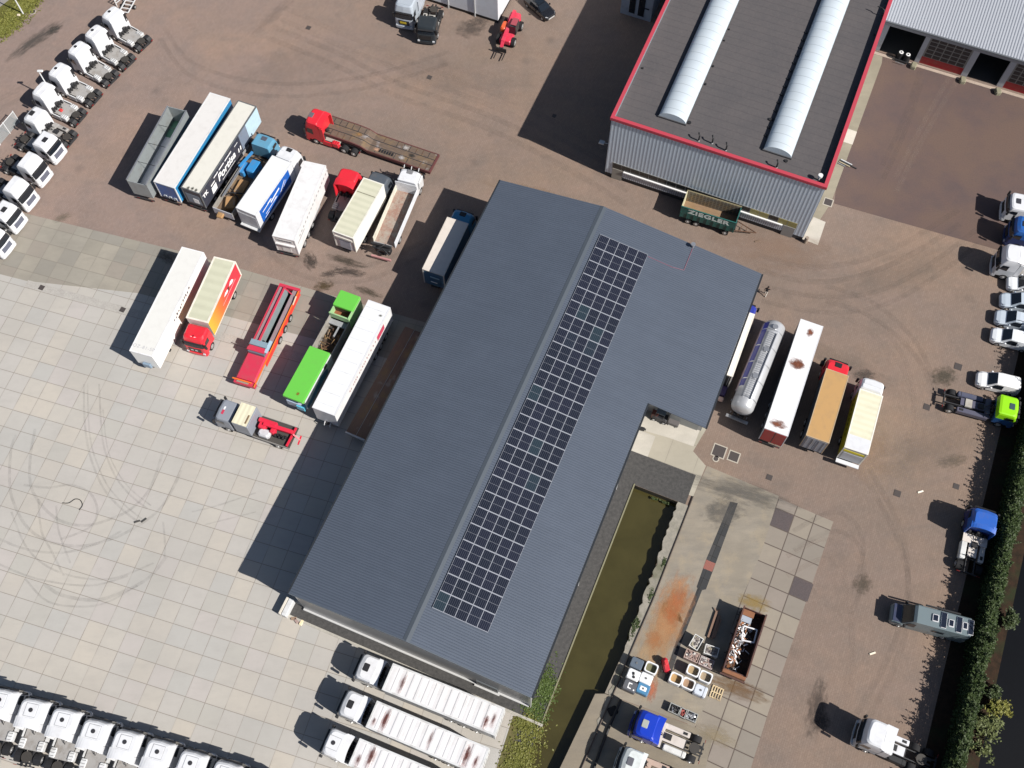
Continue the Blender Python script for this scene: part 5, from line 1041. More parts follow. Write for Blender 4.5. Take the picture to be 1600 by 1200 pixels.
for s in (1, -1): mb = MB(); mb.box(-L, 0, *sorted((s * (W / 2 + .005), s * (W / 2 + .03))), 1.08, 1.22, paint((.72, .62, .52))); mb.build('side_rail', b)
mb = MB(); y = W / 2 + .02
for x, z, a, c in ((-L + 2.1, 2.9, .55, .28), (-L + 3.5, 2.9, .6, .22)): mb.add([(x - a, y, z - c), (x - a * .2, y, z - c * 1.2), (x + a, y, z), (x + a * .2, y, z + c), (x - a * .6, y, z + c * .6)][::-1], [(0, 1, 2, 3, 4)], WL)
mb.add([(-L + 2.7, y, 2.6), (-L + 3.1, y, 2.5), (-L + 3.0, y, 3.1), (-L + 2.7, y, 3.0)][::-1], [(0, 1, 2, 3)], plain((.12, .05, .03))); mb.add([(-L + 1.2, y, 2.2), (-L + 4.8, y, 2.2), (-L + 4.8, y, 2.28), (-L + 1.2, y, 2.28)][::-1], [(0, 1, 2, 3)], plain((.8, .5, .5))); mb.build('side_emblem', b)
cb = cab(t, 2.35, RED_, 'mid', hatch=None, L=2.15, grille_c=plain((.04, .035, .035))); chassis(t, 2, -L); axle(t, 1.1); axle(t, -L + 2.4, dual=True)
mb = MB()
for s in (1, -1): mb.add([(1.75, s * .12, 3.22), (1.62, s * .5, 3.22), (1.45, s * .55, 3.24), (1.4, s * .15, 3.24)][::s], [(0, 1, 2, 3)], WL)
mb.add([(1.5, -.08, 3.285), (1.5, .08, 3.285), (1.7, 0, 3.285)][::-1], [(0, 1, 2)], BLACK); mb.build('bonnet_emblem', cb)
for s in (.2, -.3): mb = MB(); mb.box(2.44, 2.47, s - .12, s + .16, 1.35, 1.55, PALE); mb.build('number_plate', cb)
# red and orange skeletal trough trailer
loc, h, L, W = corners((396, 607), (365, 593), (469, 450), (437, 443), 1.5)
t = thing('trough_trailer', 'red and orange low trailer with open grey troughs and a red front deck', 'trailer', loc, h)
RD2 = paint((.52, .03, .07), .45, dirt=.2); ORG = paint((.75, .17, .02), .4, dirt=.1); RDB = paint((.66, .035, .02), .4, dirt=.1); BWN = paint((.27, .20, .22), .6, dirt=.3)
xm = -L * .345
mb = MB(); mb.loft([[(xm, -W / 2, 1.3), (xm, -W / 2 + .25, 1.62), (xm, W / 2 - .25, 1.62), (xm, W / 2, 1.3)], [(-.5, -W / 2, 1.3), (-.5, -W / 2 + .25, 1.62), (-.5, W / 2 - .25, 1.62), (-.5, W / 2, 1.3)]], RD2); mb.build('front_deck', t)
mb = MB(); mb.box(-.5, 0, -W / 2, W / 2, .9, 1.35, RD2); mb.box(-.42, -.3, -W / 2 - .25, W / 2 - .5, 1.36, 1.5, ORG); mb.box(-.28, -.1, -W / 2 + .3, W / 2 - .8, 1.36, 1.42, plain((.3, .25, .2))); mb.build('nose', t)
for s in (1, -1):
    mb = MB(); mb.box(-L, 0 if s > 0 else xm - .3, *sorted((s * (W / 2), s * (W / 2 - .1))), 1.36, 1.48, ORG if s > 0 else RD2); mb.build('edge_rail', t)
    mb = MB(); mb.box(-L + .3, xm + 1.4, *sorted((s * (W / 2), s * (W / 2 - .06))), .55, 1.34, RDB); mb.build('side_panel', t)
mb = MB(); mb.box(-L + .4, xm, -W / 2 + .1, W / 2 - .1, .5, .58, plain((.02, .02, .022), .8)); mb.build('pit_floor', t)
mb = MB(); mb.box(-L + .3, xm - .2, W / 2 - .75, W / 2 - .12, 1.2, 1.3, BWN); mb.box(-L + .3, xm - .2, -W / 2 + .12, -W / 2 + .5, 1.2, 1.3, BWN); mb.build('walkway', t)
mb = MB(); mb.box(-L + .3, xm - .5, -.62, -.42, 1.25, 1.5, RD2); mb.build('centre_rail', t)
mb = MB(); mb.box(-L + .5, xm - .5, -.42, -.02, .9, 1.38, paint((.20, .25, .26), .5)); mb.build('centre_beam', t)
mb = MB(); mb.box(-L, -L + .35, -W / 2, W / 2, 1.0, 1.5, RD2); mb.beam((-L + .4, -.5, 1.4), (-L + .9, .6, 1.3), .12, .12, RD2); mb.build('rear_beam', t)
mb = MB(); mb.box(xm + .05, xm + .85, -.95, .95, 1.62, 2.1, paint((.10, .14, .18))); mb.box(xm - .6, xm + .05, -1.05, 1.0, 1.5, 2.35, paint((.20, .28, .34), .5)); mb.beam((xm + .5, 1.0, 2.1), (xm - .9, 1.15, 2.4), .3, .2, paint((.35, .48, .58))); mb.box(xm + .1, xm + .7, -1.1, .9, 2.1, 2.25, RD2); mb.build('winch', t)
mb = MB(); mb.beam((-L + 2.2, W / 2 + .05, 1.5), (-L + 1.1, W / 2 + .0, 1.55), .12, .1, paint((.75, .55, .4))); mb.build('strap', t)
for k_ in range(3): axle(t, -L + 3.4 + k_ * 1.45, hw=W / 2 + .08, r=.48, dual=False)
for z_ in (1.9, 2.3, 2.7): mb = MB(); mb.tube([(xm + .2, -1.0, z_ - .4), (xm + .25, -1.05, z_)], .05, CHAS); mb.build('hose_stub', t)
# green covered shredder on a trailer
GREEN = paint((.12, .46, .06), .4, dirt=.06); GS = paint((.30, .50, .24), .45, dirt=.2); TEAL = paint((.03, .16, .28), .35)
loc, h, L, W = corners((473, 629.5), (441, 618), (563.5, 463.5), (532, 452.5), 3.6)
t = thing('shredder_trailer', 'long trailer machine with bright green covers over both ends and open scrap hopper between', 'machine', loc, h); Y = W / 2
x1, x2, x3 = -L * .46, -L * .80, -L
mb = MB(); mb.rbox(x1, 0, -Y, Y, 3.3, 3.62, GREEN, .06); mb.build('front_cover', t)
mb = MB(); mb.box(x1, -.35, -Y, Y, 1.2, 3.3, paint((.62, .64, .66))); mb.loft([[(-.35, -Y, 2.6), (-.35, Y, 2.6), (0, Y - .5, 3.3), (0, -Y + .5, 3.3)], [(-.36, -Y, 3.3), (-.36, Y, 3.3), (-.01, Y - .5, 3.31), (-.01, -Y + .5, 3.31)]], GS); mb.build('front_body', t)
mb = MB(); yy = Y + .01; mb.add([(x1 + 1.2, yy, 1.3), (0 - .4, yy, 1.3), (-.4, yy, 2.0), (x1 + 2.5, yy, 2.6), (x1 + 1.2, yy, 2.2)][::-1], [(0, 1, 2, 3, 4)], TEAL); mb.box(-.34, -.02, -Y + .2, Y - .4, 1.5, 2.5, paint((.35, .42, .55))); mb.box(-.3, .1, .2, Y - .1, 1.5, 2.3, paint((.10, .45, .62))); mb.build('blue_panel', t)
mb = MB(); mb.box(x1 + 1.1, x1 + 1.7, Y + .012, Y + .03, 2.6, 3.2, BLACK); mb.build('side_window', t)
mb = MB(); mb.rbox(x3, x2 - .75, -Y, Y, 3.3, 3.62, GREEN, .06); mb.build('rear_cover', t)
mb = MB()
for s in (1, -1): mb.box(x3 + .02, x2 + .2, *sorted((s * (Y - .02), s * (Y - .12))), 1.2, 3.55 if s > 0 else 3.3, GS)
mb.box(x2 + .1, x2 + .25, -Y, Y, 2.6, 3.45, GS); mb.box(x2 - .9, x2 - .8, -Y + .1, Y - .1, 1.3, 3.28, rust()); mb.build('rear_body', t)
mb = MB(); mb.box(x2 - .8, x2 + .1, -Y + .12, Y - .12, 2.2, 2.3, plain((.25, .09, .04), .9)); mb.build('hopper_floor', t)
mb = MB()
for s in (1, -1): mb.box(x2 + .25, x1, *sorted((s * Y, s * (Y - .08))), 1.2, 2.9, paint((.36, .34, .31), .5, .2, dirt=.4))
mb.build('hopper_side', t); mb = MB(); mb.box(x2 + .2, x1, -Y + .08, Y - .08, 1.3, 1.4, plain((.07, .05, .035), .95)); mb.build('hopper_floor', t)
mb = MB(); mb.box(x2 + .3, x1 - 2.5, .05, .22, 1.9, 2.2, SHADEGREY); mb.box(x2 + .3, x2 + .9, -Y + .1, Y - .1, 2.1, 2.3, SHADEGREY); mb.build('cross_beam', t)
mb = MB(); r6 = random.Random(11)
for k_ in range(46):
    x = r6.uniform(x2 + .9, x1 - .2); y = r6.uniform(-Y + .2, Y - .2); a = r6.uniform(0, 3.14); l_ = r6.uniform(.3, 1.0); z_ = r6.uniform(1.5, 2.1)
    mb.beam((x - l_ / 2 * math.cos(a), y - l_ / 2 * math.sin(a), z_), (x + l_ / 2 * math.cos(a), y + l_ / 2 * math.sin(a), z_ + r6.uniform(-.3, .3)), .07, .07, r6.choice((rust(), CHAS, oldwood((.30, .19, .09), (.18, .11, .05)), oldwood((.30, .19, .09), (.18, .11, .05)))))
sc_ = mb.build('scrap', t); sc_['kind'] = 'stuff'
chassis(t, -1, -L + .2, 1.0, 1.15)
for k_ in range(3): axle(t, -L + 2.2 + k_ * 1.35)
stain('rust_patch', (.25, .10, .02), -.75, .25, .25, .22, 0, 3.632, 1, t)
# white trailer next to it
t, L, W = quadbox('box_trailer', 'white ribbed trailer with lettered side beside the bright green covered machine', (523, 650), (488, 636), (609.5, 480.5), (576, 469), 4.0)
b = boxbody(t, 0, -L, W, 1.1, 4.0, paint((.66, .67, .69), .4, dirt=.06), paint((.70, .70, .71), .4, dirt=.08), mend=paint((.50, .51, .54)), rim=WHITE, doors=False); trailer_gear(t, L)
for k_ in range(10): mb = MB(); x = -.8 - k_ * (L - 1.2) / 9.3; mb.box(x - .04, x + .04, -W / 2 + .12, W / 2 - .35, 4.016, 4.06, paint((.62, .64, .66))); mb.build('roof_rib', b)
mb = MB(); y = W / 2 + .035; r5 = random.Random(5)
mb.add([(-L + 1.9, y, 2.6), (-L + 3.6, y, 2.6), (-L + 3.6, y, 3.5), (-L + 1.9, y, 3.5)][::1], [(0, 1, 2, 3), (3, 2, 1, 0)][:1], paint((.55, .06, .12)))
x = -L + 4.0
while x < -3.2: mb.add([(x, y, 3.1), (x + .16, y, 3.1), (x + .16, y, 3.1 + r5.uniform(.15, .4)), (x, y, 3.35)], [(0, 1, 2, 3)], plain((.45, .25, .25))); x += r5.uniform(.25, .6)
mb.build('side_marks', b); mb = MB()
for y in (-.3, .35): mb.tube([(.05, y, 1.3), (.35, y + .1, 1.45), (.4, y + .05, 1.1)], .05, WHITE)
mb.box(.0, .25, -.35, .35, 1.15, 1.3, BLACK); mb.build('couplings', b)
stain('roof_dirt', (.12, .12, .1), -L + 1.3, .75, .2, .28, .3, 4.035, .9, t)
# wooden flat trailer in the shade of the hall
loc, h, L, W = corners((571, 688), (541, 675), (664, 520), (632, 512), 1.2)
t = thing('flatbed_trailer', 'dark wooden flatbed trailer in the shadow along the hall wall', 'trailer', loc, h); DW = oldwood((.16, .10, .075), (.10, .07, .055))
mb = MB(); mb.box(-L, 0, -W / 2, W / 2, 1.1, 1.22, DW); mb.build('bed', t); mb = MB(); mb.box(-L, 0, -.05, .0, 1.221, 1.25, SHADEGREY); mb.build('floor_rail', t); mb = MB(); mb.rbox(0, .18, -W / 2, W / 2, 1.0, 1.5, ALU, .05); mb.build('headboard', t); trailer_gear(t, L, z=1.05)
# grey crane lorry with red crane
loc, h = at((344.5, 645), 1.3, (-1, -.34), -.05)
t = thing('crane_lorry', 'grey lorry carrying a folded red crane on its dark bed', 'lorry', loc, h); GY = paint((.23, .25, .29), .4, dirt=.1); L = 8.6
cb = cab(t, 0, GY, 'low', hatch=None, L=2.1); chassis(t, -.5, -L + .2); axle(t, -1.4); axle(t, -L + 1.4, dual=True)
mb = MB(); mb.box(-1.0, -.85, -.35, .0, 2.885, 2.9, WL); mb.box(-1.05, -.8, .05, .55, 2.885, 2.9, paint((.5, .03, .08))); mb.build('roof_emblem', cb)
mb = MB(); mb.rbox(-4.3, -2.45, -1.24, 1.24, 1.0, 3.3, GY, .05); mb.build('crew_box', t); mb = MB(); mb.box(-4.15, -2.5, -1.2, 1.2, 3.31, 3.38, canvas((.66, .62, .46), (.56, .53, .39), 2.0)); mb.build('box_roof', t); mb = MB(); mb.box(-4.0, -3.85, -.1, .9, 3.385, 3.42, plain((.20, .13, .07))); mb.build('roof_slot', t)
mb = MB(); mb.box(-L, -4.35, -1.22, 1.22, 1.0, 1.1, plain((.06, .055, .05), .8)); mb.build('bed', t)
for s in (1, -1): mb = MB(); mb.box(-L, -4.35, *sorted((s * 1.22, s * 1.26)), .85, 1.2, paint((.3, .29, .28))); mb.build('side_rail', t)
mb = MB(); CR = paint((.60, .02, .05), .35, dirt=.1); mb.rbox(-5.5, -4.7, -.55, .35, 1.15, 2.0, CR, .1); mb.rbox(-6.6, -4.5, -.75, -.25, 1.7, 2.15, CR, .08); mb.beam((-5.2, -.2, 2.0), (-8.4, -.35, 1.8), .4, .35, CR); mb.beam((-6.6, .3, 1.6), (-6.4, -.6, 1.9), .35, .3, CR); mb.rbox(-6.6, -6.1, -.1, .45, 1.2, 1.9, CR, .08); mb.beam((-8.4, -1.1, 1.3), (-8.3, 1.15, 1.3), .18, .25, CR); mb.beam((-8.5, -.2, 1.7), (-9.3, .0, 1.2), .14, .14, CR); mb.beam((-9.2, -.5, 1.1), (-9.3, .5, 1.1), .14, .14, CR); mb.build('crane', t)
mb = MB(); mb.rbox(-6.2, -4.9, .15, 1.05, 1.15, 1.75, paint((.5, .5, .53), .7), .2); mb.build('tarp_bundle', t); mb = MB()
for k_ in range(7): mb.rbox(-7.9 + k_ * .22, -7.7 + k_ * .22, .1 + (k_ % 3) * .1, .4 + (k_ % 2) * .2, 1.12, 1.4 + .1 * (k_ % 3), BLACK, .04)
mb.build('valves', t)

# ------------------------------------------------------------------ right group
loc, h, L, W = corners((1146.5, 483), (1180, 489), (1110, 584), (1144, 589), 4.0)
t = thing('box_lorry', 'long white roofed lorry with blue cab half hidden under the hall wing edge', 'lorry', loc, h)
DB = paint((.02, .035, .28), .35); b = boxbody(t, 0, -L + .3, W, 1.1, 4.0, paint((.74, .70, .64), .5, dirt=.1), paint((.6, .6, .6)), mrear=BLACK, rim=paint((.72, .68, .62))); cab(t, 2.0, DB, 'mid', hatch=None, L=1.8); chassis(t, 1.6, -L - .5); axle(t, .8); axle(t, -L + 1.6, dual=True)
mb = MB(); mb.rbox(-L - .9, -L + .2, -W / 2, W / 2, 1.0, 1.7, paint((.03, .02, .08)), .1); mb.build('tail_platform', t); mb = MB(); mb.rbox(-L - 1.4, -L - 1.0, -W / 2, -W / 2 + .6, .9, 1.4, paint((.5, .35, .3)), .1); mb.build('tool_box', t)
# tanker
loc, h, L, W = corners((1199, 502), (1227, 510), (1141, 638), (1172, 650), 2.4)
t = thing('tank_trailer', 'silver tanker trailer with blue stripe, domed end and top walkway', 'trailer', loc, h); R_T = 1.22; zc = 2.45
SIL = paint((.50, .51, .53), .33, .35, dirt=.08); BST = paint((.03, .035, .25), .3)
mb = MB(); n_ = 28; prof_ = [(.0, .05), (-.04, .5), (-.14, .85), (-.34, 1.08), (-.6, R_T), (-L + .6, R_T), (-L + .3, 1.1), (-L + .12, .8), (-L + .03, .4), (-L, .05)]
mb.loft([[(x, r * math.cos(2 * math.pi * i / n_), zc + r * math.sin(2 * math.pi * i / n_)) for i in range(n_)] for x, r in prof_], SIL, smooth=True); tank = mb.build('tank', t)
mb = MB(); seg = [[(x, (R_T + .012) * math.cos(a), zc + (R_T + .012) * math.sin(a)) for a in [math.radians(18 + q * 7) for q in range(6)]] for x in (-.7, -L + 2.6)]
mb.loft(seg, BST, cap=False, closed=False, smooth=True); mb.build('blue_stripe', tank)
mb = MB(); mb.box(-L + 2.2, -.6, R_T - .02, R_T + .1, zc - .1, zc + .05, paint((.42, .30, .32))); mb.build('side_rail', tank)
for k_ in range(5): mb = MB(); x = -1.6 - k_ * (L - 3) / 4; mb.loft([[(xx, (R_T + .02) * math.cos(2 * math.pi * i / n_), zc + (R_T + .02) * math.sin(2 * math.pi * i / n_)) for i in range(n_)] for xx in (x - .06, x + .06)], ALU, smooth=True); mb.build('band', tank)
mb = MB()
for y in (-.42, .42): mb.box(-L + 1.2, -1.9, y - .03, y + .03, zc + R_T - .02, zc + R_T + .14, ALU)
for k_ in range(34): x = -2.0 - k_ * (L - 3.3) / 33; mb.box(x - .02, x + .02, -.4, .4, zc + R_T + .03, zc + R_T + .06, ALU)
mb.build('walkway', tank)
for x in (-1.2, -L * .36, -L * .66): mb = MB(); mb.cyl((x, 0, zc + R_T + .06), 'z', .3, .16, ALU, 14); mb.build('hatch', tank)
trailer_gear(t, L, z=1.05); mb = MB(); mb.box(-L - .25, -L + .1, -1.22, 1.22, .6, .75, ALU); mb.build('rear_bumper', t)
for s in (1, -1): mb = MB(); mb.tube([(-L + .3, s * .9, 1.2), (-L + .3, s * .9, .8)], .05, ALU); mb.build('support', t)
for k_ in range(2): mb = MB(); mb.box(-L + .1, -L + .5, -.5 + k_ * .7, -.1 + k_ * .7, .8, 1.3, BLACK); mb.build('valve', t)
# white trailer with rust spots
t, L, W = quadbox('box_trailer', 'smooth white roofed trailer with three rust spots and red rear doors', (1251.5, 498.5), (1286, 510.5), (1194.5, 669), (1231, 681.5), 4.0)
RB = paint((.30, .03, .03), .5, dirt=.2); b = boxbody(t, 0, -L, W, 1.15, 4.0, paint((.70, .70, .71), .45, dirt=.04), paint((.10, .12, .14)), mrear=paint((.16, .08, .08)), rim=WHITE, rimw=.05, doors=False); trailer_gear(t, L)
for s in (1, -1): mb = MB(); mb.box(-L - .06, -L - .01, *sorted((s * .06, s * (W / 2 - .1))), 1.3, 3.85, RB); mb.build('rear_door', b)
for (x, y), rx, ry, s in (((1266, 519.5), .75, .5, 1.0), ((1245, 568.5), .85, 1.15, 1.4), ((1246, 571), .6, .8, 1.2), ((1215.5, 662.5), .6, 1.25, 1.3)):
    q = P(x, y, 4.0); d = q - loc; SZ += .001; o = stain('rust_patch', (.17, .06, .035), 0, 0, rx * .95, ry * .95, 0, 4.02, 1.0, t, 1.6); o.location = t.matrix_basis.inverted() @ Vector((q.x, q.y, 4.033)) if False else (Matrix.Rotation(-t.rotation_euler.z, 3, 'Z') @ (Vector((q.x, q.y, 0)) - Vector(t.location))) + Vector((0, 0, 4.0 + SZ))
# tan roof lorry
loc, h, L, W = corners((1291.5, 576.5), (1326, 587), (1259.5, 680), (1295.5, 692.5), 4.0)
t = thing('bulk_lorry', 'lorry with tan sheeted roof, dark side and red cab', 'lorry', loc, h); TANR = paint((.43, .255, .10), .7, dirt=.15)
b = boxbody(t, 0, -L, W, 1.15, 4.0, TANR, paint((.07, .09, .12)), mrear=paint((.24, .26, .31), .5, dirt=.4), rim=paint((.45, .34, .22)), rimw=.05); cab(t, 2.2, RED_, 'mid', hatch='rect', hx=-.9, L=2.0); chassis(t, 2, -L); axle(t, 1.1); axle(t, -L + 1.7, dual=True); axle(t, -L + 3.1, dual=True)
mb = MB(); mb.rbox(1.4, 1.9, 1.3, 1.7, 1.6, 2.2, BLACK); mb.build('mirror_arm', t)
# cream and yellow lorry
loc, h, L, W = corners((1344, 607), (1379.5, 619.5), (1320, 698), (1356, 711), 3.95)
t = thing('box_lorry', 'cream roofed box lorry with yellow sides and white domed cab roof', 'lorry', loc, h); YEL = paint((.55, .46, .015), .4, dirt=.12)
b = boxbody(t, 0, -L, W, 1.1, 3.95, canvas((.66, .63, .48), (.58, .56, .41), 1.4), YEL, mrear=paint((.45, .45, .44)), rim=paint((.76, .74, .66)), doors=False); cab(t, 2.1, WHITE, 'high', hatch=None, L=2.0); chassis(t, 2, -L); axle(t, 1.0); axle(t, -L + 2.2, dual=True)
mb = MB(); mb.box(-L + .02, -L + 1.6, -W / 2 + .05, W / 2 - .05, 3.97, 3.99, WHITE); mb.build('rear_roof_panel', b); mb = MB(); mb.box(-L - .05, -L - .01, -W / 2 + .2, W / 2 - .1, 3.1, 3.5, YEL); mb.box(-L - .06, -L - .01, -W / 2 + .2, W / 2 - .2, 1.3, 2.9, paint((.38, .39, .42))); mb.build('rear_shutter', b); mb = MB(); mb.box(-L - .5, -L - .07, -W / 2, W / 2, .9, 1.05, WHITE); mb.build('tail_lift', t)
mb = MB(); y = W / 2 + .035
for k_ in range(8): x = -L + 2 + k_ * .6; mb.box(x, x + .3, y, y + .004, 2.3, 2.6, plain((.12, .10, .01)))
mb.build('side_marks', b)

# ------------------------------------------------------------------ vans, camper, car
def vbody(mb, st, m, m2=None):
    """body from stations (x, z_low, z_belt, z_top, half width, top half width)"""
    rr = [[(x, -w, zl), (x, -w * 1.0, zb), (x, -wt, zt - .08), (x, -wt + .12, zt), (x, wt - .12, zt), (x, wt, zt - .08), (x, w * 1.0, zb), (x, w, zl)] for x, zl, zb, zt, w, wt in st]
    mb.loft(rr, m)
def van(label, loc, h, col, L=4.4, Hh=1.83, W=1.8, group=None, name='van', cat='van', car=False, long_=False):
    t = thing(name, label, cat, loc, h, group); w = W / 2; mb = MB(); hood = 1.05 if not car else 1.1; ws = hood + .85; zh = 1.05 if not long_ else 1.25
    tail = [(-L + .25, .32, .95, Hh - .04, w, w - .14), (-L, .36, .9, Hh - .25, w - .06, w - .2)] if not car else [(-L + 1.2, .3, .95, Hh - .05, w, w - .2), (-L + .35, .32, .95, 1.15, w - .02, w - .14), (-L, .4, .8, .95, w - .1, w - .16)]
    st = [(0, .4, .62, .72, w - .28, w - .38), (-.12, .3, .72, .86, w - .12, w - .24), (-.5, .28, .85, .97, w, w - .1), (-hood, .28, .93, zh, w, w - .08), (-hood - .02, .28, .95, zh + .03, w, w - .08), (-ws, .28, .95, Hh - .05, w, w - .16), (-ws - .4, .28, .95, Hh, w, w - .15)] + tail
    vbody(mb, st, col); b = mb.build('body', t)
    mb = MB(); e = .02
    mb.add([(-hood - .05, -w + .14, zh + .05 + e), (-hood - .05, w - .14, zh + .05 + e), (-ws + .02, w - .28, Hh - .06 + e), (-ws + .02, -w + .28, Hh - .06 + e)], [(0, 1, 2, 3)], GLASS); mb.build('windscreen', b)
    for s in (1, -1):
        x2 = -ws - .75 if not car else -L + 1.3; mb = MB(); mb.add([(-hood - .35, s * (w + .012), .98), (x2, s * (w + .012), .98), (x2, s * (w - .10), Hh - .2), (-ws, s * (w - .10), Hh - .2)][::s], [(0, 1, 2, 3)], GLASS); mb.build('side_window', b)
        mb = MB(); mb.rbox(-hood - .55, -hood - .35, *sorted((s * (w + .02), s * (w + .2))), 1.0, 1.18, col, .03); mb.build('mirror', b)
        mb = MB(); mb.add([(-.04, s * (w - .3), .66), (-.34, s * (w - .06), .78), (-.3, s * (w - .16), .93), (-.08, s * (w - .38), .84)], [(0, 1, 2, 3), (3, 2, 1, 0)][(0 if s < 0 else 1):(1 if s < 0 else 2)], HEADL); mb.build('headlight', b)
        mb = MB(); mb.box(-L - .01, -L + .05, *sorted((s * (w - .22), s * (w - .08))), .8, 1.1, LAMP); mb.build('tail_light', b)
    for x in (-.85, -L + .8):
        for s in (1, -1): wheel(t, x, s * (w - .11), .32, .22)
    return t, b
gv = 'small white vans parked side by side at the right edge'
VCOL = [paint((.76, .78, .80), .3, coat=.4, dirt=.03), paint((.48, .55, .62), .3, coat=.4, dirt=.03), paint((.50, .56, .63), .3, coat=.4, dirt=.03), paint((.74, .77, .80), .3, coat=.4, dirt=.03), paint((.80, .80, .80), .3, coat=.4, dirt=.03)]
for i, (px, d, lab) in enumerate((((1574, 440), (-1, -.17), 'white van with rounded bonnet at the right edge, uppermost of the parked vans'), ((1563, 467), (-1, -.17), 'pale grey blue van, second from the top of the parked vans'),
                                  ((1555.5, 493), (-1, -.25), 'pale grey blue van, third from the top, next to a white one'), ((1549, 521), (-1, -.27), 'white van at the lower end of the four side by side'), ((1526, 590), (-1, -.24), 'single white van standing by itself above the green chassis truck'))):
    loc, h = at(px, .8, d, 0); t, b = van(lab, loc, h, VCOL[i], group=gv if i < 4 else None)
    if i == 2:
        for y in (-.6, .6): mb = MB(); mb.box(-3.8, -2.0, y - .02, y + .02, 1.86, 1.9, BLACK); mb.build('roof_rail', b)
# car at the top
loc, h = at((862, 26), .7, (.85, .72), 0); CARB = paint((.015, .016, .02), .2, .3, dirt=.02, coat=.8)
t, b = van('black estate car with glass roof beside the red telehandler', loc, h, CARB, L=4.6, Hh=1.5, W=1.85, name='car', cat='car', car=True)
mb = MB(); mb.box(-3.2, -2.0, -.5, .5, 1.505, 1.52, GLASS); mb.build('glass_roof', b); mb = MB(); mb.box(-.05, .02, -.5, .5, .45, .62, PALE); mb.build('grille', b)
# camper van
loc, h = at((1392.5, 956), 1.0, (-1, -.27), 0); CG = paint((.145, .185, .20), .35, coat=.3, dirt=.05)
t = thing('camper_van', 'large grey green camper van with solar panels and roof hatches', 'camper van', loc, h); L, w = 7.15, 1.02; mb = MB()
vbody(mb, [(0, .45, .75, .95, w - .25, w - .3), (-.15, .35, .9, 1.12, w - .08, w - .18), (-.9, .32, 1.1, 1.3, w, w - .08), (-1.0, .32, 1.15, 1.35, w, w - .08), (-1.75, .32, 1.2, 2.55, w, w - .14), (-2.0, .32, 1.2, 2.72, w, w - .12), (-L + .15, .35, 1.2, 2.78, w, w - .12), (-L, .4, 1.1, 2.6, w - .05, w - .18)], CG); b = mb.build('body', t)
mb = MB(); mb.add([(-.95, -w + .12, 1.36), (-.95, w - .12, 1.36), (-1.72, w - .2, 2.55), (-1.72, -w + .2, 2.55)], [(0, 1, 2, 3)], GLASS); mb.build('windscreen', b)
mb = MB(); mb.box(-.9, -.15, -w + .15, w - .15, 1.31, 1.34, paint((.035, .045, .09), .3)); mb.build('bonnet', b); DPN = plain((.015, .02, .035), .12); WF = plain((.6, .6, .62), .4)
for s in (1, -1):
    mb = MB(); mb.add([(-1.3, s * (w + .01), 1.3), (-2.2, s * (w + .01), 1.3), (-2.2, s * (w - .06), 2.1), (-1.7, s * (w - .06), 2.1)][::s], [(0, 1, 2, 3)], GLASS); mb.build('side_window', b)
    mb = MB(); mb.rbox(-1.3, -1.1, *sorted((s * (w + .05), s * (w + .3))), 1.4, 1.85, BLACK, .04); mb.build('mirror', b)
    mb = MB(); mb.box(-4.9, -3.9, *sorted((s * (w - .02), s * (w + .02))), 1.5, 1.95, GLASS); mb.build('side_window', b)
    for x in (-1.0, -L + 1.9): wheel(t, x, s * (w - .13), .38, .26)
for x, y, lx, ly, fr in ((-3.65, 0, .62, .75, 1), (-4.45, .0, .55, 1.55, 0), (-5.15, .1, .55, .75, 1), (-5.9, .05, .55, 1.55, 0), (-6.45, -.0, .5, .75, 1), (-7.0, 0, .5, 1.5, 0)):
    mb = MB(); mb.rbox(x - lx / 2, x + lx / 2, y - ly / 2, y + ly / 2, 2.77, 2.86, WF, .05); o = mb.build('roof_hatch' if fr else 'solar_panel', b); mb = MB(); e = .09 if fr else .04; mb.box(x - lx / 2 + e, x + lx / 2 - e, y - ly / 2 + e, y + ly / 2 - e, 2.865, 2.875, DPN); mb.build('glass', o)
mb = MB(); mb.box(-6.0, -2.7, -w - .12, -w + .02, 2.5, 2.66, BLACK); mb.build('awning', b)
# trucks at the right
loc, h = at((1592, 314), 2.9, (-1, -.2), -1.1); tractor('white low roofed lorry at the right edge, uppermost of three', loc, h, WHITE, 'low', plain((.05, .05, .06), .3), -1.1)
loc, h = at((1600, 350), 3.2, (-1, -.22), -1.1); tractor('blue lorry between two white ones at the right edge', loc, h, paint((.015, .10, .36), .35), 'mid', 'rect', -1.2, low=paint((.01, .03, .12)))
loc, h = at((1588, 396), 3.7, (-1, -.22), -1.5); tractor('white high roofed lorry at the right edge, lowest of three', loc, h, WHITE, 'high', None, fair=.5, low=paint((.45, .47, .50)))
# green cab chassis truck
GRB = paint((.26, .62, .01), .35, dirt=.03); loc, h = at((1582, 635), 2.9, (1, .27), -1.0)
t = tractor('bare chassis lorry with bright green and blue cab', loc, h, GRB, 'low', plain((.05, .09, .10), .3), -1.0, low=paint((.01, .07, .22)), Lt=7.4, deck='box', deckm=paint((.09, .09, .13)), skirt=paint((.07, .08, .13)), fifth=False, wheelgear='none')
mb = MB(); mb.box(-5.2, -4.5, -.5, .45, .98, 1.2, paint((.4, .38, .34))); mb.build('gearbox_cover', t)
# blue tractor facing up
BL2 = paint((.02, .10, .42), .35, dirt=.15); loc, h = at((1541, 807), 3.2, (.17, -1), -1.1)
t = tractor('blue tractor unit with white deck boxes facing up beside the hedge', loc, h, BL2, 'mid', None, fair=.4, low=paint((.012, .02, .13)), Lt=6.6, deck='box', deckm=paint((.62, .57, .52)), skirt=paint((.62, .63, .62)), fifth=False, wheelgear='none')
mb = MB(); mb.box(-3.5, -2.6, -1.2, 1.2, 1.12, 1.2, paint((.62, .57, .52))); mb.build('deck_plate', t)
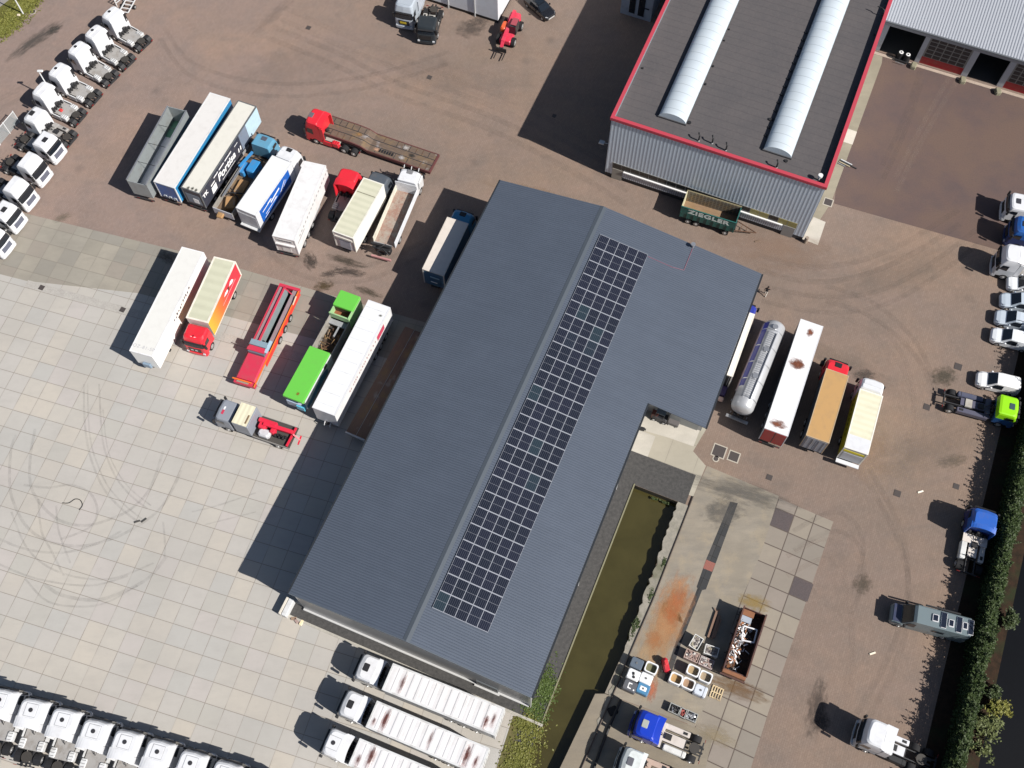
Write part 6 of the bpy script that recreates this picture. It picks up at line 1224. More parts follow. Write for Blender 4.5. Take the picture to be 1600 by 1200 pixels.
# white three axle tractor
loc, h = at((1373, 1147), 3.7, (-1, -.43), -1.35)
t = tractor('white three axle tractor unit with bare black wheels near the bottom right', loc, h, WHITE, 'high', None, rear=2, fair=.8, Lt=7.6, deck='box', deckm=paint((.62, .63, .66)), skirt=BLACK, low=paint((.42, .45, .48)), wheelgear='none')
# blue tractor at the canal
ROY = paint((.008, .04, .42), .3, dirt=.04, coat=.3); loc, h = at((1009, 1131), 3.25, (-1, -.42), -1.1)
t = tractor('royal blue tractor unit beside the engine crates at the canal', loc, h, ROY, 'mid', plain((.36, .38, .34), .4), -1.05, fair=.6, Lt=6.9, deck='box', deckm=paint((.55, .50, .46)), skirt=paint((.6, .6, .58)), wheelgear='none')
loc, h = at((985.5, 1190), 3.2, (-1, -.42), -1.1)
t = tractor('white tractor unit cut by the bottom edge beside the canal', loc, h, paint((.6, .64, .64), .35), 'mid', plain((.12, .12, .14), .3), -1.05, fair=.2, Lt=6.2, deck='box', deckm=paint((.4, .3, .25)))
# silver tractor and black tractor at the top
loc, h = at((632, 8), 3.5, (-.42, 1), -.9); SILV = paint((.42, .47, .53), .3, .2, dirt=.05)
t = tractor('silver lorry with yellow plate facing down at the top edge', loc, h, SILV, 'high', None, rear=2, Lt=8.4, skirt=SILV); mb = MB(); mb.box(.03, .09, -.5, .35, 1.25, 1.55, paint((.5, .38, .02))); mb.build('yellow_plate', t); mb = MB(); mb.box(-8.0, -2.6, -1.2, 1.2, 1.1, 2.7, paint((.40, .44, .5))); mb.build('body', t)
loc, h = at((666, 36), 3.0, (-.25, 1), -.9); BK2 = paint((.022, .028, .034), .35, dirt=.03)
t = tractor('black tractor unit facing down between the silver lorry and the white building', loc, h, BK2, 'low', None, deck='box', deckm=paint((.35, .34, .32)), skirt=BLACK, Lt=5.9, wheelgear='none')
# telehandler
loc, h = at((806, 22), 1.5, (-.46, 1), -5.0); TR = paint((.56, .03, .07), .4, dirt=.25, dcol=(.4, .15, .15)); TO = paint((.62, .09, .02), .4)
t = thing('telehandler', 'red telehandler with lowered boom and black forks by the white building', 'telehandler', loc, h)
mb = MB(); mb.rbox(-5.0, -.6, -.75, .75, .55, 1.15, TR, .1); mb.rbox(-5.2, -3.6, -.7, .7, 1.1, 1.7, TR, .15); mb.build('chassis', t)
mb = MB(); mb.loft([[(-3.6, .15, 1.1), (-2.0, .15, 1.1), (-2.1, .15, 2.3), (-3.5, .15, 2.35)], [(-3.6, 1.05, 1.1), (-2.0, 1.05, 1.1), (-2.1, .95, 2.3), (-3.5, .95, 2.35)]], GLASS); mb.box(-3.5, -2.3, .2, .95, 2.36, 2.42, paint((.30, .05, .07))); mb.build('operator_cab', t)
mb = MB(); mb.rbox(-3.3, -1.9, -1.1, -.35, 1.1, 1.75, TO, .15); mb.build('engine_cover', t); mb = MB(); mb.beam((-4.9, -.1, 2.1), (-.2, -.1, 1.35), .42, .42, TR); mb.beam((-.4, -.1, 1.4), (.4, -.1, .8), .36, .36, TR); mb.build('boom', t)
mb = MB(); mb.box(.55, .7, -.75, .65, .4, 1.0, BLACK); mb.beam((.3, -.1, .8), (.62, -.1, .8), .5, .4, CHAS); mb.build('carriage', t)
for y in (-.6, .5): mb = MB(); mb.box(.7, 1.95, y - .06, y + .06, .36, .42, BLACK); mb.build('fork', t)
for x in (-4.1, -1.2):
    for s in (1, -1): wheel(t, x, s * 1.0, .6, .42)

# ------------------------------------------------------------------ green drawbar trailer with lettering
loc, h, L, W = corners((1159.5, 323.5), (1150.5, 349), (1074, 297), (1065, 323), 2.9)
t = thing('drawbar_trailer', 'dark green open trailer lettered ZIEGLER before the tall grey building', 'trailer', loc, h)
DGN = paint((.012, .095, .085), .45, dirt=.12); MESH = oldwood((.22, .17, .10), (.10, .085, .06))
k = N('worn_inside'); v_ = k.coord(); q_ = k.n('ShaderNodeSeparateXYZ'); k.l(v_, q_.inputs[0])
f1 = k.ramp(k.math('ABSOLUTE', k.math('SUBTRACT', k.math('FRACT', k.math('MULTIPLY', q_.outputs[0], 2.4)), .5)), .3, .42); f2 = k.ramp(k.math('ABSOLUTE', k.math('SUBTRACT', k.math('FRACT', k.math('MULTIPLY', q_.outputs[2], 3.0)), .5)), .3, .42)
cc = k.mix(k.ramp(k.noise(v_, 1.0, 5), .4, .6), (.25, .18, .10), (.17, .17, .155)); cc = k.mix(k.math('MAXIMUM', f1, f2), (.10, .08, .06), cc); INS = k.base(cc, .8)
mb = MB(); mb.box(-L, 0, -W / 2, -W / 2 + .1, 1.0, 2.9, DGN); mb.build('side_wall', t)
mb = MB(); mb.box(-L, 0, W / 2 - .1, W / 2, 1.0, 2.9, DGN); mb.box(-L + .1, -.1, W / 2 - .14, W / 2 - .102, 1.15, 2.88, INS); mb.build('side_wall', t)
mb = MB(); mb.box(-.1, 0, -W / 2 + .102, W / 2 - .102, 1.0, 2.9, DGN); mb.build('end_wall', t); mb = MB(); mb.box(-L, -L + .1, -W / 2 + .102, W / 2 - .102, 1.0, 2.9, paint((.50, .46, .30), .6)); mb.build('end_wall', t)
mb = MB(); mb.box(-L + .1, -.1, -W / 2 + .1, W / 2 - .14, 1.0, 1.14, oldwood((.25, .16, .09), (.17, .11, .07))); mb.build('floor', t)
for s in (1, -1): mb = MB(); mb.box(-L, 0, *sorted((s * (W / 2 + .03), s * (W / 2 - .1))), 2.9, 2.97, paint((.2, .17, .1)) if s > 0 else DGN); mb.build('top_rail', t)
for k_ in range(9): mb = MB(); x = -L + .1 + k_ * (L - .2) / 8; mb.box(x - .05, x + .05, -W / 2 - .06, -W / 2 - .002, 1.0, 1.95, DGN); mb.build('side_rib', t)
side_text(t, 'ZIEGLER', .95, -L / 2 + .05, 2.38, -1, paint((.62, .70, .68), .5), W, 0, .04, sx=1.25, spacing=1.12)
chassis(t, .1, -L, 1.0, .95); axle(t, -.95, r=.42); axle(t, -L + 1.1, r=.42); axle(t, -L + 2.1, r=.42)
mb = MB()
for s in (1, -1): mb.beam((0, s * .7, .75), (2.5, 0, .6), .08, .1, rust())
for x in (.7, 1.3, 1.9): mb.beam((x, -.7 * (1 - x / 2.5), .7), (x, .7 * (1 - x / 2.5), .7), .06, .08, rust())
mb.build('drawbar', t)

# ------------------------------------------------------------------ skip full of scrap
loc, h, L, W = corners((1163, 948), (1197.6, 960.5), (1130.5, 1044), (1167, 1057), 1.9)
t = thing('scrap_skip', 'long rusty skip half full of white and rusty scrap metal', 'skip', loc, h); SKP = paint((.06, .03, .03), .7, dirt=.6, dcol=(.16, .065, .03))
mb = MB()
for s in (1, -1): mb.box(-L, 0, *sorted((s * W / 2, s * (W / 2 - .07))), .15, 1.9, SKP)
mb.box(-.07, 0, -W / 2 + .07, W / 2 - .07, .15, 1.75, SKP); mb.box(-L, -L + .07, -W / 2 + .07, W / 2 - .07, .15, 1.8, SKP); mb.build('wall', t)
mb = MB(); mb.box(-L + .07, -.07, -W / 2 + .07, W / 2 - .07, .15, .3, rust()); mb.build('floor', t)
RT2 = paint((.24, .10, .045), .7, dirt=.5, dcol=(.08, .04, .03)); mb = MB(); mb.box(-L - .35, -L - .002, -W / 2, W / 2, 1.2, 1.75, RT2); mb.box(-L - .5, -L - .36, -W / 2 - .1, W / 2 + .1, 1.0, 1.2, SKP); mb.build('tail_gate', t)
for s in (1, -1): mb = MB(); mb.box(-L - .05, .05, *sorted((s * (W / 2 + .06), s * (W / 2 - .08))), 1.9, 2.0, SKP); mb.build('top_rail', t)
for k_ in range(8):
    for s in (1, -1): mb = MB(); x = -.3 - k_ * (L - .6) / 7; mb.box(x - .05, x + .05, *sorted((s * (W / 2 + .002), s * (W / 2 + .07))), .2, 1.88, SKP); mb.build('side_rib', t)
mb = MB(); r7 = random.Random(4); SW = paint((.72, .72, .74), .4); SR = rust(); SO = paint((.30, .12, .05), .7, dirt=.4); SG = paint((.35, .36, .38), .4, .4)
for k_ in range(420):
    x = -.9 - r7.random() ** .9 * (L - 1.3); fr = -x / L; y = W / 2 - .2 - abs(r7.gauss(0, .45)) * 1.2 ; y = max(-W / 2 + .2, y); a = r7.uniform(0, 3.14); l_ = r7.uniform(.1, .65); z_ = .35 + .75 * max(0, 1 - (W / 2 - y) / 2.2) + r7.uniform(0, .35)
    m_ = (SW if r7.random() < (.62 - fr * .5) else r7.choice((SR, SO, SG, BLACK, SR)))
    if r7.random() < .16: mb.box(-l_ / 2, l_ / 2, -l_ * .35, l_ * .35, 0, .04, m_, Matrix.Translation((x, y, z_)) @ Matrix.Rotation(a, 4, 'Z') @ Matrix.Rotation(r7.uniform(-.7, .7), 4, 'X'))
    else: mb.beam((x - l_ / 2 * math.cos(a), y - l_ / 2 * math.sin(a), z_), (x + l_ / 2 * math.cos(a), y + l_ / 2 * math.sin(a), z_ + r7.uniform(-.3, .35)), r7.uniform(.03, .12), .05, m_)
o = mb.build('scrap', t); o['kind'] = 'stuff'
mb = MB(); q4 = [(-1.75, .55), (-1.6, -.75), (-2.9, -.85), (-3.1, .3)]
for a, b_ in zip(q4, q4[1:] + q4[:1]): mb.beam((*a, 1.55), (*b_, 1.45), .12, .1, SW)
mb.build('white_frame', t); mb = MB(); mb.box(-1.35, -.75, .0, 1.0, 1.5, 1.55, paint((.34, .38, .44), .4)); mb.build('grey_sheet', t); mb = MB(); mb.box(-.7, -.1, -.1, 1.1, 1.3, 1.5, RT2); mb.build('front_plate', t)

# ------------------------------------------------------------------ beams, bins, tanks and pallets
for i, (a, b_, wd, lab) in enumerate((((1119, 957.5), (1106, 996.5), .22, 'rusty steel beam with a forked end, leftmost of the three beside the skip'), ((1123.5, 962), (1112, 998.5), .26, 'rusty steel beam in the middle of the three beside the skip'), ((1126, 968), (1115.5, 997), .12, 'thin rusty bar nearest the skip'))):
    p, q = P(*a), P(*b_); t = thing('steel_beam', lab, 'beam', (p + q) / 2, math.atan2(q.y - p.y, q.x - p.x), 'rusty beams on the concrete'); l_ = (q - p).length; mb = MB(); BR_ = paint((.20, .12, .085), .8, dirt=.4)
    mb.box(-l_ / 2, l_ / 2, -wd / 2, wd / 2, .02, .05, BR_); mb.box(-l_ / 2, l_ / 2, -.02, .02, .05, .2, BR_); mb.box(-l_ / 2, l_ / 2, -wd / 2, wd / 2, .2, .23, BR_)
    if i == 0: mb.beam((-l_ / 2, 0, .15), (-l_ / 2 - .45, .25, .2), .1, .08, BR_); mb.beam((-l_ / 2, 0, .15), (-l_ / 2 - .35, -.3, .2), .1, .08, BR_)
    mb.build('beam', t)
UA = -.437
def fill(mb, lx, ly, z, n, mats, seed, s=.16):
    r_ = random.Random(seed)
    for k_ in range(n):
        x, y = r_.uniform(-lx, lx), r_.uniform(-ly, ly); a = r_.uniform(0, 3.14); l_ = r_.uniform(.4, 1.2) * s
        mb.rbox(-l_, l_, -l_ * .5, l_ * .5, 0, l_ * .8, r_.choice(mats), l_ * .2, Matrix.Translation((x, y, z + r_.uniform(-.05, .05))) @ Matrix.Rotation(a, 4, 'Z') @ Matrix.Rotation(r_.uniform(-.5, .5), 4, 'Y'))
WB = paint((.62, .62, .60), .5, dirt=.2); BN = oldwood((.26, .19, .11), (.16, .12, .08)); SC1 = paint((.32, .22, .19), .6); SC2 = paint((.16, .14, .14), .5); SC3 = paint((.48, .45, .42), .5); SC4 = paint((.30, .27, .20), .6)
def bin_(px, lx, ly, rot, hh, label, mats, seed, wallm=WB, n=60, fillz=.8, group='crates of scrap on the concrete pad', name='scrap_crate', rim=.07, fl=None):
    p = P(*px, hh); t = thing(name, label, 'crate', (p.x, p.y, 0), rot, group); mb = MB()
    for s in (1, -1): mb.box(-lx / 2, lx / 2, *sorted((s * ly / 2, s * (ly / 2 - rim))), .12, hh, wallm); mb.box(*sorted((s * lx / 2, s * (lx / 2 - rim))), -ly / 2 + rim, ly / 2 - rim, .12, hh, wallm)
    mb.build('wall', t); mb = MB(); mb.box(-lx / 2 + rim, lx / 2 - rim, -ly / 2 + rim, ly / 2 - rim, .12, hh * fillz - .08, fl or mats[0]); mb.build('filling', t)
    mb = MB(); fill(mb, lx / 2 - .15, ly / 2 - .15, hh * fillz - .1, n, mats, seed); o = mb.build('scrap_pieces', t); o['kind'] = 'stuff'
    mb = MB()
    for y in (-.4, 0, .4): mb.box(-lx / 2, lx / 2, y * ly - .05, y * ly + .05, 0, .12, BN)
    mb.build('pallet_foot', t); return t
bin_((1088, 1003.5), .95, 1.35, UA - .15, .85, 'white crate of grey scrap, topmost of the scrap crates', [SC3, SC4, SC2], 1)
bin_((1112, 1016.5), 1.35, .95, UA + .1, .85, 'white crate of mixed scrap closest to the rusty skip', [SC3, SC2, SC4, SC2], 2)
bin_((1081.5, 1024.5), 1.4, .95, UA, .85, 'crate heaped with reddish brown scrap above the white open tanks', [SC1, SC3, SC2, SC1], 3, wallm=paint((.4, .3, .26), .6), fillz=.95)
bin_((1104, 1035), 1.35, .9, UA, .85, 'crate heaped with pinkish brown scrap beside the rusty skip end', [SC1, SC1, SC3, SC2], 4, wallm=paint((.42, .34, .33), .6), fillz=.95)
def tank_(px, label, rot=UA, kind='open', col=None, fillc=(.33, .24, .13), hh=1.05, lx=1.22, ly=1.02):
    p = P(*px, hh); t = thing('plastic_tank', label, 'tank', (p.x, p.y, 0), rot, 'plastic tanks on the concrete pad'); c = col or paint((.70, .71, .72), .5, dirt=.1); mb = MB()
    if kind == 'open':
        def rr_(a, z, r=.22): return [(lx / 2 - a if cx > 0 else -lx / 2 + a, 0, 0) for cx in ()]
        def rg(a, z, r):
            X, Y_ = lx / 2 - a, ly / 2 - a; pts = []
            for cx, cy, a0 in ((X - r, Y_ - r, 0), (-X + r, Y_ - r, 90), (-X + r, -Y_ + r, 180), (X - r, -Y_ + r, 270)):
                for q in range(4): an = R(a0 + q * 30); pts.append((cx + r * math.cos(an), cy + r * math.sin(an), z))
            return pts
        mb.loft([rg(0, .14, .2), rg(0, hh, .2), rg(.11, hh, .2), rg(.11, hh - .55, .2)], c, cap=False); mb.build('shell', t)
        mb = MB(); mb.loft([rg(.1, .5, .2), rg(.1, hh - .42, .2)], paint(fillc, .8, dirt=.3)); mb.build('contents', t)
    else:
        mb.rbox(-lx / 2, lx / 2, -ly / 2, ly / 2, .14, hh, c, .1); mb.build('shell', t); mb = MB(); mb.cyl((0, 0, hh + .03), 'z', .1, .06, plain((.15, .15, .15), .5), 12); mb.build('cap', t)
        if kind == 'two': mb = MB(); mb.cyl((.1, -.22, hh + .03), 'z', .13, .06, BLACK, 12); mb.cyl((-.05, .12, hh + .03), 'z', .12, .06, BLACK, 12); mb.build('cap', t)
        if kind == 'band': mb = MB(); mb.box(.3, .35, -ly / 2 - .01, ly / 2 + .01, .2, hh + .02, SHADEGREY); mb.build('band', t)
        if kind == 'plate': mb = MB(); mb.rbox(-.32, .32, -.2, .2, hh + .001, hh + .02, WL, .04); mb.build('plate', t)
        if kind == 'cee':
            mb = MB(); mb.box(-.2, -.1, -.28, .28, hh, hh + .02, WL); mb.box(-.2, .15, .18, .28, hh, hh + .021, WL); mb.box(-.2, .15, -.28, -.18, hh, hh + .021, WL); mb.cyl((.45, -.25, hh + .01), 'z', .08, .02, WL, 10); mb.build('mark', t)
    mb = MB()
    for y in (-.4, 0, .4): mb.box(-lx / 2, lx / 2, y * ly - .05, y * ly + .05, 0, .14, CHAS)
    mb.build('pallet_foot', t)
tank_((1083.6, 1047.5), 'open white tank, upper left of the four in a square beside the pallet'); tank_((1103, 1057.5), 'open white tank directly above the wooden pallet', fillc=(.30, .23, .15))
tank_((1056.7, 1060.3), 'open white tank with orange brown contents nearest the small red machine', fillc=(.36, .22, .09)); tank_((1076, 1068.3), 'open white tank between the orange brown one and the closed white one', fillc=(.30, .19, .12))
tank_((1095, 1078.5), 'closed pale white tank left of the wooden pallet', kind='band', col=paint((.55, .59, .66), .45))
tank_((995, 1036), 'tank with translucent dark lid at the canal, topmost of its column', kind='closed', col=paint((.10, .13, .17), .3)); tank_((1018, 1043.5), 'open white tank with green contents beside the dark lidded one', fillc=(.12, .12, .06))
tank_((990, 1054), 'white tank with two black caps at the canal side', kind='two'); tank_((1009.5, 1060), 'closed white tank between the open one and the blue one', kind='closed')
tank_((984.5, 1071.5), 'dark grey tank with white C shaped mark', kind='cee', col=paint((.09, .095, .11), .5), lx=1.35); tank_((1005, 1076), 'blue tank with a white plate on top', kind='plate', col=paint((.06, .20, .36), .45))
p = P(1119.5, 1083); t = thing('wooden_pallet', 'pale wooden pallet lying flat beside the closed white tank', 'pallet', p, UA + .02); PWD = oldwood((.60, .48, .30), (.50, .38, .22)); mb = MB()
for k_ in range(5): x = -.5 + k_ * .25; mb.box(x - .045, x + .045, -.6, .6, .12, .145, PWD)
for y in (-.55, 0, .55): mb.box(-.55, .55, y - .05, y + .05, .0, .118, PWD)
mb.build('boards', t)
for i, (px, rot, lab) in enumerate((((1055, 1108), UA, 'grey crate of black engine parts, left of the three by the blue tractor'), ((1067.5, 1113.8), UA - .1, 'small crate of dark red engine parts between two grey ones'), ((1080, 1118.8), UA, 'grey crate of silver engine parts, right of the three by the blue tractor'))):
    bin_(px, 1.15 if i != 1 else .8, .85, rot, .6, lab, [[BLACK, SC2, BLACK, ALU], [paint((.2, .04, .04)), BLACK, paint((.3, .06, .05))], [ALU, BLACK, SG, SG]][i], 20 + i, wallm=paint((.3, .31, .3), .6), n=34, fillz=.8, group='crates of engine parts', name='engine_crate', fl=BLACK)
# small red machine with black mast
p = P(1039, 1040); t = thing('small_red_machine', 'small red wheeled machine with a thin black handle beside the open white tank', 'machine', p, 1.75); mb = MB()
mb.rbox(-.75, .65, -.28, .28, .3, .8, paint((.55, .02, .04), .4), .15); mb.rbox(-.1, .45, -.2, .2, .8, 1.1, paint((.6, .04, .05), .4), .1); mb.build('body', t); mb = MB(); mb.tube([(-.6, -.3, .5), (-.7, -.6, 1.0), (-.2, -.75, 1.1)], .04, BLACK); mb.build('handle', t)
for x in (-.45, .4):
    for s in (1, -1): wheel(t, x, s * .3, .16, .1)
# black hose lying across the lower pad, junction box
hp = [P(*q) for q in ((970, 1093), (962, 1112), (950, 1140), (940, 1166), (928, 1200), (915, 1240))]
mb = MB(); mb.tube([q + Vector((0, 0, .16)) for q in hp], .13, BLACK, 8); tag(mb.build('black_pipe'), 'long black pipe lying on the pad along the canal behind the tractors', 'pipe')
p = P(957.5, 1111); mb = MB(); mb.rbox(-.45, .45, -.4, .4, 0, .22, plain((.012, .012, .014), .9), .12); o = mb.build('cable_mat'); o.location = p; o.rotation_euler = (0, 0, .4); tag(o, 'dark flat box under the black pipe at the canal', 'box')
# things at the corner of the hall
p = P(450, 951); t = thing('white_cabinet', 'narrow white cabinet standing at the lower left hall corner', 'cabinet', p, PHI); mb = MB(); mb.rbox(-.9, .9, -.42, .1, 0, 1.0, WHITE2, .05); mb.rbox(-.9, .9, .14, .42, 0, .95, paint((.66, .62, .55)), .04); mb.build('body', t); mb = MB(); mb.box(-.8, .8, .1, .14, .02, .9, BLACK); mb.build('gap', t)
for i, (x, y, c) in enumerate(((459, 966.5, (.25, .17, .12)), (471, 973, (.72, .62, .40)), (463, 970, (.3, .22, .2)))):
    p = P(x, y); mb = MB(); mb.rbox(-.28, .28, -.16, .16, 0, .15, paint(c, .7), .05); o = mb.build('rubble'); o.location = p; o.rotation_euler = (0, 0, i * 1.1); tag(o, ['brown lump on the kerb just right of the white cabinet', 'yellowish lump on the kerb, farthest from the white cabinet', 'small dark reddish lump between the two other lumps on the kerb'][i], 'rubble')
# machines parked under the wing eave
p = P(1024, 650); t = thing('forklift', 'dark forklift standing close under the wing wall on the pale apron', 'forklift', P(1040, 656.5), -.42); mb = MB(); mb.rbox(-1.5, .2, -.55, .55, .2, 1.1, plain((.05, .05, .055), .5), .12); mb.rbox(-1.6, -.9, -.5, .5, .3, 1.3, paint((.16, .05, .04)), .1); mb.build('body', t); mb = MB()
for x in (-1.2, -.3):
    for s in (-.48, .48): mb.tube([(x, s, 1.0), (x + .1, s, 2.05)], .04, BLACK)
mb.box(-1.15, -.15, -.55, .55, 2.05, 2.12, plain((.12, .15, .18), .4)); mb.build('overhead_guard', t); mb = MB(); mb.box(.2, .32, -.45, .45, .1, 2.2, BLACK); mb.build('mast', t)
for s in (-.3, .3): mb = MB(); mb.box(.33, 1.4, s - .06, s + .06, .08, .13, SHADEGREY); mb.build('fork', t)
for x in (-1.2, -.1):
    for s in (1, -1): wheel(t, x, s * .5, .28, .2)
p = P(1052, 662); t = thing('tool_cart', 'low dark cart right of the forklift under the wing wall', 'cart', p, -.42); mb = MB(); mb.rbox(-.6, .6, -.35, .35, .25, .6, plain((.12, .11, .11), .5), .05); mb.build('tray', t)
for x in (-.4, .4):
    for s in (1, -1): wheel(t, x, s * .3, .13, .08)
p = P(1003, 671.5); mb = MB(); mb.rbox(-.3, .25, -.15, .15, 0, .5, BLACK, .05); mb.cyl((.3, 0, .3), 'x', .12, .2, BLACK, 8); o = mb.build('small_pump'); o.location = p; o.rotation_euler = (0, 0, -.3); tag(o, 'small black pump by the hall wall on the pale apron', 'pump')
p = P(998.5, 718); 
# left edge: fence, lamp posts, white barrier
f0, f1 = P(31, 191), P(-30, 263); t = thing('mesh_fence', 'pale wire mesh fence with white posts behind the left row', 'fence', f0, math.atan2((f1 - f0).y, (f1 - f0).x)); l_ = (f1 - f0).length; WP = plain((.62, .63, .64), .4)
k = N('wire_mesh'); v_ = k.coord(); q_ = k.n('ShaderNodeSeparateXYZ'); k.l(v_, q_.inputs[0])
fa = k.ramp(k.math('ABSOLUTE', k.math('SUBTRACT', k.math('FRACT', k.math('MULTIPLY', q_.outputs[0], 8.0)), .5)), .4, .45); fb = k.ramp(k.math('ABSOLUTE', k.math('SUBTRACT', k.math('FRACT', k.math('MULTIPLY', q_.outputs[2], 5.0)), .5)), .42, .46)
k.base((.45, .5, .52), .5); k.l(k.math('MAXIMUM', k.math('MULTIPLY', k.math('MAXIMUM', fa, fb), .8), .12), k.b.inputs['Alpha'])
mb = MB(); mb.box(0, l_, -.008, .008, .1, 1.95, k.m); mb.build('mesh', t)
for i in range(5): mb = MB(); mb.cyl((i * l_ / 4, 0, 1.05), 'z', .06, 2.1, WP, 8); mb.build('post', t)
mb = MB(); mb.tube([(0, 0, 2.0), (l_, 0, 2.0)], .045, WP, 6); mb.build('top_rail', t)
def pole(label, top, h_, lean=(0, 0), arm=None):
    q = P(*top, h_); t = thing('lamp_post', label, 'lamp post', (q.x, q.y, 0), 0, 'lamp posts by the road'); mb = MB(); mb.cyl((0, 0, h_ / 2), 'z', .1, h_, WP, 10, .07); mb.build('post', t); mb = MB(); mb.rbox(-.15, .55, -.15, .15, h_ - .02, h_ + .1, WP, .05); mb.build('lamp_head', t)
pole('white lamp post rising between the fourth and fifth white tractor of the left row', (60, 111), 5.6)
pole('white lamp post in the verge at the top left corner', (10, -24), 5.0)
t = thing('white_gate', 'white rail gate behind the topmost white tractor', 'gate', P(183, 10, 0), hpx((183, 10), 0, (27, -22))); mb = MB()
for z_ in (.5, .9, 1.3): mb.box(0, 3.6, -.04, .04, z_, z_ + .08, WP)
for x in (0, 1.2, 2.4, 3.6): mb.box(x - .05, x + .05, -.05, .05, 0, 1.4, WP)
mb.build('rails', t)
t = thing('white_frame_trailer', 'light white framed trailer standing right of the topmost white tractor', 'trailer', P(196, 24, 0), hpx((196, 24), 0, (13, -24))); mb = MB()
for y in (-.6, .6): mb.box(0, 2.6, y - .05, y + .05, .55, .65, WP)
for x in (0, .65, 1.3, 1.95, 2.6): mb.box(x - .06, x + .06, -.55, .55, .55, .64, WP)
mb.build('frame', t)
for s in (1, -1): wheel(t, 1.4, s * .8, .28, .18)
p = P(30, 25); mb = MB(); mb.rbox(-.2, .2, -.14, .14, 0, .28, paint((.6, .52, .4), .7), .05); o = mb.build('kerb_stone'); o.location = p; tag(o, 'pale loose stone on the kerb of the top left verge', 'stone')
# pipes by the slab path
t = thing('pipe_bundle', 'bundle of pale and dark pipes on the slab path beside the tall building', 'pipes', P(1322, 258), hpx((1322, 258), 0, (.85, .42)))
for i, (y, m_, l_) in enumerate(((.35, WP, 1.5), (.15, CHAS, 2.2), (-.05, paint((.45, .38, .26)), 1.4), (-.3, ALU, .9))): mb = MB(); mb.cyl((-.9 + l_ / 2, y, .1), 'x', .07, l_, m_, 8); mb.build('pipe', t)
mb = MB(); mb.cyl((0, 0, .5), 'z', .25, 1.0, paint((.25, .2, .16), .6), 12, .2); o = mb.build('waste_bin'); o.location = P(1258, 378.5); tag(o, 'brown bin at the lower corner of the tall grey building', 'bin')
# litter and small lumps
for i, (x, y, c, lab) in enumerate(((1438, 768.5, (.8, .75, .65), 'tiny white scrap of litter in the yard above the blue tractor shadow'), (1363, 1021, (.75, .68, .55), 'pale strip of litter between camper van and white three axle tractor'), (225, 813, (.04, .04, .04), 'small black bar lying on the tyre marks of the concrete yard'), (1183, 377, (.15, .1, .07), 'small rusty lump below the drawbar of the green trailer'), (214.5, 815, (.05, .05, .05), 'small black scrap left of the black bar on the tyre marks'))):
    mb = MB(); mb.rbox(-.32, .32, -.09, .09, 0, .07, paint(c, .7), .02); o = mb.build('litter'); o.location = P(x, y) + Vector((0, 0, .02)); o.rotation_euler = (0, 0, .3 + (i == 2) * .4); tag(o, lab, 'litter')
hs = smooth([tuple(P(*q)[:2]) for q in ((98, 786), (108, 786), (118, 780), (126, 782), (129, 790), (124, 797))], 5); mb = MB(); mb.tube([(a, b_, .05) for a, b_ in hs], .04, BLACK, 6); tag(mb.build('rubber_hose'), 'thin curved black hose lying on the concrete among tyre marks', 'hose')
ps = P(1203, 150)
# ------------------------------------------------------------------ person beside the hall wing
p = P(1195.5, 461); t = thing('person', 'person in dark top and pale trousers walking beside the hall wing', 'person', p, 1.1)
J = {'pelvis': (0, 0, .95, .15), 'waist': (0, 0, 1.1, .135), 'chest': (.03, 0, 1.32, .16), 'neck': (.04, 0, 1.50, .06), 'head': (.07, 0, 1.63, .10), 'crown': (.06, 0, 1.72, .085),
     'sl': (.03, .19, 1.42, .065), 'el': (-.08, .27, 1.15, .05), 'wl': (-.02, .29, .90, .035), 'hl': (.02, .28, .80, .03), 'sr': (.03, -.19, 1.42, .065), 'er': (.12, -.28, 1.17, .05), 'wr': (.28, -.27, 1.02, .035), 'hr': (.36, -.25, .98, .03),
     'tl': (.02, .09, .88, .10), 'kl': (.22, .10, .50, .065), 'al': (.16, .11, .09, .045), 'fl': (.36, .12, .05, .04), 'tr': (0, -.09, .88, .10), 'kr': (-.06, -.10, .48, .065), 'ar': (-.30, -.10, .11, .045), 'fr': (-.12, -.12, .05, .04)}
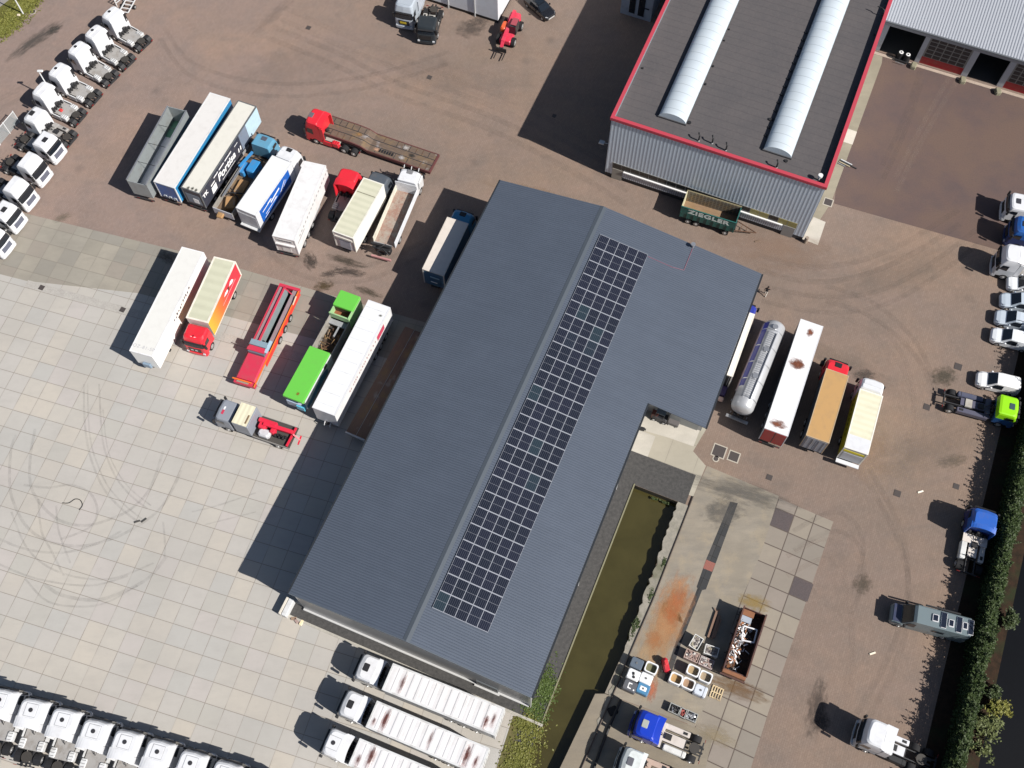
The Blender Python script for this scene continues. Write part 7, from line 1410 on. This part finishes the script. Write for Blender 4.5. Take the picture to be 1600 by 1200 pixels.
E_ = [('pelvis', 'waist'), ('waist', 'chest'), ('chest', 'neck'), ('neck', 'head'), ('head', 'crown'), ('chest', 'sl'), ('sl', 'el'), ('el', 'wl'), ('wl', 'hl'), ('chest', 'sr'), ('sr', 'er'), ('er', 'wr'), ('wr', 'hr'), ('pelvis', 'tl'), ('tl', 'kl'), ('kl', 'al'), ('al', 'fl'), ('pelvis', 'tr'), ('tr', 'kr'), ('kr', 'ar'), ('ar', 'fr')]
ks = list(J); vs = [J[k_][:3] for k_ in ks]; es = [(ks.index(a), ks.index(b_)) for a, b_ in E_]; rad = [J[k_][3] for k_ in ks]
for side, hk in ((1, 'hl'), (-1, 'hr')):                        # five fingers
    hx_, hy_, hz_, _ = J[hk]
    for f_, (dx, dy, dz) in enumerate(((.05, -.035 * side, -.01), (.05, -.02, -.07), (.03, 0, -.085), (.01, .015, -.08), (-.01, .03, -.065))):
        vs.append((hx_ + dx, hy_ + dy, hz_ + dz)); rad.append(.010); es.append((ks.index(hk), len(vs) - 1))
me = bpy.data.meshes.new('body'); me.from_pydata(vs, es, []); o = bpy.data.objects.new('body', me); sc.collection.objects.link(o); md = o.modifiers.new('skin', 'SKIN'); sv_ = me.skin_vertices[0].data
for i, r_ in enumerate(rad): sv_[i].radius = (r_, r_)
sv_[0].use_root = True; sb = o.modifiers.new('sub', 'SUBSURF'); sb.levels = 1; sb.render_levels = 1
dg = bpy.context.evaluated_depsgraph_get(); dg.update(); bm_ = bpy.data.meshes.new_from_object(o.evaluated_get(dg)); bpy.data.objects.remove(o)
SKN = plain((.45, .27, .20), .6); TOP = plain((.02, .018, .02), .8); TRO = plain((.60, .57, .52), .8); SHO = plain((.7, .7, .68), .6)
bm_.materials.clear(); [bm_.materials.append(m_) for m_ in (SKN, TOP, TRO, SHO)]
for f_ in bm_.polygons:
    c = f_.center; z_ = c.z; f_.material_index = 3 if z_ < .13 else 2 if (z_ < .93 and abs(c.y) < .22) else 1 if (z_ < 1.49 and not (z_ < .9 and abs(c.y) > .22) and not (c.x > .27 and z_ < 1.1)) else 0; f_.use_smooth = True
link('body', bm_, t)
mb = MB(); mb.loft([[(.05 + r_ * math.cos(a), r_ * .9 * math.sin(a), z_) for a in [i * math.pi / 6 for i in range(12)]] for r_, z_ in ((.125, 1.58), (.135, 1.68), (.11, 1.76), (.04, 1.79))], plain((.03, .02, .015), .8), smooth=True); mb.build('hair', t)
